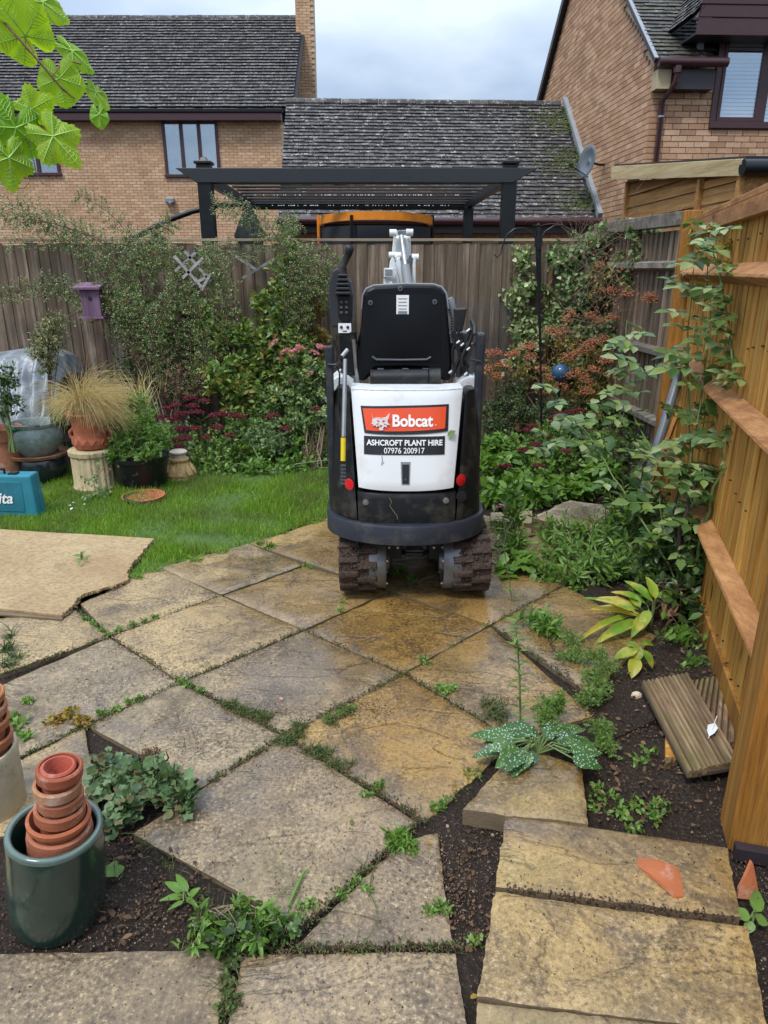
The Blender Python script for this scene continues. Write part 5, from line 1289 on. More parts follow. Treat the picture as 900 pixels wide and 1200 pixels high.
    for k in range(8): m.lathe([(.014, 0), (.019, .006), (.014, .012)], at(531 + .2 * k, 392 - k * 3, Yq), 12)
    P_(m, 'spring_boot', M['gry_plastic'], smooth=40)
    m = MB(); m.prism([at(u, v, Yq - .1) for u, v in ((532.5, 362), (547.5, 361), (546.5, 367), (542, 389), (532, 389), (533, 368))][::-1], (0, .06, 0)); P_(m, 'lever_box', M['badge_blk'], bevel=.006)
    m = MB(); m.box(at(537, 398, Yq + .05), (.10, .14, .08)); m.box(at(545, 425, Yq - .05), (.07, .12, .20)); P_(m, 'valve_block', M['gry_plastic'], bevel=.008)
    m = MB(); m.box(at(531, 396, Yq - .02), (.05, .03, .05)); P_(m, 'white_bracket', M['white_worn'], bevel=.004)
    rr = random.Random(9)
    for k in range(9):
        u0, v0 = rr.uniform(530, 552), rr.uniform(384, 400); u1, v1 = rr.uniform(532, 552), rr.uniform(428, 445)
        m = MB(); Yk = Yq - rr.uniform(.12, .24); pts = [at(u0 + (u1 - u0) * s_ + 4 * math.sin(s_ * 5 + k), v0 + (v1 - v0) * s_, Yk) for s_ in [i / 8 for i in range(9)]]
        m.tube(pts, rr.uniform(.006, .010), 7); P_(m, 'hydraulic_hose', M['rubber'], smooth=60)
    for u, v in ((549, 387), (542, 404), (549, 409), (546, 438), (537, 401), (528, 436)):
        m = MB(); p = at(u, v, 3.42); m.tube([p - Vector((.007, 0, .006)), p + Vector((.007, 0, .006))], .007, 6); P_(m, 'hose_fitting', M['steel'])
    m = MB(); m.tube([at(553, 376, 3.38), at(556, 384, 3.35), at(556, 392, 3.33)], .012, 8); P_(m, 'cap', M['blk_plastic'])
    m = MB(); m.tube([at(u, v, 3.27) for u, v in ((551, 421), (558, 422.5), (563, 423.5))], .005, 6); P_(m, 'cable_tie', M['rubber'])
    m = MB(); m.tube([at(u, v, 3.27) for u, v in ((384, 427), (390, 427.5), (394, 427))], .005, 6); P_(m, 'cable_tie', M['rubber'])
    m = MB(); pts = [at(u, v, 3.30) for u, v in ((556, 402), (562, 412), (563, 424), (560, 432))]; m.tube(pts, .008, 8); P_(m, 'hydraulic_hose', M['rubber'], smooth=60)
    # digging arm in front: boom, dipper, ram -------------------------------
    Ya = 4.75
    def P4(l, Y, d, mat, name, par=D, bv=.006): m = MB(); m.prism([at(u, v, Y) for u, v in l][::-1], (0, d, 0)); return P_(m, name, mat, par, bevel=bv)
    P4([(455, 338), (455.5, 318), (457, 306), (459.5, 301), (462, 303), (470, 338)], Ya, .06, M['white_worn'], 'boom_plate')
    P4([(484, 338), (483.5, 318), (483.8, 301), (486, 301), (487.5, 305), (487, 338)], Ya, .06, M['white_worn'], 'boom_plate')
    P4([(462, 338), (464.5, 303), (468.5, 301), (470.5, 312), (472.5, 338)], Ya + .03, .05, M['white_paint'], 'boom_box')
    P4([(459, 298), (461.5, 274), (463.5, 270), (466, 271), (465.5, 300), (462, 301)], Ya + .18, .03, M['white_worn'], 'dipper_plate')
    P4([(478.5, 300), (476.5, 272), (478.5, 269.5), (481, 272), (482, 300)], Ya + .18, .03, M['white_worn'], 'dipper_plate')
    P4([(462, 276), (463.5, 270), (478, 269), (479.5, 275), (471, 279)], Ya + .22, .05, M['steel_dk'], 'dipper_head')
    for u, v, r_ in ((460.5, 273, .022), (480, 272.5, .022), (459.5, 299, .020), (486.5, 302, .024), (466.5, 301, .03)):
        p = at(u, v, Ya + .1); m = MB(); m.tube([p - Vector((.022, 0, 0)), p + Vector((.022, 0, 0))], r_, 12); P_(m, 'pivot_pin', M['white_worn'], smooth=40)
    m = MB(); m.tube([at(470.5, 277, Ya + .14), at(475.5, 313, Ya)], .017, 12); P_(m, 'ram_rod', M['steel'], smooth=50)
    m = MB(); m.tube([at(475, 312, Ya - .02), at(479, 340, Ya - .1)], .030, 14); P_(m, 'ram_barrel', M['gry_light'], smooth=50)
    m = MB(); m.tube([at(482, 302, Ya + .02), at(481.5, 309, Ya + .02)], .02, 10); P_(m, 'linkage', M['gry_plastic'])
    m = MB(); m.box(at(455.5, 319.5, Ya - .05), (.062, .05, .055)); wl_ = P_(m, 'work_light', M['white_worn'], bevel=.004)
    m = MB(); m.box(at(455.5, 319, Ya - .077), (.044, .006, .032)); m.build('lens', M['gry_light'], wl_)
    m = MB(); m.box(at(453, 330, Ya - .03), (.04, .04, .04)); m.tube([at(456, 334, Ya - .06), at(458.5, 331, Ya - .06), at(460, 335, Ya - .06)], .008, 8); P_(m, 'light_bracket', M['white_worn'])
    m = MB(); m.prism([(.04, 4.35, .50), (.20, 4.35, .50), (.20, 4.80, 1.46), (.04, 4.80, 1.46)], (0, .13, .0)); P_(m, 'main_boom', M['white_worn'], bevel=.01)
    m = MB(); m.box((.12, 4.22, .46), (.20, .30, .20)); P_(m, 'swing_post', M['white_worn'], bevel=.02)
    m = MB(); m.bar((.12, 4.95, 1.74), (.12, 5.15, .55), .09, .11); P_(m, 'dipper_arm', M['white_worn'], bevel=.01)
    m = MB(); m.lathe([(.02, -.17), (.17, -.12), (.19, 0), (.17, .12)], (.12, 5.12, .42), 14); P_(m, 'bucket', M['steel_dk'], smooth=40)
    m = MB(); m.box((.10, 4.10, .475), (.52, .36, .03)); P_(m, 'footplate', M['frame_blue'])
    return D
digger()
m = LB(); p = hp(528.5, 507.5, .024)
# ================================================================== POTS AND OTHER SMALL THINGS
TC1, TC2, TC3 = (.36, .115, .05), (.37, .14, .075), (.33, .125, .075)
def pot(name, label, cat, base, prof, mat, col, n=36, sq=None, group=None, smooth=40, parts=(), extra=None):
    """profile from the outer foot up over the rim and down inside"""
    mb = MB(); mb.lathe(prof, base, n, sq=sq); mb.f.append(tuple(reversed(range(n)))); mb.m.append(0)
    k = len(prof); mb.f.append(tuple((k - 1) * n + j for j in range(n))); mb.m.append(0)
    t = thing(name, label, cat, base, group)
    mb.build('body', mat, t, color=col, smooth=smooth); return t
def flowerpot(r, h, th=.008, rim=.30, lip=.006):
    rb = r * .70; hr = h * rim
    return [(rb, 0), (rb + (r - lip - rb) * (1 - rim), h - hr), (r, h - hr + .002), (r + .001, h - .004), (r - .003, h), (r - th + .001, h), (r - th - .001, h - .01), (r - th - .003, h - hr), (rb - th + .004, th + .01), (.001, th + .01)]
# soil fill for planted pots
def soil_disc(parent, base, r, z):
    mb = MB(); mb.lathe([(.001, .006), (r * .5, .008), (r, 0)], (base[0], base[1], base[2] + z), 20); mb.build('potting_soil', M['soil'], parent)

# --- green glazed planter, foreground left, holding a stack of terracotta pots
gb = gp(61, 1092, -.03); gb = Vector((gb.x, gb.y + .09, -.03))
def front_pots():
    TL = math.radians(6.5); tilt = lambda o, c, dz: (setattr(o, 'rotation_euler', (o.rotation_euler[0], o.rotation_euler[1] + TL, 0)), setattr(o, 'location', c + Vector((math.sin(TL) * dz - .016, 0, dz * math.cos(TL)))))
    c = Vector((at(62, 1000, 1.36).x, 1.36, -.03)); rt = .108; h = .292
    prof = [(.082, 0), (.100, .010), (.110, .035), (.1145, .09), (.1145, .17), (.110, .25), (.1085, h - .012), (.107, h - .003), (.102, h), (.096, h - .003), (.094, h - .012), (.094, h - .09), (.092, .05), (.001, .04)]
    t = pot('glazed_planter', 'dark green glazed planter holding a stack of terracotta pots, lower left', 'planter', c, prof, M['glaze_green'], (.014, .036, .028), 48)
    m = MB(); m.lathe([(.1085, h - .016), (.1095, h - .010), (.108, h - .002), (.102, h + .0015), (.095, h - .001), (.0935, h - .008)], c, 48); m.build('rim', M['glaze_green'], t, color=(.10, .15, .125), smooth=60)
    tilt(t, c, 0)
    # stack inside: each pot sits in the one below
    seq = [(.0815, .125, .0, TC3, 'dusty pink terracotta pot, lowest of the stack inside the green planter'),
           (.0785, .125, .020, (.36, .125, .065), 'pinkish terracotta pot, second from the bottom inside the green planter'),
           (.0785, .105, .072, (.38, .11, .045), 'terracotta pot with the thick rounded rim, third up inside the green planter'),
           (.0625, .092, .118, (.33, .10, .045), 'brownish terracotta pot in the middle of the stack inside the green planter'),
           (.0565, .085, .156, (.33, .11, .05), 'narrow dark terracotta pot below the tan one inside the green planter'),
           (.0575, .085, .192, (.38, .175, .08), 'tan-stained terracotta pot, second from the top inside the green planter'),
           (.0560, .085, .232, (.31, .08, .035), 'top dark-rimmed terracotta pot of the stack in the green planter'),
           (.0420, .060, .262, (.40, .085, .05), 'small bright orange-red pot nested in the very top of the stack')]
    r = random.Random(2); base = c.z + .150
    for k, (rr, hh, dz, col, lab) in enumerate(seq):
        rr *= .91
        q = Vector((c.x + .010 + .0012 * k + r.uniform(-.003, .003), c.y + r.uniform(-.003, .003), base + dz - (0 if k else 0)))
        pr = flowerpot(rr, hh, rim=.34 if k != 2 else .16, lip=.005 if k != 2 else .009)
        o = pot('terracotta_pot', lab, 'flower pot', q, pr, M['terracotta'], col, 40, group='terracotta pots stacked in the green planter')
        o.rotation_euler = (r.uniform(-.03, .03), r.uniform(-.03, .03), 0); tilt(o, Vector((q.x, q.y, c.z)), q.z - c.z)
    # pots cut by the left picture edge
    c2 = Vector((at(-15, 930, 1.72).x, 1.72, -.03)); prof = [(.085, 0), (.10, .02), (.104, .20), (.107, .222), (.104, .236), (.096, .236), (.092, .21), (.09, .1), (.001, .1)]
    pot('stone_pot', 'cream cast pot cut by the left edge, holding stacked terracotta pots', 'planter', c2, prof, M['stone'], (.52, .44, .30), 40)
    for k, (rr, hh, dz, lab) in enumerate([(.074, .11, .13, 'lowest terracotta pot of the stack cut by the left picture edge'), (.072, .11, .18, 'second terracotta pot of the stack cut by the left picture edge'), (.066, .10, .245, 'third terracotta pot of the stack cut by the left picture edge'), (.062, .10, .29, 'fourth terracotta pot of the stack cut by the left picture edge'), (.058, .095, .335, 'topmost terracotta pot of the stack cut by the left picture edge')]):
        pot('terracotta_pot', lab, 'flower pot', c2 + Vector((math.sin(TL) * dz, 0, dz)), flowerpot(rr, hh, rim=.28), M['terracotta'], (.40, .135 + .006 * k, .065), 36, group='terracotta pots stacked at the left edge').rotation_euler = (0, TL, 0)
front_pots()

def back_pots():
    # terracotta urn with straw grass on a cream fluted pedestal pot
    c = gp(106, 575, 0); c = Vector((c.x, c.y + .13, -.01))
    flute = lambda a: 1 + .025 * (1 if math.cos(a * 22) > 0 else -1)
    h1 = at(106, 527, c.y - .1).z
    t = pot('pedestal_pot', 'cream fluted upturned pot under the terracotta urn', 'planter', c, [(.160, 0), (.162, .02), (.153, .03), (.153, h1 - .05), (.165, h1 - .04), (.167, h1 - .01), (.155, h1), (.001, h1)], M['stone'], (.50, .40, .23), 88, sq=lambda a: flute(a))
    b = Vector((c.x + .005, c.y, c.z + h1 + .002)); H_ = at(103, 482, c.y).z - b.z; k = H_ / .28
    prof = [(r_ * .88, z_) for r_, z_ in ((.10, 0), (.135, .010), (.145, .03 * k), (.150, .055 * k), (.138, .075 * k), (.130, .09 * k), (.134, .14 * k), (.142, .22 * k), (.150, .25 * k), (.172, .262 * k), (.177, .272 * k), (.173, .28 * k), (.150, .28 * k), (.135, .26 * k), (.12, .2 * k), (.001, .24 * k))]
    t = thing('terracotta_urn', 'terracotta urn full of straw-coloured grass on the cream pot', 'urn', b)
    mb = MB(); mb.lathe(prof, b, 40); mb.build('body', M['terracotta'], t, color=(.43, .13, .06), smooth=45)
    for j in range(13):        # leaf band at the foot
        an = 2 * math.pi * j / 13; m = MB(); o = Vector((math.cos(an), math.sin(an), 0)); sd = Vector((-o.y, o.x, 0)); bb = b + Vector((0, 0, .012))
        m.prism([bb + o * .118 + sd * .027, bb + o * .134 + sd * .030 + Vector((0, 0, .03 * k)), bb + o * .138 + Vector((0, 0, .075 * k)), bb + o * .134 - sd * .030 + Vector((0, 0, .03 * k)), bb + o * .118 - sd * .027], o * -.012)
        m.build('moulded_leaf', M['terracotta'], t, color=(.40, .115, .055), bevel=.004)
    for s_ in (-1, 1):
        m = MB(); m.tube([b + Vector((s_ * .112, 0, .07 * k)), b + Vector((s_ * .150, 0, .085 * k)), b + Vector((s_ * .152, 0, .12 * k)), b + Vector((s_ * .120, 0, .15 * k))], .014, 8); m.build('lug_handle', M['terracotta'], t, color=(.40, .115, .055), smooth=50)
    # straw grass
    lb = LB(); n = 2400; top = b + Vector((0, 0, H_ - .03)); az = uni(0, 2 * math.pi, n); lean = uni(.05, 1.0, n) ** .8 * 1.05
    D0 = np.stack([np.cos(az) * np.sin(lean) + .30, np.sin(az) * np.sin(lean) * .8, np.cos(lean)], 1); P0 = np.array(top)[None] + np.stack([np.cos(az), np.sin(az), az * 0], 1) * uni(0, .07, n)[:, None]
    L = uni(.12, .40, n); N0 = np.stack([-np.sin(az), np.cos(az), az * 0], 1)
    segs = 4; P = P0.copy(); D = norm(D0); W = uni(.0016, .0032, n)
    for s_ in range(segs):
        l = L / segs * 1.25; lb.add(T_STICK, P, D, N0, l * 1.03, W * (1 - .2 * s_)); P = P + D * l[:, None]; D = norm(D + np.array((0.06, -.02, -.60)) * (uni(.5, 1.2, n)[:, None]) + rnd(n, .06))
    g = thing('ornamental_grass', 'arching straw-coloured tuft of grass growing in the terracotta urn', 'plant', top); lb.build('blades', M['stipa'], g)
    # grey speckled bowl on a brown ring on a dark blue pot
    c = at(44, 540, 4.90); q = gp(52, 562, 0); c = Vector((q.x - .02, q.y + .06, -.01)); zz = at(44, 537, c.y - .12).z
    pot('dark_pot', 'dark blue-black glazed pot under the speckled bowl', 'planter', c, [(.12, 0), (.16, .03), (.185, .10), (.18, zz - .02), (.17, zz), (.001, zz)], M['glaze_green'], (.012, .018, .03), 36)
    pot('pot_saucer', 'brown round saucer between the dark pot and the speckled bowl', 'saucer', c + Vector((-.02, 0, zz)), [(.17, 0), (.215, .008), (.222, .03), (.212, .034), (.2, .018), (.001, .018)], M['terracotta'], (.24, .10, .05), 40)
    hb = at(44, 494, c.y).z - (c.z + zz + .02); s = hb
    pot('speckled_bowl', 'round grey-green speckled glazed bowl with a grey rim', 'planter', c + Vector((-.02, 0, zz + .02)), [(.12, 0), (.165, .06 * s / .25), (.192, .12 * s / .25), (.190, .18 * s / .25), (.172, .215 * s / .25), (.186, .235 * s / .25), (.188, s), (.172, s), (.160, .21 * s / .25), (.16, .10 * s / .25), (.001, .14)], M['glaze_speck'], (.27, .33, .31), 44)
    m = MB(); m.tube([at(u, v, c.y - .16) for u, v in ((-6, 520), (4, 512), (14, 504), (24, 502))], .020, 10); m.tube([at(u, v, c.y - .16) for u, v in ((24, 502), (30, 499.5), (46, 499))], .009, 8, 1)
    o = m.build('garden_hose', [M['hose'], M['steel_dk']], smooth=50); tag(o, 'green hose end with a metal nozzle lying across the rim of the speckled bowl', 'hose')
    # terracotta pot at far left
    c = gp(6, 568, 0); c = Vector((c.x, c.y + .1, 0)); h = at(6, 500, c.y).z
    pot('terracotta_pot', 'terracotta pot at the left edge holding a small dark shrub, behind the toolcase', 'flower pot', c, flowerpot(.135, h, .014, .22, .012), M['terracotta'], TC2, 36)
    # black tub
    c = gp(160, 577, 0); c = Vector((c.x, c.y + .16, -.01)); h = at(166, 537, c.y - .15).z
    pot('black_tub', 'wide black plastic tub overflowing with greenery', 'planter', c, [(.155, 0), (.165, .01), (.195, h - .03), (.207, h - .028), (.209, h - .002), (.20, h), (.19, h - .02), (.16, h - .05), (.001, h - .04)], M['bluepl'], (.008, .008, .009), 40)
    # ornate cream finial
    c = gp(208, 564, 0); c = Vector((c.x, c.y + .09, -.005)); H_ = at(208, 527, c.y).z
    pf = [(.118, 0), (.120, .02), (.112, .03), (.118, .045), (.105, .075), (.085, .11), (.065, .14), (.058, .155), (.075, .165), (.074, .178), (.056, .185), (.054, .215), (.066, .222), (.068, .236), (.058, .245), (.001, .245)]
    k = H_ / .245; t = thing('stone_finial', 'ornate ochre stone finial with a cream band, standing on the lawn edge', 'ornament', c)
    mb = MB(); mb.lathe([(r_, z * k) for r_, z in pf[:11]] + [(.001, .186 * k)], c, 64, sq=lambda a: 1 + .035 * math.sin(a * 16)); mb.build('base', M['stone'], t, color=(.50, .32, .13), smooth=60)
    mb = MB(); mb.lathe([(r_, z * k) for r_, z in pf[10:]], c, 32); mb.build('neck', M['stone'], t, color=(.60, .50, .40), smooth=50)
    for j in range(10):
        an = 2 * math.pi * j / 10; m = MB(); o = Vector((math.cos(an), math.sin(an), 0)); sd = Vector((-o.y, o.x, 0))
        m.prism([c + o * .112 + sd * .02 + Vector((0, 0, .05 * k)), c + o * .10 + sd * .026 + Vector((0, 0, .085 * k)), c + o * .074 + Vector((0, 0, .135 * k)), c + o * .10 - sd * .026 + Vector((0, 0, .085 * k)), c + o * .112 - sd * .02 + Vector((0, 0, .05 * k))], o * .014)
        m.build('carved_leaf', M['stone'], t, color=(.54, .35, .15), bevel=.004)
    # saucer on the grass
    c = gp(168, 580, .03); t = thing('pot_saucer', 'terracotta saucer with a dark swirl lying on the lawn in front of the black tub', 'saucer', c)
    mb = MB(); mb.lathe([(.12, -.03), (.145, -.012), (.148, 0), (.138, .002), (.13, -.006), (.06, -.008), (.055, -.002), (.048, -.008), (.001, -.008)], c, 40); mb.build('body', M['terracotta'], t, color=(.46, .13, .06), smooth=40)
    mb = MB(); pts = [c + Vector((math.cos(a) * (.055 + .02 * a), math.sin(a) * (.055 + .02 * a), -.005)) for a in [2.2 + i * .12 for i in range(26)]]
    mb.tube(pts, [.004 + .010 * math.sin(i / 25 * math.pi) for i in range(26)], 6); mb.build('swirl', M['dkbox'], t)
    # tool case
    q = gp(28, 606, 0); zt = at(25, 545, q.y).z; a = gp(-45, 598, 0); b = gp(44.5, 606, 0)
    Yc = gp(20, 607, 0).y; xr = at(42, 590, Yc).x; xd = at(46.5, 600, Yc + .1).x; h = at(20, 558, Yc).z; h2 = at(20, 545, Yc + .12).z
    t = thing('tool_case', 'teal plastic tool case standing on the lawn, cut by the left picture edge', 'tool case', (xr - .2, Yc + .07, 0))
    m = MB(); x0 = xr - .46; m.prism([(x0, Yc, .0), (xr, Yc, .0), (xr - .012, Yc + .012, h), (x0, Yc + .012, h)], (0, .062, 0)); m.build('front_shell', M['bluepl'], t, color=(.022, .19, .25), bevel=.012)
    m = MB(); m.prism([(x0, Yc + .066, .0), (xr, Yc + .066, .0), (xr - .012, Yc + .066, h), (x0, Yc + .066, h)], (0, .062, 0)); m.build('back_shell', M['bluepl'], t, color=(.022, .18, .235), bevel=.012)
    m = MB(); m.prism([(x0 + .05, Yc - .003, .05), (xr - .075, Yc - .003, .04), (xr - .075, Yc + .008, h - .04), (x0 + .05, Yc + .008, h - .04)], (0, .01, 0)); m.build('front_recess', M['bluepl'], t, color=(.016, .15, .20), bevel=.004)
    m = MB(); m.box((xr - .14, Yc + .055, h + .004), (.055, .05, .02)); m.build('latch', M['blk_plastic'], t, bevel=.004)
    m = MB(); m.tube([(xr - .30, Yc + .06, h), (xr - .30, Yc + .06, h + .03), (xr - .20, Yc + .06, h + .03), (xr - .20, Yc + .06, h)], .009, 8); m.build('handle', M['blk_plastic'], t)
    xa, xb = at(-26, 586, Yc).x, at(15.5, 586, Yc).x; za, zb = at(8, 590, Yc).z, at(8, 577, Yc).z
    lettering('lettering', 'makita', (xa - .03, xb, za, zb), lambda x, z: Yc - .0035, M['letter'], t, bold=.02, shear=.3)
back_pots()

# --- plastic-sheet covered heap on the left
def tarp():
    Y = 5.95; t = None
    pts = [(-120, 440), (-60, 425), (0, 420), (20, 416), (40, 414), (62, 424), (72, 445)]
    prof = [at(u, v, Y) for u, v in pts]; n = 44
    def f(a, b):
        k = a * (len(prof) - 1); i = min(int(k), len(prof) - 2); p = prof[i].lerp(prof[i + 1], k - i)
        fold = 1.6 * abs(math.sin(a * 26 + 2.5 * math.sin(a * 7) + .8 * b)) - .8 + .5 * math.sin(a * 61 + 3 * b) + 1.5 * fbm(a * 5, b * 3, 1.5, 2)
        y = Y - .05 - .50 * (1 - b) ** 1.1 - .05 * fold * (1 - b) ** .7 ; z = p.z * (b ** .8) + .012 * fbm(a * 6, b * 5, 1.2)
        return (p.x + .06 * (1 - b) * (a - .2), y, z)
    m = MB(); m.sheet(f, 90, 22, (0, .02, 0)); m2 = MB()
    m.sheet(lambda a, b: (lambda q: (q[0], q[1] + .55 * b, q[2] + .05 * math.sin(b * 3) - .02 * b))(f(a, 1.0)), 60, 8, (0, 0, -.01))
    o = m.build('sheeted_heap', M['tarp'], smooth=60); tag(o, 'heap covered with a grey translucent plastic sheet, in front of the fence at the left', 'plastic sheet')
tarp()

# --- bird box, trellis, mesh panel, pole, ball, pipe, block
def box_on_fence():
    Y = 6.42; a, b = at(98, 338, Y), at(124, 370, Y); t = thing('bird_box', 'faded mauve wooden bird box on the back fence among the climber', 'bird box', ((a.x + b.x) / 2, Y, b.z))
    w = b.x - a.x; h = a.z - b.z; cx = (a.x + b.x) / 2
    m = MB(); m.box((cx, Y - .03, (a.z + b.z) / 2), (w, .13, h)); m.build('body', M['purple'], t, bevel=.004)
    m = MB(); r = Matrix.Rotation(math.radians(12), 3, 'X'); m.box((cx - .01, Y - .04, a.z + .022), (w + .07, .19, .022), r); m.build('roof', M['purple'], t, bevel=.003)
    m = MB(); m.box((cx, Y - .1, b.z - .008), (w + .05, .06, .016)); m.build('floor_board', M['purple'], t)
    m = MB(); p = Vector((cx, Y - .097, a.z - h * .35)); m.tube([p, p - Vector((0, .004, 0))], .016, 12); m.build('entrance_hole', M['badge_blk'], t)
box_on_fence()
def trellis():
    def lat(label, segs, w=.022, Y=6.18):
        c = at(*segs[0][:2], Y); t = thing('trellis_piece', label, 'trellis', c, 'trellis pieces on the back fence')
        for k, (u0, v0, u1, v1) in enumerate(segs):
            m = MB(); yy = Y - (.012 if k % 2 else 0); m.bar(at(u0, v0, yy), at(u1, v1, yy), .010, w, up=(0, -1, 0)) if False else m.bar(at(u0, v0, yy), at(u1, v1, yy), w, .009, up=(0, -1, 0)); m.build('lath', M['grey_slat'], t)
    lat('grey diamond trellis piece showing through the climber left of the tall green shrub', [(205, 318, 229, 296), (214, 326, 238, 302), (224, 334, 247, 322), (204, 300, 236, 336), (216, 294, 247, 330), (236, 340, 246, 322)])
    lat('small trellis corner high up, right of the diamond trellis piece', [(276, 300, 300, 316), (284, 326, 320, 304)], Y=6.46)
    lat('broken trellis piece low behind the tall green shrub', [(298, 352, 322, 374), (306, 378, 326, 356), (310, 382, 324, 393)], Y=6.40)
trellis()
def mesh_panel():
    Y = 6.46; a, b = at(524, 352, Y), at(600, 352, Y); z1 = a.z; z0 = at(560, 440, Y).z
    t = thing('wire_mesh', 'square wire mesh panel fixed on the back fence behind the digger', 'wire mesh', ((a.x + b.x) / 2, Y, z0)); m = MB(); x = a.x - .1
    while x < b.x: m.bar((x, Y, z0), (x, Y, z1), .0032, .0032); x += .0262
    z = z0
    while z < z1: m.bar((a.x - .1, Y - .003, z), (b.x, Y - .003, z), .0032, .0032); z += .0262
    m.build('wires', M['gry_plastic'], t, kind='stuff')
mesh_panel()
def crook():
    g = gp(636, 566, -.02); Y = g.y; t = thing('plant_pole', 'tall black garden pole with two curled hooks at the top', 'plant pole', g); top = at(631, 272, Y)
    P = lambda u, v: at(u, v, Y)
    m = MB(); pts = [g, P(634.5, 500), P(633.5, 430), P(632, 350), P(631, 285), P(631, 268)]; m.tube(pts, .0085, 8); m.build('pole', M['black_metal'], t, smooth=50)
    m = MB(); m.tube([P(631, 292), P(631, 266)], [.018, .012], 8); m.ball(P(631, 264), .012); m.box(P(631, 283), (.05, .03, .07)); m.build('collar', M['black_metal'], t)
    for dx in (-3, 3):
        m = MB(); m.tube([P(631 + dx, 270), P(631 + dx * .8, 300), P(632 + dx * .4, 345)], .006, 6); m.build('side_rod', M['black_metal'], t)
    hk = MB(); hk.tube([P(u, v) for u, v in ((629, 283), (624, 273), (614, 267), (603, 268), (594, 275), (589, 286), (587, 297), (583, 302), (579, 298))], .0045, 6); hk.build('hook', M['black_metal'], t, smooth=50)
    hk = MB(); hk.tube([P(u, v) for u, v in ((633, 281), (639, 271), (650, 264), (660, 264), (668, 270), (672, 276))], .0045, 6); hk.build('hook', M['black_metal'], t, smooth=50)
crook()
def misc():
    c = at(657, 437, 5.6); t = thing('glass_ball', 'dark blue glass garden ball among the rust-coloured flowers', 'garden ball', (c.x, c.y, 0))
    m = MB(); m.ball(c, .072, 24, 16); m.build('ball', M['blueball'], t, smooth=80)
    m = MB(); m.tube([(c.x, c.y, 0), (c.x, c.y, c.z - .06)], .012, 8); m.build('stem', M['black_metal'], t)
    a, b = at(800, 425, 4.55), at(744, 610, 4.15); o = MB(); o.tube([a, b], .030, 14); o = o.build('drain_pipe', M['pipe_grey'], smooth=50); tag(o, 'grey plastic drainpipe leaning in the corner against the new fence', 'pipe')
    a, b = at(806, 455, 4.4), at(757, 580, 4.1); o = MB(); o.bar(a, b, .022, .03); o = o.build('timber_batten', M['new_post']); tag(o, 'thin reddish batten leaning beside the grey drainpipe', 'batten')
    # concrete block and slab edge behind the plants
    c = [gp(623, 606, .10), gp(700, 625, .10), gp(716, 592, .10), gp(668, 585, .10)]
    cen, me = slab_mesh(c, n=16, th=.13, rough=.008, jit=.008, seed=3); o = place('stone_block', me, None, cen, color=(.58, .47, .30)); tag(o, 'thick pale stone block with a rusty patch, at the foot of the right-hand flower bed', 'stone block')
    c = [gp(575, 610, .03), gp(624, 612, .03), gp(624, 598, .03), gp(575, 600, .03)]
    cen, me = slab_mesh(c, n=8, th=.05, rough=.005, seed=5); o = place('edging_stone', me, None, cen, color=(.50, .40, .25)); tag(o, 'low pale edging stone left of the thick stone block', 'edging stone')
    # grooved decking offcuts
    def deck(px, z, label, n, col=None, tilt=0):
        c = [gp(u, v, z) for u, v in px]; t = thing('decking_offcut', label, 'decking', sum(c, Vector()) / 4)
        for k in range(n):
            a0, a1 = (k + .06) / n, (k + .94) / n; m = MB(); r = R.uniform(-.004, .004)
            p = [c[0].lerp(c[1], a0), c[0].lerp(c[1], a1), c[3].lerp(c[2], a1), c[3].lerp(c[2], a0)]; mid0 = p[0].lerp(p[1], .5) + Vector((0, 0, .011)); mid1 = p[3].lerp(p[2], .5) + Vector((0, 0, .011))
            dn = Vector((0, 0, -.016)); q0, q1 = p[0].lerp(p[1], .25) + Vector((0, 0, .009)), p[0].lerp(p[1], .75) + Vector((0, 0, .009)); q3, q2 = p[3].lerp(p[2], .25) + Vector((0, 0, .009)), p[3].lerp(p[2], .75) + Vector((0, 0, .009))
            ext = (p[0] - p[3]).normalized() * R.uniform(-.006, .006)
            prof0 = [p[0] + dn + ext, p[1] + dn + ext, p[1] + ext, q1 + ext, q0 + ext, p[0] + ext]; prof1 = [p[3] + dn, p[2] + dn, p[2], q2, q3, p[3]]
            m.v = [tuple(x_) for x_ in prof0 + prof1]; m.f = [tuple(reversed(range(6))), tuple(range(6, 12))] + [(i, (i + 1) % 6, 6 + (i + 1) % 6, 6 + i) for i in range(6)]; m.m = [0] * 8
            m.build('ridge_strip', M['deck'], t)
        m = MB(); m.prism([p_ + Vector((0, 0, -.022)) for p_ in c], (0, 0, .012)); m.build('backing', M['bark'], t)
        return t
    deck([(778, 898), (862, 872), (862, 790), (808, 800)], .00, 'reddish grooved decking offcut lying underneath, against the fence foot', 9)
    deck([(806, 906), (868, 895), (806, 790), (752, 800)], .045, 'mossy grooved decking offcut lying on top, carrying the feather', 11)
    m = MB(); m.prism([gp(u, v, -.01) for u, v in ((779, 893), (812, 893), (806, 870), (779, 868))], (0, 0, .02)); o = m.build('wood_offcut', M['new_wood']); tag(o, 'small yellow wood offcut sticking out beneath the mossy decking', 'wood offcut')
    # feather
    lb = LB(); p0, p1 = gp(831, 863, .068), gp(838, 845, .075); d = np.array(p1 - p0); L = np.linalg.norm(d)
    t_ = thing('feather', 'small pale grey feather lying on the mossy decking offcut', 'feather', p0); lb.add(T_OVAL, [p0], d, UP, L * 1.1, .032); lb.build('vane', M['feather'], t_, kind=None); m = MB(); m.tube([p0 - Vector(d) * .1, p1 + Vector(d) * .35], .0012, 5); m.build('quill', M['letter'], t_)
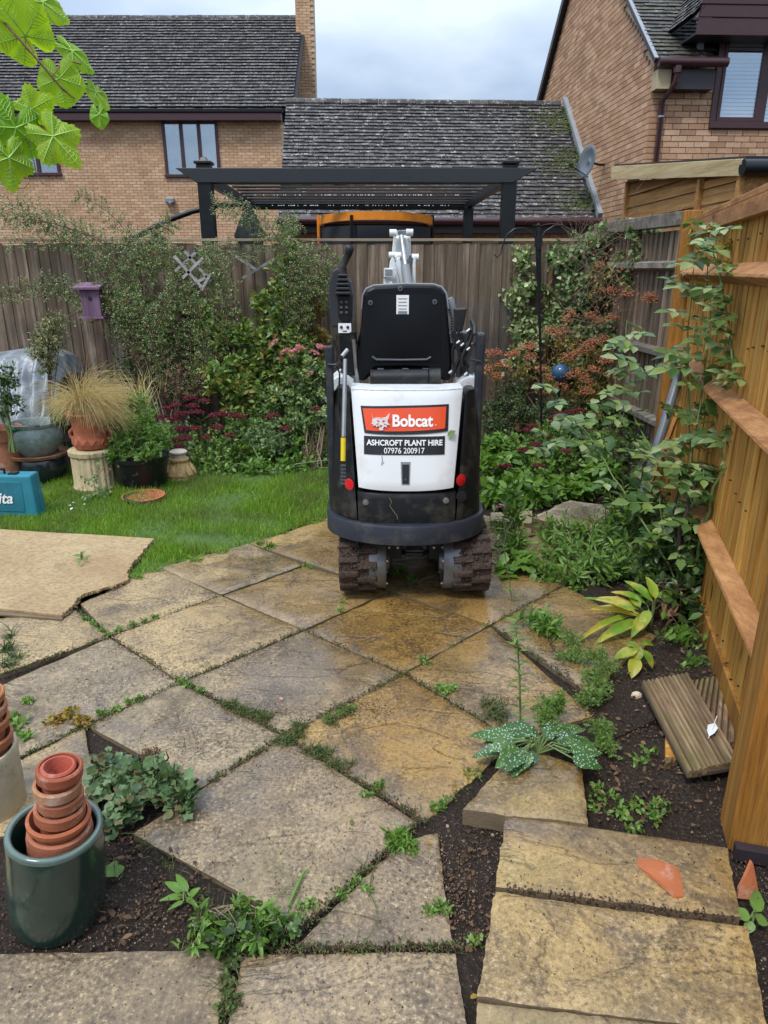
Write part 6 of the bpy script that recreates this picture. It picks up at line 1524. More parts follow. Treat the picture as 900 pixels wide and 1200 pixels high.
    # terracotta shards: curved pieces of a broken pot
    def shard(c, r, h, a0, a1, rot, label, cut):
        m = MB(); n = 14; th = .010; rows = 5
        for side, rr in ((0, r), (1, r - th)):
            for j in range(rows + 1):
                for i in range(n + 1):
                    f_ = i / n; a = a0 + (a1 - a0) * f_; hh = h * (j / rows) * cut(f_); ra = rr * (1 - .12 * hh / h); m.v.append((ra * math.cos(a), ra * math.sin(a), hh))
        W = n + 1; K = W * (rows + 1)
        for j in range(rows):
            for i in range(n):
                a = j * W + i; m.f.append((a, a + 1, a + 1 + W, a + W)); m.f.append((K + a + W, K + a + 1 + W, K + a + 1, K + a)); m.m += [0, 0]
        rim = [i for i in range(W)] + [j * W + n for j in range(1, rows + 1)] + [rows * W + i for i in range(n - 1, -1, -1)] + [j * W for j in range(rows - 1, 0, -1)]
        for a, b in zip(rim, rim[1:] + rim[:1]): m.f.append((b, a, K + a, K + b)); m.m.append(0)
        me = m.mesh('pot_shard', M['terracotta'], smooth=50); o = place('pot_shard', me, None, c, rot, color=(.44, .135, .05)); tag(o, label, 'pot shard'); return o
    c = gp(770, 1030, .045)
    shard(c + Vector((.012, .022, -.142)), .155, .115, 1.15, 2.05, (math.radians(78), math.radians(6), math.radians(-22)), 'curved terracotta pot shard lying on the raised slab', lambda f: max(.12, 1 - .75 * f ** 1.4) * (1 - .35 * max(0, .25 - f) / .25))
    c = gp(868, 1058, -.02)
    shard(c + Vector((.0, .105, -.01)), .11, .10, -1.85, -1.25, (math.radians(-12), math.radians(10), math.radians(8)), 'smaller terracotta shard standing on edge in the soil beside the right slab', lambda f: max(.15, 1 - abs(f - .45) * 1.7))
misc()
# ================================================================== PLANTS
def shrub(name, label, cat, base, blobs, tm, leaf, mat, stem=None, group=None, nt=120, per=10, ls=(.03, .05), lw=.5, tl=(.08, .2), droop=.15, outw=1.0, up=.5, stems=6, sw=.004, flat=.5, extra=None, seed=0, part='foliage', core=.35):
    """twigs spread through ellipsoid blobs, each carrying alternate leaves; stems run from the base into the blobs"""
    if max(max(b[1]) for b in blobs) < .101 and nt < 400: sw = min(sw, .0016); stems = 0 if cat == 'weed' else min(stems, 3)
    st = NR.get_state(); NR.seed(1000 + seed)
    t = thing(name, label, cat, base, group); base = Vector(base); lb = LB(); tw = LB()
    vol = np.array([b[1][0] * b[1][1] * b[1][2] for b in blobs]) ** (2 / 3); vol = vol / vol.sum()
    for (c, r), f in zip(blobs, vol):
        n = max(3, int(nt * f)); c = np.array(c, float); r = np.array(r, float)
        d = norm(rnd(n)); rad = uni(core, 1.0, n) ** .6; wob = 1 + .22 * np.sin(d[:, 0] * 5 + seed) * np.cos(d[:, 2] * 6 + 2 * seed)
        E_ = c + d * r * (rad * wob)[:, None]
        TD = norm(d * outw * r / r.max() + UP * up + rnd(n, .45)); TL = uni(*tl, n); S_ = E_ - TD * TL[:, None]
        tw.add(T_STICK, S_, TD, norm(rnd(n)), TL, sw)
        k = per
        for i in range(k):
            f_ = (i + .6) / k; P = S_ + TD * (TL * f_)[:, None] + rnd(n, .004)
            side = norm(np.cross(TD, rnd(n))); D = norm(TD * (.35 + .5 * f_) + side * (1.0 if f_ < .95 else .2) + UP * -droop + rnd(n, .15))
            N = norm(UP * flat + rnd(n, .45) + np.array((0, -.25, 0)))
            L = uni(ls[0], ls[1], n) * (1 - .25 * f_); lb.add(tm, P, D, N, L, L * lw)
    if extra: extra(lb, tw, t)
    if stems:
        m = MB(); rr = random.Random(seed)
        for i in range(stems):
            c, r = blobs[rr.randrange(len(blobs))]; e = Vector(c) + Vector((rr.uniform(-.6, .6) * r[0], rr.uniform(-.6, .6) * r[1], rr.uniform(-.2, .6) * r[2])); b0 = base + Vector((rr.uniform(-.04, .04), rr.uniform(-.04, .04), 0))
            mid = b0.lerp(e, .5) + Vector((rr.uniform(-.05, .05), rr.uniform(-.03, .03), rr.uniform(0, .06))); m.tube([b0, b0.lerp(mid, .5) + Vector((rr.uniform(-.02, .02), 0, 0)), mid, e], [sw * 2.2, sw * 1.8, sw * 1.4, sw * .7], 5)
        m.build('stems', stem or M['bark'], t, smooth=60)
    tw.build('twigs', stem or M['bark'], t); lb.build(part, mat, t)
    NR.set_state(st)
    return t
def B(u, v, Y, ru, ry, rv):       # ellipsoid blob given around a surveyed point; radii in metres
    return (tuple(at(u, v, Y)), (ru, ry, rv))
def heads(t, name, mat, pts, r, n=40, flatz=.45, sz=.008, seed=0):
    """dense flower heads: domes of tiny blobs, each head its own part"""
    for k, p in enumerate(pts):
        lb = LB(); q = norm(rnd(n)); q[:, 2] = np.abs(q[:, 2]) * flatz; rr = r * R.uniform(.75, 1.2); lb.add(T_BLOB, np.array(p) + q * rr * uni(.5, 1.05, n)[:, None], UP + rnd(n, .4), (1, 0, 0), uni(.7, 1.3, n) * sz, uni(.8, 1.5, n) * sz); lb.build(name, mat, t, kind=None)

# ---- cotoneaster: arching herringbone branches over the back fence
def cotoneaster():
    base = Vector((at(215, 500, 6.35).x, 6.38, -.02)); t = thing('climbing_shrub', 'dark small-leaved berried shrub spreading in arching sprays over the back fence', 'shrub', base)
    r = random.Random(5); lb = LB(); tw = MB(); bl = LB(); st2 = LB(); Yf = 6.42
    mains = [((215, 500), (190, 400), (150, 330), (95, 268), (20, 236), Yf + .0), ((215, 500), (200, 420), (185, 340), (140, 262), (92, 228), Yf), ((215, 500), (205, 400), (140, 300), (60, 262), (5, 258), Yf), ((215, 500), (230, 400), (235, 320), (262, 292), (300, 300), Yf),
             ((215, 500), (170, 430), (110, 360), (60, 330), (0, 345), Yf), ((215, 500), (150, 390), (90, 350), (40, 340), (-10, 352), Yf), ((215, 500), (190, 400), (150, 350), (80, 372), (46, 402), Yf), ((215, 500), (225, 420), (215, 330), (195, 290), (150, 285), Yf - .05),
             ((215, 500), (240, 430), (225, 350), (200, 305), (170, 318), Yf - .1), ((215, 500), (250, 420), (262, 350), (250, 315), (230, 300), Yf - .12), ((215, 500), (200, 440), (170, 380), (150, 350), (128, 352), Yf - .12), ((215, 500), (235, 450), (245, 400), (232, 360), (205, 345), Yf - .15),
             ((330, 480), (345, 400), (335, 320), (300, 262), (250, 240), Yf), ((330, 480), (350, 380), (345, 300), (330, 270), (345, 258), Yf), ((330, 480), (350, 390), (360, 340), (380, 325), (396, 345), Yf - .05), ((330, 480), (330, 400), (335, 330), (352, 303), (382, 318), Yf - .05),
             ((215, 500), (180, 420), (190, 370), (220, 330), (260, 345), Yf - .08), ((215, 500), (160, 400), (150, 330), (170, 290), (200, 262), Yf), ((215, 500), (150, 380), (110, 310), (60, 270), (-10, 240), Yf), ((215, 500), (180, 400), (130, 320), (80, 285), (10, 285), Yf)]
    def curve(pts, n): # Catmull-Rom
        out = []; P = [pts[0]] + pts + [pts[-1]]
        for i in range(1, len(P) - 2):
            for k in range(n):
                s = k / n; a, b, c, d = P[i - 1], P[i], P[i + 1], P[i + 2]; out.append(.5 * ((2 * b) + (c - a) * s + (2 * a - 5 * b + 4 * c - d) * s * s + (3 * b - a - 3 * c + d) * s ** 3))
        out.append(pts[-1]); return out
    for rep in range(2):
        for mn in (mains if rep == 0 else mains[2:3] + mains[7:19]):
            Y = mn[-1] + r.uniform(-.06, .02) - (.1 if rep else 0); ju = r.uniform(-14, 14) * rep; jv = r.uniform(-10, 10) * rep
            pts = [at(u + ju * i / 4, v + jv * i / 4, Y - .05 * math.sin(i)) for i, (u, v) in enumerate(mn[:5])]
            c = curve(pts, 10); n = len(c); tw.tube(c, [.007 - .0055 * i / n for i in range(n)], 5)
            for i in range(6, n - 1):
                d = (c[i + 1] - c[i]).normalized(); side = d.cross(Vector((0, 1, 0))).normalized()
                for s_ in (-1, 1):
                  for q_ in range(2 if i % 3 == 0 else 1):
                    L = r.uniform(.04, .15) * (1.15 - .5 * i / n); a = c[i].lerp(c[i + 1], r.random()); dd = (d * .55 + side * s_ + Vector((0, r.uniform(-.45, .2), r.uniform(-.3, .1)))).normalized()
                    st2.add(T_STICK, [a], dd, (0, -1, 0), L, .0022); m = int(L / .0085); f = np.linspace(.08, 1, m)
                    P = np.array(a)[None] + np.array(dd)[None] * (f * L)[:, None]; sd = np.array(dd.cross(Vector((0, 1, 0)))) ; D = np.array(dd) * .5 + sd[None] * np.where(np.arange(m) % 2, 1, -1)[:, None] + rnd(m, .3)
                    lb.add(T_DIA, P, D, np.array((0, -1, .7)) + rnd(m, .5), uni(.012, .023, m), uni(.010, .015, m))
                    if r.random() < .24: bl.add(T_BLOB, [a + dd * L * r.random() + Vector((0, -.012, 0))] , UP, (1, 0, 0), .011, .011)
    tw.build('branches', M['bark'], t, smooth=60); st2.build('twigs', M['bark'], t); lb.build('foliage', M['lf_coton'], t); bl.build('berries', M['berry'], t)
cotoneaster()
# ---- mixed border, left of the digger
def gb_(u, v): p = gp(u, v, 0); return (p.x, p.y, -.02)
shrub('leafy_shrub', 'tall bright green leafy shrub against the back fence, left of the digger', 'shrub', (at(315, 500, 6.2).x, 6.2, 0),
      [B(335, 320, 6.3, .12, .1, .26), B(315, 360, 6.25, .22, .14, .22), B(290, 400, 6.15, .34, .18, .25), B(330, 430, 6.1, .34, .2, .24), B(270, 440, 6.0, .30, .2, .22), B(300, 470, 5.9, .34, .2, .2), B(330, 395, 6.2, .3, .15, .2), B(250, 375, 6.2, .16, .12, .2)], T_OVAL, None, M['lf_shrub'], M['green_stem'], nt=430, per=9, ls=(.045, .082), lw=.46, tl=(.08, .2), droop=.25, seed=1, stems=12)
shrub('autumn_climber', 'yellow-olive autumn climber on the back fence beside the digger console', 'climber', (at(360, 480, 6.4).x, 6.4, 0),
      [B(362, 350, 6.42, .2, .08, .2), B(368, 395, 6.4, .18, .08, .22), B(352, 430, 6.38, .2, .1, .2), B(342, 365, 6.45, .16, .06, .18), B(372, 330, 6.42, .12, .06, .12)], T_LOBE, None, M['lf_gold'], M['bark'], nt=170, per=8, ls=(.035, .065), lw=.9, tl=(.08, .18), seed=2, droop=.6)
t = shrub('rose_bush', 'rose bush with a few clusters of pink blooms, just left of the digger', 'rose', (at(350, 520, 5.9).x, 5.9, 0),
      [B(350, 455, 5.9, .26, .18, .2), B(365, 490, 5.8, .22, .18, .2), B(330, 480, 5.8, .24, .18, .2), B(372, 430, 6.0, .14, .1, .14)], T_ROSE, None, M['lf_rose'], M['green_stem'], nt=130, per=6, ls=(.08, .12), lw=.8, seed=3)
for u, v, s_ in ((318, 404, .9), (323, 400, .8), (343, 446, .9), (364, 438, .8), (328, 421, .9), (343, 418, .7), (366, 412, .7), (371, 415, .8), (332, 414, 1), (337, 411, .8), (350, 409, 1.3), (345, 412, 1), (355, 410, .8), (374, 407, 1.2), (379, 408, .9)):
    lb = LB(); p = np.array(at(u, v, 5.82)); n = 16; d = norm(rnd(n)); d[:, 2] = np.abs(d[:, 2]); lb.add(T_OVAL, p + d * .004, d, rnd(n), .030 * s_, .026 * s_); lb.build('rose_bloom', M['pink'], t, kind=None)
shrub('brown_perennial', 'dead brown seed-headed perennial between the straw grass and the green shrub', 'plant', (at(200, 500, 6.2).x, 6.2, 0),
      [B(190, 420, 6.25, .3, .14, .22), B(215, 450, 6.1, .24, .14, .2), B(160, 405, 6.3, .2, .1, .14), B(240, 430, 6.2, .15, .1, .2)], T_LOBE, None, M['lf_brown'], M['twig'], nt=150, per=6, ls=(.02, .045), lw=.8, droop=.7, seed=4)
shrub('dark_underplanting', 'dark leafy undergrowth along the foot of the back fence, left of the digger', 'shrub', (at(270, 500, 6.3).x, 6.3, 0),
      [B(u, v, 6.38, .28, .1, .26) for u, v in ((150, 440), (190, 440), (235, 450), (280, 440), (325, 450), (370, 455), (260, 380), (220, 380), (340, 400), (180, 385))] + [B(u, 505, 5.95, .26, .14, .2) for u in (240, 285, 330, 370)], T_OVAL, None, M['lf_dark'], M['bark'], nt=420, per=9, ls=(.03, .055), lw=.55, seed=5)
t = shrub('sedum_clump', 'clump of fleshy plants with dark crimson flower heads behind the stone finial', 'plant', gb_(235, 552),
      [B(u, v, Y, .17, .13, .15) for u, v, Y in ((205, 510, 5.6), (235, 525, 5.5), (262, 520, 5.55), (280, 500, 5.7), (220, 545, 5.4), (250, 545, 5.4))], T_OVAL, None, M['lf_sedum'], M['green_stem'], nt=170, per=9, ls=(.03, .055), lw=.55, up=1.1, seed=6, droop=-.1)
heads(t, 'flower_head', M['sedum_fl'], [at(u, v, Y) for u, v, Y in ((197, 479, 5.7), (205, 476, 5.7), (213, 486, 5.6), (205, 492, 5.6), (222, 468, 5.8), (226, 477, 5.7), (240, 470, 5.8), (231, 484, 5.6), (252, 488, 5.6), (262, 486, 5.65), (275, 488, 5.65), (230, 503, 5.5), (213, 504, 5.5), (254, 502, 5.5), (269, 511, 5.45), (242, 513, 5.45), (205, 516, 5.45), (218, 515, 5.4), (210, 524, 5.4), (283, 489, 5.65), (192, 490, 5.7), (370, 480, 5.6), (320, 489, 5.5), (335, 503, 5.5))], .058, n=110, sz=.012)
shrub('low_border_plants', 'low green border plants along the back edge of the lawn', 'ground cover', gb_(310, 552),
      [B(u, v, Y, .16, .12, .09) for u, v, Y in ((245, 548, 5.42), (275, 545, 5.42), (300, 548, 5.4), (330, 545, 5.45), (355, 540, 5.5), (380, 545, 5.45), (310, 525, 5.6), (345, 520, 5.65), (375, 520, 5.7), (285, 528, 5.6))], T_OVAL, None, M['lf_mid'], M['green_stem'], nt=300, per=8, ls=(.025, .055), lw=.6, tl=(.04, .12), seed=7, up=.9)
shrub('feathery_perennial', 'blue-green feathery perennial in the middle of the border', 'plant', gb_(320, 540),
      [B(320, 515, 5.6, .16, .1, .1), B(300, 505, 5.65, .14, .1, .1), B(325, 400, 6.3, .12, .06, .1)], T_SPRAY3, None, M['lf_grey'], M['green_stem'], nt=90, per=7, ls=(.05, .08), lw=.7, seed=8)
shrub('twiggy_perennial', 'reddish-brown twiggy perennial right beside the digger track', 'plant', gb_(372, 552),
      [B(372, 515, 5.65, .13, .1, .2), B(360, 535, 5.5, .1, .1, .12)], T_DIA, None, M['lf_brown'], M['twig'], nt=130, per=9, ls=(.012, .022), lw=.6, seed=9, up=1.2)
# ---- pots' plants, left
shrub('standard_olive', 'small round-headed grey-green olive standard in front of the sheeted heap', 'small tree', (at(57, 500, 5.3).x, 5.3, .05),
      [B(56, 392, 5.3, .14, .14, .12), B(53, 408, 5.3, .15, .15, .11), B(60, 376, 5.3, .10, .1, .08), B(58, 425, 5.3, .09, .09, .07)], T_OVAL, None, M['lf_olive'], M['bark'], nt=170, per=11, ls=(.022, .04), lw=.32, tl=(.06, .13), up=.9, seed=10, stems=2)
m = MB(); m.tube([(at(57, 500, 5.3).x, 5.3, .05), tuple(at(58, 460, 5.3)), tuple(at(57, 415, 5.3))], [.012, .010, .008], 7); m.build('trunk', M['bark'], bpy.data.objects['standard_olive'])
shrub('potted_shrub', 'dark glossy shrub in the terracotta pot at the left picture edge', 'plant', (at(5, 500, 4.9).x, 4.95, .28),
      [B(8, 465, 4.95, .10, .1, .12), B(-5, 440, 4.95, .12, .1, .12), B(14, 440, 5.0, .08, .08, .12), B(-10, 480, 4.95, .12, .1, .12)], T_OVAL, None, M['lf_dark'], M['green_stem'], nt=70, per=9, ls=(.028, .05), lw=.5, seed=11)
shrub('tub_plant', 'bushy green plant spilling out of the black tub', 'plant', (at(166, 540, 5.0).x, 5.02, .2),
      [B(165, 490, 5.05, .17, .15, .11), B(148, 508, 5.0, .14, .14, .10), B(183, 510, 5.0, .14, .14, .10), B(140, 528, 4.95, .12, .12, .07), B(172, 525, 4.9, .16, .12, .06), B(160, 470, 5.1, .12, .1, .08)], T_SPRAY3, None, M['lf_mid'], M['green_stem'], nt=260, per=8, ls=(.035, .06), lw=.8, tl=(.06, .14), seed=12)
shrub('tub_plant_undergrowth', 'dark green leaves hanging over the rim of the black tub', 'plant', (at(166, 540, 5.0).x, 5.0, .2),
      [B(160, 515, 5.0, .19, .16, .10), B(138, 530, 4.95, .10, .10, .07)], T_OVAL, None, M['lf_dark'], M['green_stem'], nt=90, per=8, ls=(.025, .045), lw=.6, seed=13)
shrub('yellow_flowered_plant', 'small plant with yellowish tips between the urn and the black tub', 'plant', (at(132, 520, 5.2).x, 5.2, 0),
      [B(132, 490, 5.25, .07, .07, .08), B(134, 505, 5.2, .06, .06, .07)], T_OVAL, None, M['lf_gold'], M['green_stem'], nt=40, per=8, ls=(.02, .04), lw=.5, seed=14)
shrub('ivy_strand', 'thin strand of ivy hanging over the front of the cream pedestal pot', 'ivy', (at(118, 560, 4.75).x, 4.85, .2),
      [B(112, 560, 4.74, .03, .02, .07), B(122, 574, 4.72, .07, .05, .03), B(105, 582, 4.72, .08, .05, .02), B(120, 590, 4.70, .06, .05, .02)], T_IVY, None, M['lf_grey'], M['vine_stem'], nt=34, per=6, ls=(.02, .032), lw=1.0, seed=15)
shrub('sprouting_plant', 'pale green plant with upright narrow leaves left of the urn', 'plant', (at(70, 500, 5.3).x, 5.3, .0),
      [B(72, 468, 5.35, .05, .05, .07), B(70, 485, 5.3, .06, .05, .06)], T_BLADE, None, M['lf_bright'], M['green_stem'], nt=24, per=8, ls=(.03, .06), lw=.3, seed=16)
lb = LB(); n = 46; p0 = np.array(at(165, 480, 5.35)); az = uni(-1.2, 1.2, n); D = np.stack([np.sin(az) * .5, uni(-.2, .2, n), np.ones(n)], 1)
g = thing('tall_grass_blades', 'tall pale green grass stems standing behind the black tub', 'grass', (at(165, 500, 5.35).x, 5.35, .05)); lb.add(T_BLADE, p0 + rnd(n, .05), D, rnd(n), uni(.16, .34, n), .007); lb.build('blades', M['stipa'], g)
# ---- right of the digger
def ivy(name, label, blobs, mat, n, seed, base):
    t = shrub(name, label, 'ivy', base, blobs, T_IVY, None, mat, M['vine_stem'], nt=n, per=9, ls=(.03, .055), lw=.95, tl=(.08, .2), droop=.7, up=.1, flat=.1, seed=seed, core=.1); return t
ivy('ivy_column', 'cream-variegated ivy climbing the back fence in a narrow column behind the black pole', [B(613, 300, 6.5, .10, .05, .18), B(614, 340, 6.48, .13, .05, .2), B(612, 380, 6.47, .16, .06, .2), B(603, 350, 6.5, .08, .05, .16), B(608, 420, 6.42, .18, .08, .2), B(622, 400, 6.45, .14, .08, .2)], M['lf_ivy'], 260, 20, (at(612, 460, 6.5).x, 6.5, 0))
ivy('ivy_mass', 'large mass of green ivy heaped over the old fence corner on the right', [B(690, 290, 6.35, .22, .18, .16), B(665, 305, 6.4, .16, .14, .16), B(715, 275, 6.3, .24, .16, .10), B(745, 272, 6.1, .22, .16, .09), B(680, 340, 6.3, .22, .18, .22), B(710, 330, 6.2, .26, .18, .22), B(675, 390, 6.3, .22, .16, .24), B(710, 390, 6.1, .24, .2, .24), B(735, 310, 6.0, .2, .14, .14), B(650, 370, 6.4, .12, .12, .26), B(700, 440, 6.1, .26, .2, .2), B(660, 440, 6.2, .2, .16, .2), B(762, 278, 5.7, .18, .14, .10), B(782, 292, 5.45, .12, .10, .08), B(745, 325, 5.8, .16, .12, .16), B(755, 300, 5.7, .16, .12, .12)], M['lf_ivyg'], 1050, 21, (1.75, 6.4, 0))
ivy('ivy_strand', 'thin bare ivy trail hanging down the back fence just right of the black pole', [B(648, 300, 6.52, .05, .02, .14), B(640, 340, 6.52, .035, .02, .12)], M['lf_ivyg'], 22, 22, (at(640, 400, 6.5).x, 6.5, .5))
# dry tangled climber: many thin curving twigs
def tangle():
    r = random.Random(8); t = thing('dry_climber', 'tangle of dry brown climber stems over the ivy on the right', 'climber', (2.0, 5.9, .3)); lb = LB()
    for k in range(330):
        p = at(r.uniform(668, 800), r.uniform(265, 420), r.uniform(5.6, 6.1)); d = Vector((r.uniform(-1, .8), r.uniform(-.4, .4), r.uniform(-.6, 1))).normalized(); L = r.uniform(.03, .07)
        for s_ in range(7):
            lb.add(T_STICK, [p], d, (0, -1, 0), L * 1.03, .0035 - .0003 * s_); p = p + d * L; d = (d + Vector((r.uniform(-.4, .4), r.uniform(-.3, .3), r.uniform(-.45, .3)))).normalized()
    lb.build('stems', M['twig'], t); l2 = LB(); n = 700
    P = np.array([at(r.uniform(690, 800), r.gauss(330, 22), r.uniform(5.5, 6.0)) for _ in range(n)]); l2.add(T_DIA, P, rnd(n), rnd(n), uni(.012, .03, n), uni(.006, .014, n)); l2.build('dry_leaves', M['lf_rust'], t)
tangle()
t = shrub('rust_flowered_shrub', 'shrub with flat rusty-pink flower heads behind the black pole', 'shrub', (at(665, 520, 5.8).x, 5.8, 0),
      [B(665, 400, 5.95, .2, .15, .2), B(690, 420, 5.85, .22, .15, .2), B(640, 440, 5.8, .2, .15, .18), B(610, 430, 5.9, .16, .12, .14), B(700, 455, 5.7, .22, .15, .16), B(580, 430, 6.0, .12, .1, .12), B(660, 460, 5.7, .26, .15, .16)], T_OVAL, None, M['lf_gold'], M['twig'], nt=230, per=9, ls=(.02, .04), lw=.5, seed=23)
r_ = random.Random(31)
hp_ = [at(u + r_.uniform(-4, 4), v + r_.uniform(-4, 4), Y) for u, v, Y in ((668, 380, 5.8), (662, 388, 5.8), (672, 374, 5.8), (655, 393, 5.8), (648, 388, 5.85), (690, 375, 5.8), (700, 380, 5.8), (690, 402, 5.7), (700, 408, 5.7), (684, 412, 5.65), (676, 418, 5.65), (707, 396, 5.7), (668, 424, 5.6), (675, 440, 5.55), (683, 445, 5.55), (665, 445, 5.55), (645, 440, 5.6), (638, 432, 5.6), (612, 410, 5.8), (604, 415, 5.8), (620, 412, 5.8), (598, 420, 5.8), (625, 422, 5.75), (590, 432, 5.8), (570, 415, 5.9), (578, 440, 5.8), (568, 432, 5.8), (697, 438, 5.5), (708, 425, 5.5), (714, 444, 5.5), (690, 458, 5.5), (760, 350, 5.3), (768, 356, 5.3), (655, 455, 5.55), (710, 345, 5.8), (703, 310, 6.0), (718, 372, 5.7), (735, 350, 5.6), (584, 412, 5.9))]
heads(t, 'flower_head', M['lf_rust'], hp_, .062, n=75, sz=.012, flatz=.9)
shrub('dark_shrub', 'dark small-leaved shrub just right of the digger', 'shrub', (at(597, 520, 5.6).x, 5.6, 0),
      [B(590, 470, 5.7, .18, .15, .15), B(612, 480, 5.6, .16, .15, .13), B(580, 495, 5.5, .14, .14, .12), B(605, 455, 5.8, .14, .12, .12), B(655, 480, 5.5, .2, .15, .14)], T_DIA, None, M['lf_dark'], M['bark'], nt=330, per=12, ls=(.018, .032), lw=.6, seed=24)
t = shrub('sedum_clump', 'crimson-headed fleshy plants among the green border right of the black pole', 'plant', gb_(655, 560),
      [B(u, v, Y, .18, .14, .13) for u, v, Y in ((640, 510, 5.2), (665, 500, 5.3), (690, 495, 5.3), (612, 520, 5.1), (660, 530, 5.0), (630, 545, 4.9), (700, 520, 5.1))], T_OVAL, None, M['lf_mid'], M['green_stem'], nt=300, per=9, ls=(.025, .05), lw=.6, up=.9, seed=25)
heads(t, 'flower_head', M['sedum_fl'], [at(u, v, Y) for u, v, Y in ((619, 505, 5.1), (624, 500, 5.1), (641, 512, 5.0), (655, 485, 5.2), (680, 482, 5.2), (685, 488, 5.2), (700, 487, 5.2), (648, 490, 5.1), (613, 528, 4.9), (628, 522, 4.9), (663, 530, 4.8), (592, 547, 4.8), (630, 546, 4.7), (690, 505, 5.1), (650, 497, 5.1), (668, 484, 5.2))], .045, n=80, sz=.011)
shrub('broad_leaved_plants', 'broad-leaved green perennials in the border right of the digger', 'plant', gb_(610, 590),
      [B(u, v, Y, .17, .14, .10) for u, v, Y in ((585, 520, 5.2), (575, 545, 5.0), (600, 560, 4.8), (585, 575, 4.6), (620, 575, 4.6), (650, 570, 4.7), (680, 570, 4.7), (700, 550, 4.8), (600, 535, 5.0)) ], T_OVAL, None, M['lf_mid'], M['green_stem'], nt=210, per=7, ls=(.06, .11), lw=.5, tl=(.04, .10), seed=26, up=1.0, droop=.4)
shrub('border_fill', 'low dark ground cover filling the right-hand bed behind the stone block', 'ground cover', gb_(690, 560),
      [B(u, v, Y, .24, .2, .12) for u, v, Y in ((600, 500, 5.9), (640, 480, 6.0), (690, 470, 5.9), (730, 480, 5.6), (740, 510, 5.3), (715, 540, 5.0), (760, 520, 5.0), (745, 560, 4.7), (770, 590, 4.3), (570, 480, 6.0))], T_OVAL, None, M['lf_dark'], M['bark'], nt=330, per=9, ls=(.03, .055), lw=.55, seed=27)
# ---- the big rose in the right corner: canes with grey-green compound leaves
def big_rose():
    base = gp(800, 705, -.02); t = thing('tall_rose', 'tall straggling rose with grey-green leaves in front of the new golden fence', 'rose', base); r = random.Random(12)
    canes = [(((806, 700), 3.05), ((795, 650), 3.1), ((800, 610), 3.1), ((822, 545), 3.1), ((852, 560), 3.0)),
             (((806, 700), 3.05), ((820, 640), 3.05), ((838, 570), 3.0), ((858, 535), 2.95), ((862, 460), 3.0), ((855, 390), 3.1), ((845, 330), 3.2), ((832, 275), 3.3)),
             (((795, 700), 3.1), ((790, 620), 3.2), ((812, 520), 3.3), ((826, 440), 3.4), ((832, 370), 3.5), ((828, 300), 3.5)),
             (((795, 700), 3.1), ((800, 640), 3.15), ((790, 600), 3.2), ((800, 545), 3.2), ((825, 552), 3.1), ((770, 540), 3.3), ((740, 520), 3.5)),
             (((790, 690), 3.2), ((775, 610), 3.4), ((770, 540), 3.6), ((735, 470), 4.0), ((728, 420), 4.2), ((735, 375), 4.3)),
             (((800, 690), 3.1), ((812, 600), 3.2), ((808, 500), 3.4), ((806, 400), 3.6), ((812, 320), 3.7), ((818, 260), 3.7)),
             (((798, 690), 3.1), ((760, 620), 3.2), ((720, 560), 3.5), ((690, 510), 3.8), ((670, 490), 3.9)),
             (((862, 460), 3.0), ((872, 440), 2.9), ((888, 432), 2.8))]
    rad = [.013, .010, .006, .010, .006, .006, .006, .003]
    lb = LB(); pet = LB()
    for ci, (cn, rd) in enumerate(zip(canes, rad)):
        pts = [at(u, v, Y) for (u, v), Y in [(c if isinstance(c[0], tuple) else c) for c in cn]]; fine = []
        for a, b in zip(pts, pts[1:]):
            for k in range(5): fine.append(a.lerp(b, k / 5) + Vector((r.uniform(-.006, .006), r.uniform(-.006, .006), 0)))
        fine.append(pts[-1]); n = len(fine); m = MB(); m.tube(fine, [max(.0022, rd * (1 - .75 * i / n)) for i in range(n)], 7); m.build('cane', M['bark'] if ci in (0, 3) else M['green_stem'], t, smooth=60)
        for i in range(4 if ci else 9, n):
            for q in range(2 if ci in (1, 5) and i % 2 else 1 if i % 3 else 0):
                p = fine[i] + Vector((r.uniform(-.01, .01), r.uniform(-.01, .01), r.uniform(-.02, .02))); a = r.uniform(0, 2 * math.pi)
                D = Vector((math.cos(a), math.sin(a) * .8 - .2, r.uniform(-.35, .3))); L = r.uniform(.11, .19); lb.add(T_ROSE, [p], D, Vector((r.uniform(-.3, .3), -.35, 1)), L, L * .9)
    # loose leafy shoots reaching out to the left
    for (u, v, Y) in ((655, 462, 3.9), (668, 505, 3.9), (650, 520, 3.9), (690, 480, 4.0), (700, 500, 3.9), (640, 500, 4.0), (720, 450, 4.0), (735, 430, 4.0), (740, 480, 3.8), (715, 525, 3.7), (770, 470, 3.7), (760, 430, 3.8), (780, 520, 3.5), (745, 400, 4.1), (780, 560, 3.4), (820, 300, 3.5), (806, 330, 3.6), (840, 350, 3.4), (835, 400, 3.3), (815, 420, 3.4), (850, 430, 3.2), (820, 470, 3.3), (800, 500, 3.4), (840, 500, 3.2), (860, 520, 3.0), (770, 590, 3.3), (730, 560, 3.5)):
        for q in range(2):
            p = at(u + r.uniform(-10, 10), v + r.uniform(-10, 10), Y + r.uniform(-.05, .05)); a = r.uniform(0, 6.3); L = r.uniform(.14, .22)
            lb.add(T_ROSE, [p], Vector((math.cos(a), math.sin(a) * .5 - .25, r.uniform(-.3, .25))), Vector((r.uniform(-.3, .3), -.5, 1)), L, L * .9)
    lb.build('foliage', M['lf_rose'], t)
    # withered flower heads at the top
    for (u, v) in ((833, 262), (812, 268), (808, 286), (855, 284), (848, 290), (820, 295)):
        l3 = LB(); p = np.array(at(u, v, 3.5)); l3.add(T_BLADE, p + rnd(12, .008), rnd(12) - UP * .6, rnd(12), .04, .008); l3.build('withered_bloom', M['lf_gold'], t, kind=None)
big_rose()
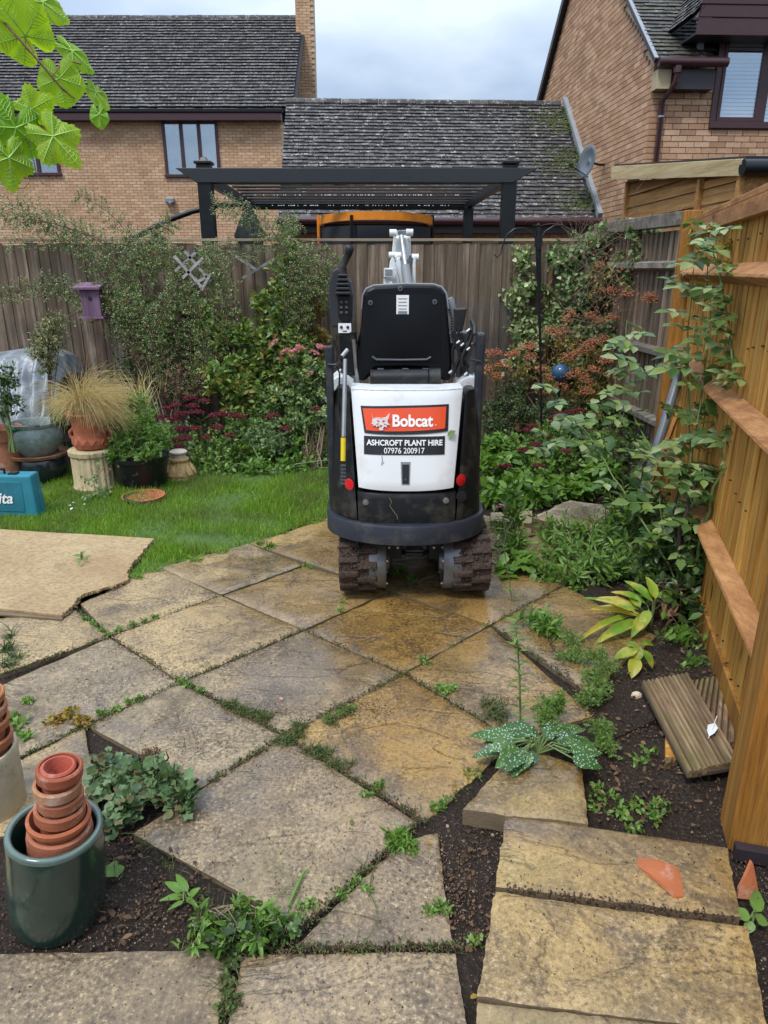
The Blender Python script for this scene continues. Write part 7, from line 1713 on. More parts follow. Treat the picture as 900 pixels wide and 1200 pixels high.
# ---- nearer right bed
shrub('sweet_william', 'mass of narrow-leaved fresh green shoots in front of the stone block', 'plant', gb_(700, 680),
      [B(u, v, Y, .15, .12, .10) for u, v, Y in ((690, 620, 3.75), (660, 640, 3.6), (720, 625, 3.6), (735, 650, 3.4), (700, 655, 3.4), (670, 665, 3.35), (745, 600, 3.7), (725, 590, 3.8), (650, 615, 3.9), (760, 640, 3.3))], T_LANCE, None, M['lf_fresh'], M['green_stem'], nt=190, per=12, ls=(.05, .085), lw=.27, tl=(.10, .2), seed=30, up=1.2, droop=.1, core=.0, flat=.6)
shrub('broad_leaf_clump', 'cluster of large round green leaves lying over the wet paving edge on the right', 'plant', gb_(630, 685),
      [B(615, 655, 3.50, .10, .08, .04), B(635, 668, 3.4, .09, .08, .04), B(604, 664, 3.42, .08, .06, .03)], T_OVAL, None, M['lf_mid'], M['green_stem'], nt=26, per=4, ls=(.06, .10), lw=.75, tl=(.05, .09), seed=31, up=.6, flat=1.5)
shrub('tall_weed', 'tall leafy weed with narrow leaves growing beside the track, behind the wet slab', 'weed', gb_(597, 655),
      [B(604, 600, 3.75, .05, .05, .12), B(606, 630, 3.65, .06, .06, .09), B(600, 575, 3.85, .05, .05, .10)], T_LANCE, None, M['lf_mid'], M['green_stem'], nt=30, per=10, ls=(.05, .08), lw=.28, tl=(.08, .16), seed=32, up=1.2)
shrub('weed_fringe', 'straggly weeds and grass along the stone edge right of the digger track', 'weed', gb_(590, 640),
      [B(u, v, Y, .10, .08, .035) for u, v, Y in ((580, 610, 4.1), (595, 625, 3.9), (620, 640, 3.75), (575, 640, 3.8), (655, 630, 3.75), (585, 660, 3.6))], T_BLADE, None, M['lf_bright'], M['green_stem'], nt=90, per=8, ls=(.025, .05), lw=.14, tl=(.03, .07), seed=33, up=1.0)
heads(bpy.data.objects['weed_fringe'], 'mauve_flower', M['mauve'], [at(587, 592, 4.1), at(584, 595, 4.1), at(590, 595, 4.1)], .02, n=26, sz=.008)
shrub('leafy_bed_plants', 'leafy dark green plants under the rose near the golden fence', 'plant', gb_(790, 680),
      [B(u, v, Y, .14, .12, .09) for u, v, Y in ((770, 650, 3.2), (800, 640, 3.2), (820, 660, 3.05), (780, 620, 3.4), (760, 675, 3.1), (815, 610, 3.3), (765, 600, 3.5), (800, 690, 2.95))], T_OVAL, None, M['lf_dark'], M['bark'], nt=150, per=8, ls=(.04, .075), lw=.5, seed=34, up=.7)
def leafplant(name, label, cat, base, leaves, mat, tm=T_STRAP, petiole=M['green_stem'], partname='leaf'):
    """plants whose leaves can be picked apart: each leaf (u, v, Y, toward-u, toward-v, dY, length, width, tilt) is a part"""
    t = thing(name, label, cat, base)
    for (u, v, z, u2, v2, z2, w) in leaves:
        a, b = gp(u, v, z), gp(u2, v2, z2); L = (b - a).length; lb = LB(); lb.add(tm, [a], b - a, Vector((R.uniform(-.3, .3), -.3, 1)), L, w); o = lb.build(partname, mat if not isinstance(mat, list) else R.choice(mat), t, kind=None)
        m = MB(); m.tube([Vector(base), Vector(base).lerp(a, .5) + Vector((0, 0, .03)), a], [.004, .003, .0025], 5); m.build('leaf_stalk', petiole, t)
    return t
HB = gp(762, 738, -.02)
leafplant('yellow_lily_plant', 'low plant with broad lance leaves turning yellow, right of the paving', 'plant', HB,
    [(752, 722, .06, 694, 706, .10, .055), (750, 715, .08, 700, 694, .14, .05), (752, 728, .05, 700, 745, .05, .055), (745, 720, .09, 684, 692, .16, .030), (740, 722, .05, 675, 742, .05, .035), (750, 712, .10, 735, 690, .15, .045), (756, 720, .08, 742, 742, .05, .05), (758, 708, .10, 720, 688, .17, .045), (765, 705, .12, 735, 676, .2, .05), (760, 715, .10, 752, 735, .06, .05), (770, 700, .12, 800, 690, .16, .05), (768, 702, .14, 760, 672, .22, .05), (744, 716, .11, 712, 700, .14, .05)], M['lf_hosta'])
leafplant('small_lily_plant', 'small plant with three drooping pale green leaves just above the decking offcuts', 'plant', gp(752, 782, -.02),
    [(748, 762, .07, 718, 768, .04, .055), (750, 758, .08, 742, 776, .03, .05), (754, 762, .07, 768, 782, .02, .045), (746, 770, .04, 741, 792, .0, .055), (752, 755, .08, 770, 752, .06, .04), (744, 758, .08, 736, 750, .09, .04)], M['lf_hosta'])
shrub('brown_lily_leaves', 'withered brown and orange lance leaves hanging under the rose', 'plant', gp(780, 715, 0),
      [B(778, 690, 2.95, .07, .06, .05), B(790, 700, 2.9, .08, .05, .04)], T_LANCE, None, M['lf_brown'], M['twig'], nt=14, per=4, ls=(.07, .12), lw=.3, seed=36, droop=.8)
# lungwort: each spotted leaf is a part
PB = gp(628, 884, .05)
rz = random.Random(44); lv = []
for (u, v, u2, v2) in ((612, 862, 580, 852), (608, 868, 566, 868), (606, 874, 552, 884), (612, 878, 582, 896), (618, 880, 600, 908), (622, 878, 612, 900), (628, 868, 600, 862), (632, 862, 610, 855), (636, 862, 652, 856), (640, 858, 668, 852), (644, 866, 680, 856), (652, 868, 684, 866), (664, 874, 700, 866), (668, 880, 708, 880), (670, 888, 708, 898), (655, 880, 672, 872), (602, 870, 572, 878), (610, 884, 592, 902), (645, 862, 690, 850), (624, 862, 588, 846), (600, 866, 548, 858)):
    lv.append((u, v, .085 + rz.uniform(-.01, .02), u2, v2, .085 + rz.uniform(-.035, .02), .062 + rz.uniform(-.008, .012)))
leafplant('spotted_lungwort', 'white-spotted broad-leaved plant lying over the small raised slab', 'plant', PB, lv, M['lf_pulmo'], tm=T_BROAD)
shrub('feathery_weed', 'bright feathery weed mound between the lungwort and the soil strip', 'weed', gp(535, 930, 0),
      [B(540, 918, 1.85, .035, .03, .018), B(525, 930, 1.80, .03, .03, .015), B(553, 905, 1.87, .03, .03, .015), B(545, 935, 1.78, .02, .02, .012)], T_SPRAY3, None, M['lf_bright'], M['green_stem'], nt=90, per=6, ls=(.016, .028), lw=.8, tl=(.02, .05), seed=37, up=.8)
shrub('feathery_weed', 'bright feathery weed mound beside the slab edge above the lungwort', 'weed', gp(642, 845, 0),
      [B(645, 825, 2.12, .05, .04, .035), B(640, 838, 2.05, .04, .03, .02), B(655, 820, 2.15, .03, .03, .03)], T_SPRAY3, None, M['lf_bright'], M['green_stem'], nt=80, per=7, ls=(.02, .036), lw=.7, tl=(.03, .07), seed=38, up=.9)
shrub('chickweed_edge', 'low yellow-green weeds along the right-hand edge of the paving', 'weed', gp(690, 790, 0),
      [B(u, v, Y, .06, .05, .025) for u, v, Y in ((680, 765, 2.55), (695, 790, 2.38), (670, 745, 2.70), (705, 805, 2.30), (690, 815, 2.25), (712, 778, 2.42), (665, 770, 2.56), (700, 765, 2.5), (712, 870, 1.98), (704, 850, 2.05), (640, 735, 2.78))], T_SPRAY3, None, M['lf_bright'], M['green_stem'], nt=330, per=7, ls=(.014, .026), lw=.8, tl=(.02, .06), seed=39, up=.8)
shrub('soil_weeds', 'scattered small leafy weeds on the soil beyond the raised slabs', 'weed', gp(740, 945, -.03),
      [(tuple(gp(u, v, .0)), (.045, .035, .015)) for u, v in ((705, 930), (725, 945), (745, 940), (760, 955), (700, 945), (768, 945), (742, 968), (760, 882), (745, 892), (795, 735), (820, 755), (806, 730))], T_OVAL, None, M['lf_bright'], M['green_stem'], nt=90, per=5, ls=(.015, .032), lw=.5, tl=(.01, .035), seed=40, up=.6)
leafplant('dock_weed', 'small weed with broad bright leaves at the right edge, beside the standing shard', 'weed', gp(882, 1082, -.02),
    [(880, 1075, .03, 850, 1066, .03, .035), (884, 1068, .05, 890, 1040, .05, .035), (886, 1076, .03, 902, 1082, .02, .03), (882, 1080, .02, 872, 1095, .0, .025)], M['lf_bright'], tm=T_BROAD)
shrub('dark_rubbery_weed', 'dark leaf cluster right of the yellow-leaved plant', 'weed', gp(812, 735, 0),
      [B(800, 740, 2.72, .09, .07, .03), B(812, 770, 2.55, .06, .05, .02)], T_OVAL, None, M['lf_mid'], M['green_stem'], nt=30, per=5, ls=(.025, .05), lw=.5, seed=41)
# tall willowherb seedling with its thin stem
def willow():
    b = gp(610, 862, 0); t = thing('willowherb', 'single tall thin-stemmed weed standing in front of the wet slab right of the digger', 'weed', b); m = MB(); Y = b.y
    pts = [b, at(609, 800, Y), at(607, 760, Y), at(604, 735, Y)]; m.tube(pts, [.004, .0035, .003, .0018], 6); m.build('stem', M['green_stem'], t); lb = LB(); n = 34
    f = np.linspace(.1, 1, n); P = np.array([tuple(Vector(pts[0]).lerp(pts[1], k / .4) if k < .4 else pts[1].lerp(pts[2], (k - .4) / .3) if k < .7 else pts[2].lerp(pts[3], (k - .7) / .3)) for k in f]); a = np.arange(n) * 2.4
    lb.add(T_LANCE, P, np.stack([np.cos(a), np.sin(a), uni(.2, .8, n)], 1), UP, uni(.035, .065, n) * (1.1 - .4 * f), .011); lb.build('foliage', M['lf_bright'], t)
    b = gp(600, 705, 0); t = thing('willowherb', 'thinner weed stalk farther back, leaning beside the digger track', 'weed', b); Y = b.y; m = MB(); pts = [b, at(597, 680, Y), at(590, 640, Y), at(580, 620, Y)]; m.tube(pts, [.003, .0025, .002, .001], 5); m.build('stem', M['green_stem'], t)
    lb = LB(); n = 14; f = np.linspace(.05, 1, n); P = np.array([tuple(pts[0].lerp(pts[3], k)) for k in f]); a = np.arange(n) * 2.4; lb.add(T_LANCE, P, np.stack([np.cos(a), np.sin(a), uni(.1, .6, n)], 1), UP, uni(.04, .07, n), .010); lb.build('foliage', M['lf_mid'], t)
    for (u, v) in ((628, 712), (636, 722), (615, 740), (650, 728)):
        pass
willow()
shrub('paving_weed', 'spreading weed rosette with long leaves on the joint at the right of the patio', 'weed', gp(640, 742, 0),
      [(tuple(gp(628, 725, .04)), (.09, .06, .03)), (tuple(gp(645, 735, .04)), (.05, .05, .03))], T_LANCE, None, M['lf_mid'], M['green_stem'], nt=26, per=5, ls=(.05, .09), lw=.25, tl=(.03, .07), seed=42, up=.4)
shrub('dry_weed_tuft', 'half-dead tuft of weed on the paving joint right of centre', 'weed', gp(580, 840, 0),
      [(tuple(gp(582, 832, .03)), (.06, .05, .03)), (tuple(gp(570, 822, .02)), (.04, .03, .02))], T_BLADE, None, M['lf_moss'], M['twig'], nt=60, per=6, ls=(.02, .045), lw=.12, tl=(.02, .05), seed=43, up=.5)
# ---- front left: crinkled-leaf clump and weeds
shrub('crinkled_leaf_clump', 'clump of dark green crinkled leaves on the paving behind the green planter', 'plant', gp(165, 930, 0),
      [(tuple(gp(u, v, .05)), (a, b, .03)) for u, v, a, b in ((130, 915, .07, .05), (165, 905, .08, .06), (195, 925, .07, .05), (215, 930, .05, .04), (150, 935, .07, .05), (120, 890, .05, .04), (140, 950, .05, .04))], T_LOBE, None, M['lf_clump'], M['vine_stem'], nt=110, per=5, ls=(.035, .06), lw=1.0, tl=(.03, .07), seed=50, up=.8, flat=1.6)
shrub('crinkled_leaf_clump', 'paler crinkled leaves at the right of the dark clump behind the green planter', 'plant', gp(185, 930, 0),
      [(tuple(gp(u, v, .07)), (a, b, .02)) for u, v, a, b in ((185, 900, .06, .04), (165, 915, .05, .04), (200, 915, .05, .04), (145, 940, .04, .03))], T_LOBE, None, M['lf_clump'], M['vine_stem'], nt=30, per=4, ls=(.04, .06), lw=1.0, tl=(.03, .06), seed=51, up=.8, flat=1.8)
shrub('brown_flower_tuft', 'brown dried flower tuft rising out of the crinkled-leaf clump', 'plant', gp(175, 905, 0),
      [(tuple(gp(178, 885, .08)), (.045, .03, .035)), (tuple(gp(165, 892, .07)), (.02, .02, .03))], T_DIA, None, M['lf_brown'], M['twig'], nt=90, per=8, ls=(.006, .014), lw=.6, tl=(.02, .07), seed=52, up=1.0)
leafplant('seedling', 'seedling with oval leaves on the dark soil beside the green planter', 'weed', gp(218, 1055, -.03),
    [(214, 1045, .01, 192, 1032, .02, .022), (216, 1050, .0, 186, 1054, .01, .018), (220, 1045, .02, 205, 1022, .03, .022), (222, 1050, .01, 234, 1040, .03, .018), (218, 1052, .0, 232, 1062, .0, .015), (215, 1056, 0, 196, 1066, .0, .012)], M['lf_mid'], tm=T_BROAD)
leafplant('fallen_leaf', 'single green lobed leaf lying against the green planter', 'leaf', gp(138, 1012, .0), [(138, 1028, .01, 126, 1010, .03, .06), (136, 1028, .01, 142, 1012, .02, .04)], M['lf_mid'], tm=T_LOBE)
for nm, lab, pts, sd, mt in (('cut_weed_heap', 'heap of pulled weeds wilting on the joint at the bottom left of centre', ((240, 1075), (262, 1095), (290, 1085), (310, 1075), (235, 1100), (278, 1065), (325, 1080), (300, 1100)), 53, 'lf_mid'),
                             ('cut_weed_heap', 'darker dry part of the pulled weed heap, bottom left of centre', ((250, 1088), (275, 1080), (300, 1092), (268, 1105), (330, 1090)), 54, 'lf_dark'),):
    shrub(nm, lab, 'weed heap', gp(*pts[0], 0), [(tuple(gp(u, v, .025)), (.045, .035, .016)) for u, v in pts], T_LANCE if sd == 53 else T_LOBE, None, M[mt], M['twig'], nt=80, per=5, ls=(.02, .045), lw=.3 if sd == 53 else .8, tl=(.02, .05), seed=sd, up=.1)
def weedpatch(pts, seed, tm=T_OVAL, mat='lf_bright', nt=None, ls=(.008, .02), lab='', spread=.02, h=.008, lw=.55):
    return shrub('joint_weed', lab, 'weed', gp(*pts[0], 0), [(tuple(gp(u, v, .006)), (spread, spread * .8, h)) for u, v in pts], tm, None, M[mat], M['twig'], nt=nt or 14 * len(pts), per=5, ls=ls, lw=lw, tl=(.008, .025), seed=seed, up=.5, stems=0, group='weeds growing in the paving joints')
weedpatch(((100, 725), (110, 731), (120, 738), (128, 743), (140, 737), (155, 732), (170, 727), (182, 722)), 60, lab='line of small weeds in the joint below the broken board')
weedpatch(((62, 845), (80, 838), (95, 846)), 61, nt=60, ls=(.015, .03), spread=.035, h=.02, lab='reddish-green weed cushion in the joint left of the crinkled clump', mat='lf_gold')
weedpatch(((120, 835), (135, 830), (150, 822), (162, 818)), 62, nt=60, lab='row of creeping weeds in the joint above the crinkled clump')
weedpatch(((212, 798), (222, 803), (235, 808)), 63, lab='small weed sprigs at the crossing of joints left of centre')
weedpatch(((270, 825), (285, 832), (300, 836), (310, 840)), 64, T_BLADE, 'lf_moss', 130, (.02, .045), spread=.03, h=.01, lw=.1, lab='brown-green grassy tuft in the joint left of centre')
weedpatch(((335, 868), (350, 862), (365, 878), (380, 882), (350, 850), (388, 845), (405, 835)), 65, T_BLADE, 'lf_moss', 170, (.02, .045), spread=.032, h=.01, lw=.12, lab='large straggly moss and grass tuft at the central joint crossing')
weedpatch(((385, 842), (400, 836), (414, 830)), 66, lab='small green weeds in the joint right of the central tuft')
weedpatch(((375, 884), (392, 892), (408, 896)), 67, T_BLADE, 'lf_moss', 80, (.015, .035), spread=.03, lw=.1, lab='dry moss strip running down right from the central tuft')
weedpatch(((463, 978), (470, 985), (478, 992), (462, 990)), 68, T_LANCE, 'lf_mid', 60, (.02, .045), spread=.025, h=.015, lw=.25, lab='star-shaped weed at the corner of the big front slab')
weedpatch(((430, 930), (445, 920), (510, 945), (520, 940)), 69, lab='few small weeds near the lungwort slab joint')
weedpatch(((512, 1062), (522, 1064), (505, 1066)), 70, lab='small weed at the soil strip beside the triangular slab')
weedpatch(((556, 1102), (558, 1098)), 71, nt=14, lab='tiny weed in the soil strip near the bottom')
weedpatch(((515, 805), (522, 810), (530, 806)), 72, nt=50, ls=(.012, .022), spread=.03, lab='grey-green weed cushion on the joint right of centre')
weedpatch(((496, 771), (500, 776)), 73, nt=16, lab='tiny sprigs in the joint in front of the digger')
weedpatch(((402, 705), (398, 714)), 74, nt=16, lab='tiny sprigs near the left track')
weedpatch(((462, 672), (470, 668), (480, 678)), 75, T_LANCE, 'lf_mid', 30, (.02, .045), lw=.3, lab='weed remains between the digger tracks')
weedpatch(((305, 637), (312, 641), (320, 640)), 76, T_LANCE, 'lf_mid', 30, (.02, .04), lw=.3, lab='small leafy weed on the joint beside the lawn')
weedpatch(((358, 661), (364, 664)), 77, nt=20, lab='sprigs on the joint left of the digger')
weedpatch(((10, 760), (18, 770), (5, 780), (12, 745)), 78, T_BLADE, 'lf_dark', 50, (.04, .09), spread=.03, h=.02, lw=.08, lab='spiky dark weed at the left edge of the patio')
weedpatch(((30, 820), (35, 822)), 79, nt=16, ls=(.012, .022), lab='tiny weed on the grey slab at the left')
weedpatch(((12, 840), (22, 850), (30, 862), (8, 870)), 80, nt=50, ls=(.015, .035), spread=.03, lab='weeds beside the stack of pots at the left edge')
weedpatch(((350, 1065), (365, 1058), (340, 1078), (420, 1030), (430, 1040), (405, 1045)), 81, nt=60, lab='creeping green weeds in the joint of the big front slab')
weedpatch(((272, 1130), (266, 1150), (275, 1170), (262, 1180)), 82, nt=70, mat='lf_moss', lab='mossy weeds in the joint between the two bottom slabs')
weedpatch(((655, 912), (668, 915)), 83, nt=24, ls=(.01, .018), lab='small weed cushion on the small raised slab')
weedpatch(((205, 648), (180, 668), (230, 656), (160, 676), (260, 646), (330, 622), (370, 610)), 84, T_BLADE, 'grass', 200, (.02, .05), spread=.04, h=.006, lw=.1, lab='fringe of lawn grass creeping over the patio edge')
leafplant('seedling', 'small leafy seedling lying on the broken board', 'weed', gp(96, 655, .04), [(95, 652, .05, 84, 650, .05, .022), (96, 650, .05, 100, 644, .06, .02), (98, 654, .05, 104, 656, .04, .02), (94, 656, .05, 92, 662, .04, .018)], M['lf_mid'], tm=T_BROAD)
leafplant('fallen_leaf', 'small green leaf stuck on the white hood of the digger', 'leaf', hp(529, 508, .03), [], M['lf_mid'])
o = LB(); a, b = hp(524, 511, .026), hp(534.5, 504.5, .03); o.add(T_OVAL, [a], b - a, Vector((0, -1, .2)), (b - a).length, .030); o.build('leaf_blade', M['lf_grey'], bpy.data.objects[[x.name for x in bpy.data.objects if x.name.startswith('fallen_leaf')][-1]], kind=None)
# daisies / petals on the lawn
def petals():
    for i, (u, v, lab) in enumerate(((88, 591, 'scatter of white petals lying on the lawn left of the saucer'),)):
        t = thing('fallen_petals', lab, 'petals', gp(u, v, .03)); lb = LB(); n = 6
        lb.add(T_OVAL, np.array(gp(u, v, .035)) + rnd(n, .03) * (1, 1, .05), rnd(n) * (1, 1, .1), UP, .026, .015); lb.build('petal', M['letter'], t)
petals()
def joint_moss():
    lb = LB(); db = LB(); r = random.Random(5)
    for (u0, v0, u1, v1, m_) in ((333, 861, 500, 962, 420), (212, 798, 333, 860, 420), (333, 861, 244, 916, 300), (489, 963, 356, 1085, 360), (473, 789, 333, 861, 420), (280, 1112, 540, 1108, 420), (129, 744, 211, 798, 260), (129, 745, 258, 697, 260), (211, 798, 356, 737, 300), (473, 788, 604, 868, 320), (574, 731, 662, 685, 160), (356, 737, 473, 788, 120), (20, 888, 211, 798, 420), (575, 731, 690, 812, 260), (0, 790, 129, 745, 260), (88, 713, 129, 745, 160), (89, 702, 187, 664, 120), (258, 697, 356, 661, 60), (473, 788, 574, 731, 120), (154, 975, 262, 1074, 200), (500, 962, 600, 868, 200), (262, 1200, 272, 1111, 260)):
        a, b = np.array(gp(u0, v0, .0)), np.array(gp(u1, v1, .0)); f = uni(0, 1, m_); k = np.array([mnoise.noise(Vector((x * 9, u0 * .1, v0 * .1))) for x in f]) + uni(-.25, .25, m_) > .02
        f = f[k]; n = len(f); P = a[None] * (1 - f[:, None]) + b[None] * f[:, None] + rnd(n, .007) * (1, 1, 0); P[:, 2] = -.004
        lb.add(T_BLADE2, P, rnd(n, .8) + UP, rnd(n), uni(.006, .022, n), uni(.0015, .004, n)); lb.add(T_DIA, P + rnd(n, .004), rnd(n) + UP * .5, rnd(n) + UP, uni(.004, .012, n), uni(.003, .008, n))
        m2 = m_ // 7; f = uni(0, 1, m2); P = a[None] * (1 - f[:, None]) + b[None] * f[:, None] + rnd(m2, .012) * (1, 1, 0); P[:, 2] = .003
        lb.add(T_BLADE2, P, rnd(m2) * (1, 1, .12) + UP * .12, UP + rnd(m2, .3), uni(.02, .055, m2), uni(.0012, .003, m2))
    o = lb.build('joint_moss', M['lf_moss']); tag(o, 'thin moss and fine weeds growing along the paving joints', 'moss')
joint_moss()
# ---- grape vine hanging into the picture, top left, about a metre from the viewer
def vine():
    r = random.Random(17); t = thing('grape_vine', 'fresh green grape vine shoots hanging into the picture at the top left', 'vine', at(-40, 0, 1.15))
    def leaf(u, v, Y, size_px, ang, tilt=(0, 0), lobes=5, deep=.10, squash=1.0, col='lf_vine'):
        c = at(u, v, Y); zc = Y * math.cos(CAM_T) - (c.z - CAM_H) * math.sin(CAM_T); S = size_px / CAM_F * zc / 2
        vw = (c - Vector((0, 0, CAM_H))).normalized(); rt = Vector((0, 0, 1)).cross(-vw).normalized(); up = (-vw).cross(rt).normalized() * 1.0
        up = Vector((0, 0, 1)) - vw * vw.z; up.normalize(); rt = vw.cross(up); a = math.radians(ang)
        ay = (rt * math.sin(a) + up * math.cos(a)); ax = (rt * math.cos(a) - up * math.sin(a)); nn = -vw
        ay = (ay + nn * tilt[0]).normalized(); ax = (ax + nn * tilt[1]).normalized(); nn = ax.cross(ay)
        m = MB(); n = 96; rings = 5
        def rad(th):   # th=0 is the tip; sinus at pi
            k = math.cos(th * lobes / 1.0) ; base = 1 - deep * (1 - k) * .5; sinus = 1 - .62 * math.exp(-((abs(th) - math.pi) / .20) ** 2)
            tooth = 1 + (.05 if deep < .2 else .13) * (abs(((th * 15 / math.pi) % 1) - .5) * 2 - .5); return base * sinus * tooth * (.92 + .12 * math.cos(th))
        m.v.append(tuple(c))
        for q in range(1, rings + 1):
            f = q / rings
            for j in range(n):
                th = -math.pi + 2 * math.pi * j / n; rr = S * rad(th) * f * (1 if q == rings else 1 - .0 * f)
                x, y = math.sin(th) * rr * squash, math.cos(th) * rr
                z = S * (.035 * f * math.cos(5 * th) - .14 * f * f + .02 * math.sin(9 * th + q) * f); m.v.append(tuple(c + ax * x + ay * y + nn * z))
        for j in range(n): m.f.append((0, 1 + j, 1 + (j + 1) % n)); m.m.append(0)
        for q in range(rings - 1):
            for j in range(n): a_ = 1 + q * n + j; b_ = 1 + q * n + (j + 1) % n; m.f.append((a_, a_ + n, b_ + n, b_)); m.m.append(0)
        lf = m.build('leaf', M[col], t, smooth=60); vm = MB()
        for th in (0, 1.25, -1.25, 2.3, -2.3):
            pts = []
            for k in range(9):
                f = k / 8 * .93; rr = S * rad(th) * f; x, y = math.sin(th) * rr * squash, math.cos(th) * rr; z = S * (.035 * f * math.cos(5 * th) - .14 * f * f) + .0008; pts.append(c + ax * x + ay * y + nn * z)
            vm.tube(pts, [.0011 - .0001 * k for k in range(9)], 4, cap=False)
            for k in range(2, 7):
                for sg in (-1, 1):
                    f0 = k / 8; f1 = min(.95, f0 + .26); t1 = th + sg * .42 * (1 - .0 * f0); P2 = []
                    for w in range(4):
                        f = f0 + (f1 - f0) * w / 3; tt = th + (t1 - th) * (w / 3) ** .8; rr = S * f * min(rad(tt), rad(th) * 1.1); x, y = math.sin(tt) * rr * squash, math.cos(tt) * rr; z = S * (.035 * f * math.cos(5 * tt) - .14 * f * f) + .0008; P2.append(c + ax * x + ay * y + nn * z)
                    vm.tube(P2, [.0005, .0005, .0004, .0003], 3, cap=False)
        vm.build('veins', M['vein'], lf)
        return c
    def cane(pts, r0, r1, mat='vine_stem', nm='cane'):
        P = [at(u, v, Y) for u, v, Y in pts]; m = MB(); n = len(P); m.tube(P, [r0 + (r1 - r0) * i / (n - 1) for i in range(n)], 7); m.build(nm, M[mat], t, smooth=60)
    cane([(-420, -260, 1.05), (-160, -80, 1.1), (-30, -5, 1.12), (0, 20, 1.12), (28, 52, 1.12), (50, 77, 1.13), (72, 103, 1.14), (88, 116, 1.15)], .0028, .0010)
    cane([(-420, -20, .95), (-220, 140, .98), (-60, 166, 1.0), (-20, 163, 1.0), (22, 158, 1.0), (34, 156, 1.0)], .0022, .0014)
    leaf(30, 42, 1.13, 78, -38, (.15, .1), squash=1.0); leaf(70, 92, 1.14, 58, 175, (.1, -.1)); leaf(8, 30, 1.16, 52, 250, (.25, .2)); leaf(50, 3, 1.2, 62, 120, (.3, .6), squash=.55); leaf(84, 60, 1.18, 58, 130, (.2, .75), squash=.5); leaf(112, 108, 1.2, 42, 140, (.2, .6), squash=.55); leaf(116, 134, 1.16, 30, 175, (.1, .1), squash=.8)
    leaf(18, 150, .98, 92, 200, (.2, .3), squash=.9, deep=.26); leaf(62, 160, .97, 78, 140, (.25, .2), squash=.85, deep=.28); leaf(10, 185, .96, 70, 180, (.1, .3), squash=.9, deep=.26); leaf(75, 150, 1.0, 38, 130, (.5, .6), squash=.5); leaf(38, 128, 1.0, 60, 60, (.5, .1), squash=.9, deep=.3); leaf(-6, 140, .98, 70, 240, (.2, .2), deep=.3)
    for pts in (((28, 42, 1.13), (40, 62, 1.13)), ((66, 70, 1.15), (58, 88, 1.14)), ((33, 156, 1.0), (50, 155, .99), (60, 150, .98)), ((33, 156, 1.0), (30, 162, .99), (22, 168, .98)), ((95, 75, 1.18), (75, 70, 1.15), (62, 88, 1.13))): cane(pts, .0012, .0009, 'vine_stem', 'leaf_stalk')
    cane([(33, 165, .99), (36, 178, .99), (40, 190, .99), (43, 205, .99), (50, 215, .99), (58, 218, .99)], .0009, .0004, 'green_stem', 'tendril')
    cane([(-10, 210, 1.0), (10, 220, 1.0), (28, 221, 1.0), (34, 214, 1.0)], .0008, .0004, 'green_stem', 'tendril'); cane([(34, 0, 1.15), (28, 8, 1.14), (20, 14, 1.13)], .0008, .0006, 'green_stem', 'leaf_stalk')
vine()
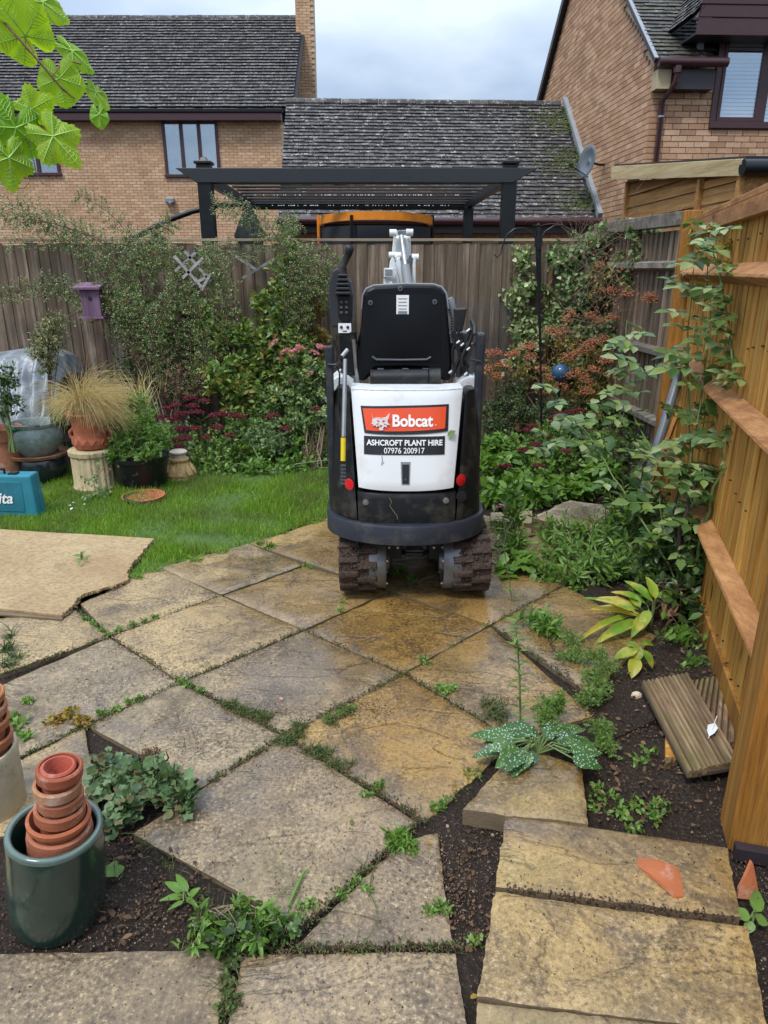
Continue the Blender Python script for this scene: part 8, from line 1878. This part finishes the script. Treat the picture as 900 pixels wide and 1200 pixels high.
# ---- loose bits: gravel in the soil, crumbs and twigs on the slabs
def litter():
    n = 3000; lb = LB(); zones = [([gp(u, v)[:2] for u, v in ((505, 955), (600, 955), (575, 1110), (558, 1175), (535, 1105))], .5), ([gp(u, v)[:2] for u, v in ((690, 800), (860, 770), (850, 990), (700, 960))], .4), ([gp(u, v)[:2] for u, v in ((0, 985), (150, 975), (262, 1100), (0, 1112))], .4), ([gp(u, v)[:2] for u, v in ((855, 985), (960, 1000), (960, 1200), (900, 1200))], .3)]
    P = []
    for poly, f in zones:
        xs = [p[0] for p in poly]; ys = [p[1] for p in poly]; k = int(n * f); x = uni(min(xs), max(xs), k * 2); y = uni(min(ys), max(ys), k * 2); ins = inpoly(x, y, poly); P.append(np.stack([x[ins], y[ins], np.full(ins.sum(), -.020)], 1))
    P = np.concatenate(P); n = len(P); P[:, 2] += uni(-.008, .012, n); s_ = uni(.0012, .0042, n) * (1 + 1.5 * (uni(0, 1, n) > .95)); lb.add(T_BLOB, P, rnd(n), rnd(n), s_ * 1.4, s_ * 1.6)
    o = lb.build('gravel', M['pebble']); tag(o, 'small stones and grit mixed into the dark soil', 'gravel')
    lb = LB(); n = 2600; x = uni(-1.6, .9, n); y = 1.1 + 3.0 * uni(0, 1, n) ** 1.3; s_ = uni(.0012, .0042, n); P = np.stack([x, y, np.full(n, .002)], 1); lb.add(T_BLOB, P, rnd(n), rnd(n), s_ * 1.2, s_ * 1.5)
    for (u, v, su, sv_, m_) in ((420, 830, 22, 6, 420), (300, 835, 26, 6, 200), (230, 865, 25, 12, 120), (330, 900, 60, 30, 200), (520, 1020, 40, 40, 120), (90, 800, 40, 25, 120), (400, 1000, 70, 40, 160)):
        P = np.array([gp(R.gauss(u, su), R.gauss(v, sv_), .003) for _ in range(m_)]); s_ = uni(.001, .0035, m_); lb.add(T_BLOB, P, rnd(m_), rnd(m_), s_, s_ * 1.6)
    x = uni(.33, .95, 260); y = uni(1.12, 1.66, 260); s_ = uni(.0012, .004, 260); lb.add(T_BLOB, np.stack([x, y, np.full(260, .05)], 1), rnd(260), rnd(260), s_ * 1.2, s_ * 1.5)
    for (u, v, su, sv_, m_) in ((150, 1040, 70, 32, 500), (548, 1030, 18, 60, 300), (770, 930, 55, 25, 350), (750, 850, 25, 18, 120), (880, 1120, 20, 60, 200)):
        P = np.array([gp(R.gauss(u, su), R.gauss(v, sv_), -.014) for _ in range(m_)]); s_ = uni(.003, .011, m_); k = ~inpoly(P[:, 0], P[:, 1], PP) & ~((P[:, 0] < .2) & (P[:, 1] < 1.255)) & ~((P[:, 0] > .24) & (P[:, 1] < 1.70) & (P[:, 0] < .97)); lb.add(T_BLOB, P[k], rnd(int(k.sum())), rnd(int(k.sum())), s_[k], s_[k] * 1.5)
    # dark crumbs along the joints
    for (u0, v0, u1, v1, m_) in ((333, 861, 500, 962, 320), (212, 798, 333, 860, 240), (333, 861, 244, 916, 160), (489, 963, 356, 1085, 260), (473, 789, 333, 861, 200), (280, 1112, 540, 1108, 420), (129, 744, 211, 798, 160), (129, 745, 258, 697, 90), (211, 798, 356, 737, 160), (473, 788, 604, 868, 180), (574, 731, 662, 685, 90), (356, 737, 473, 788, 90), (590, 1038, 870, 1078, 260), (20, 888, 211, 798, 150), (575, 731, 690, 812, 160), (640, 742, 700, 850, 260), (0, 790, 129, 745, 120)):
        a, b = gp(u0, v0, .002), gp(u1, v1, .002); z = .046 if v0 > 1030 and u0 > 580 else .002; a, b = gp(u0, v0, z), gp(u1, v1, z); f = uni(0, 1, m_); P = np.array(a)[None] * (1 - f[:, None]) + np.array(b)[None] * f[:, None] + rnd(m_, .009) * (1, 1, 0); P[:, 2] = z - .002; s_ = uni(.002, .007, m_); lb.add(T_BLOB, P, rnd(m_), rnd(m_), s_, s_ * 1.4)
    o = lb.build('soil_crumbs', M['debris']); tag(o, 'dark crumbs of soil scattered over the paving and its joints', 'soil')
    tw = LB(); r = random.Random(77)
    for k in range(230):
        u, v = r.choice(((r.gauss(300, 90), r.gauss(900, 90)), (r.uniform(100, 650), r.uniform(700, 1180)), (r.gauss(420, 60), r.gauss(835, 14)), (r.gauss(230, 40), r.gauss(860, 20)), (r.uniform(130, 260), r.uniform(960, 1110)))); 
        if v > 1180 or v < 690: continue
        p = gp(u, v, .006); a = r.uniform(0, 6.28); d = Vector((math.cos(a), math.sin(a), 0)); w = r.uniform(.0006, .0016)
        for s_ in range(r.randrange(2, 5)):
            L = r.uniform(.012, .03); tw.add(T_STICK, [p], d, UP, L, w); p = p + d * L; a += r.uniform(-.7, .7); d = Vector((math.cos(a), math.sin(a), r.uniform(-.05, .05)))
    o = tw.build('twig_litter', M['bark']); tag(o, 'thin dark twigs and roots strewn over the patio', 'twigs')
    lb = LB(); n = 420; P = np.array([gp(R.uniform(720, 850), R.uniform(690, 800), .0) if i < 210 else gp(R.uniform(700, 850), R.uniform(820, 970), .0) if i < 310 else gp(R.uniform(520, 580), R.uniform(960, 1130), .0) if i < 350 else gp(R.uniform(20, 240), R.uniform(985, 1105), .0) for i in range(n)]); lb.add(T_OVAL, P, rnd(n) * (1, 1, .3), UP + rnd(n, .4), uni(.008, .03, n), uni(.006, .016, n)); o = lb.build('leaf_litter', M['lf_brown']); tag(o, 'brown fallen leaves and bark bits on the bare soil and fence foot', 'fallen leaves')
    # a few singled-out pieces
    m = MB(); m.tube([gp(u, v, .012) for u, v in ((338, 1062), (346, 1043), (356, 1022), (362, 1018))], [.0035, .0045, .004, .001], 6); o = m.build('cut_stalk', M['lf_bright']); tag(o, 'thick yellow-green cut stalk lying on the big front slab', 'stalk')
    m = MB(); m.tube([gp(u, v, .010) for u, v in ((312, 1065), (325, 1050), (340, 1036), (356, 1024))], [.0015, .0015, .0012, .0008], 5); o = m.build('cut_stalk', M['green_stem']); tag(o, 'thin pale stalk beside the thick cut stalk on the big front slab', 'stalk')
    m = MB(); m.tube([gp(u, v, .012) for u, v in ((436, 1025), (432, 1045), (440, 1060), (443, 1080), (425, 1110))], [.002, .0016, .0014, .0012, .001], 5); m.tube([gp(u, v, .012) for u, v in ((410, 1000), (430, 1018), (450, 1012))], [.001, .002, .001], 5); o = m.build('bent_stalk', M['lf_moss']); tag(o, 'bent greenish stalk lying across the triangular slab', 'stalk')
    m = MB()
    for pts in (((0, 710), (0, 0)),):
        pass
    for u, v, lab, mt in ((434, 828, 'small yellow leaf lying on the yellowish slab', 'lf_gold'), (499, 985, 'curled yellow leaf beside the soil strip', 'lf_gold'), (551, 1170, 'yellow leaf at the left corner of the largest raised slab', 'lf_gold'), (328, 817, 'pinkish fallen petal on the grey slab left of centre', 'pink'), (412, 966, 'long narrow leaf on the upper part of the big front slab', 'lf_moss')):
        lb = LB(); a = R.uniform(0, 6.3); lb.add(T_OVAL, [gp(u, v, .008)], (math.cos(a), math.sin(a), .1), (0, .2, 1), .022, .014); o = lb.build('fallen_leaf', M[mt], kind=None); tag(o, lab, 'leaf')
    for u, v, s_, lab in ((498 + 3, 0, 0, ''),):
        pass
    m = MB(); c = gp(746, 815, -.015); m.ball(c, (.022, .016, .016), 8, 6); o = m.build('pale_stone', M['stone'], color=(.62, .50, .34)); tag(o, 'pale stone on the soil left of the decking offcuts', 'stone')
    m = MB()
    for k in range(22): c = gp(R.gauss(760, 14), R.gauss(835, 6), -.02); m.ball(c, (R.uniform(.005, .011), R.uniform(.005, .010), .006), 6, 4)
    o = m.build('pebbles', M['pebble'], kind='stuff'); tag(o, 'small group of pale pebbles on the soil left of the decking', 'pebbles')
    m = MB(); m.prism([gp(u, v, -.03) for u, v in ((700, 880), (775, 845), (770, 830), (715, 826), (697, 845))], (0, 0, .02)); o = m.build('buried_slate', M['soil']); tag(o, 'dark flat stone half buried in the soil left of the decking', 'stone')
litter()
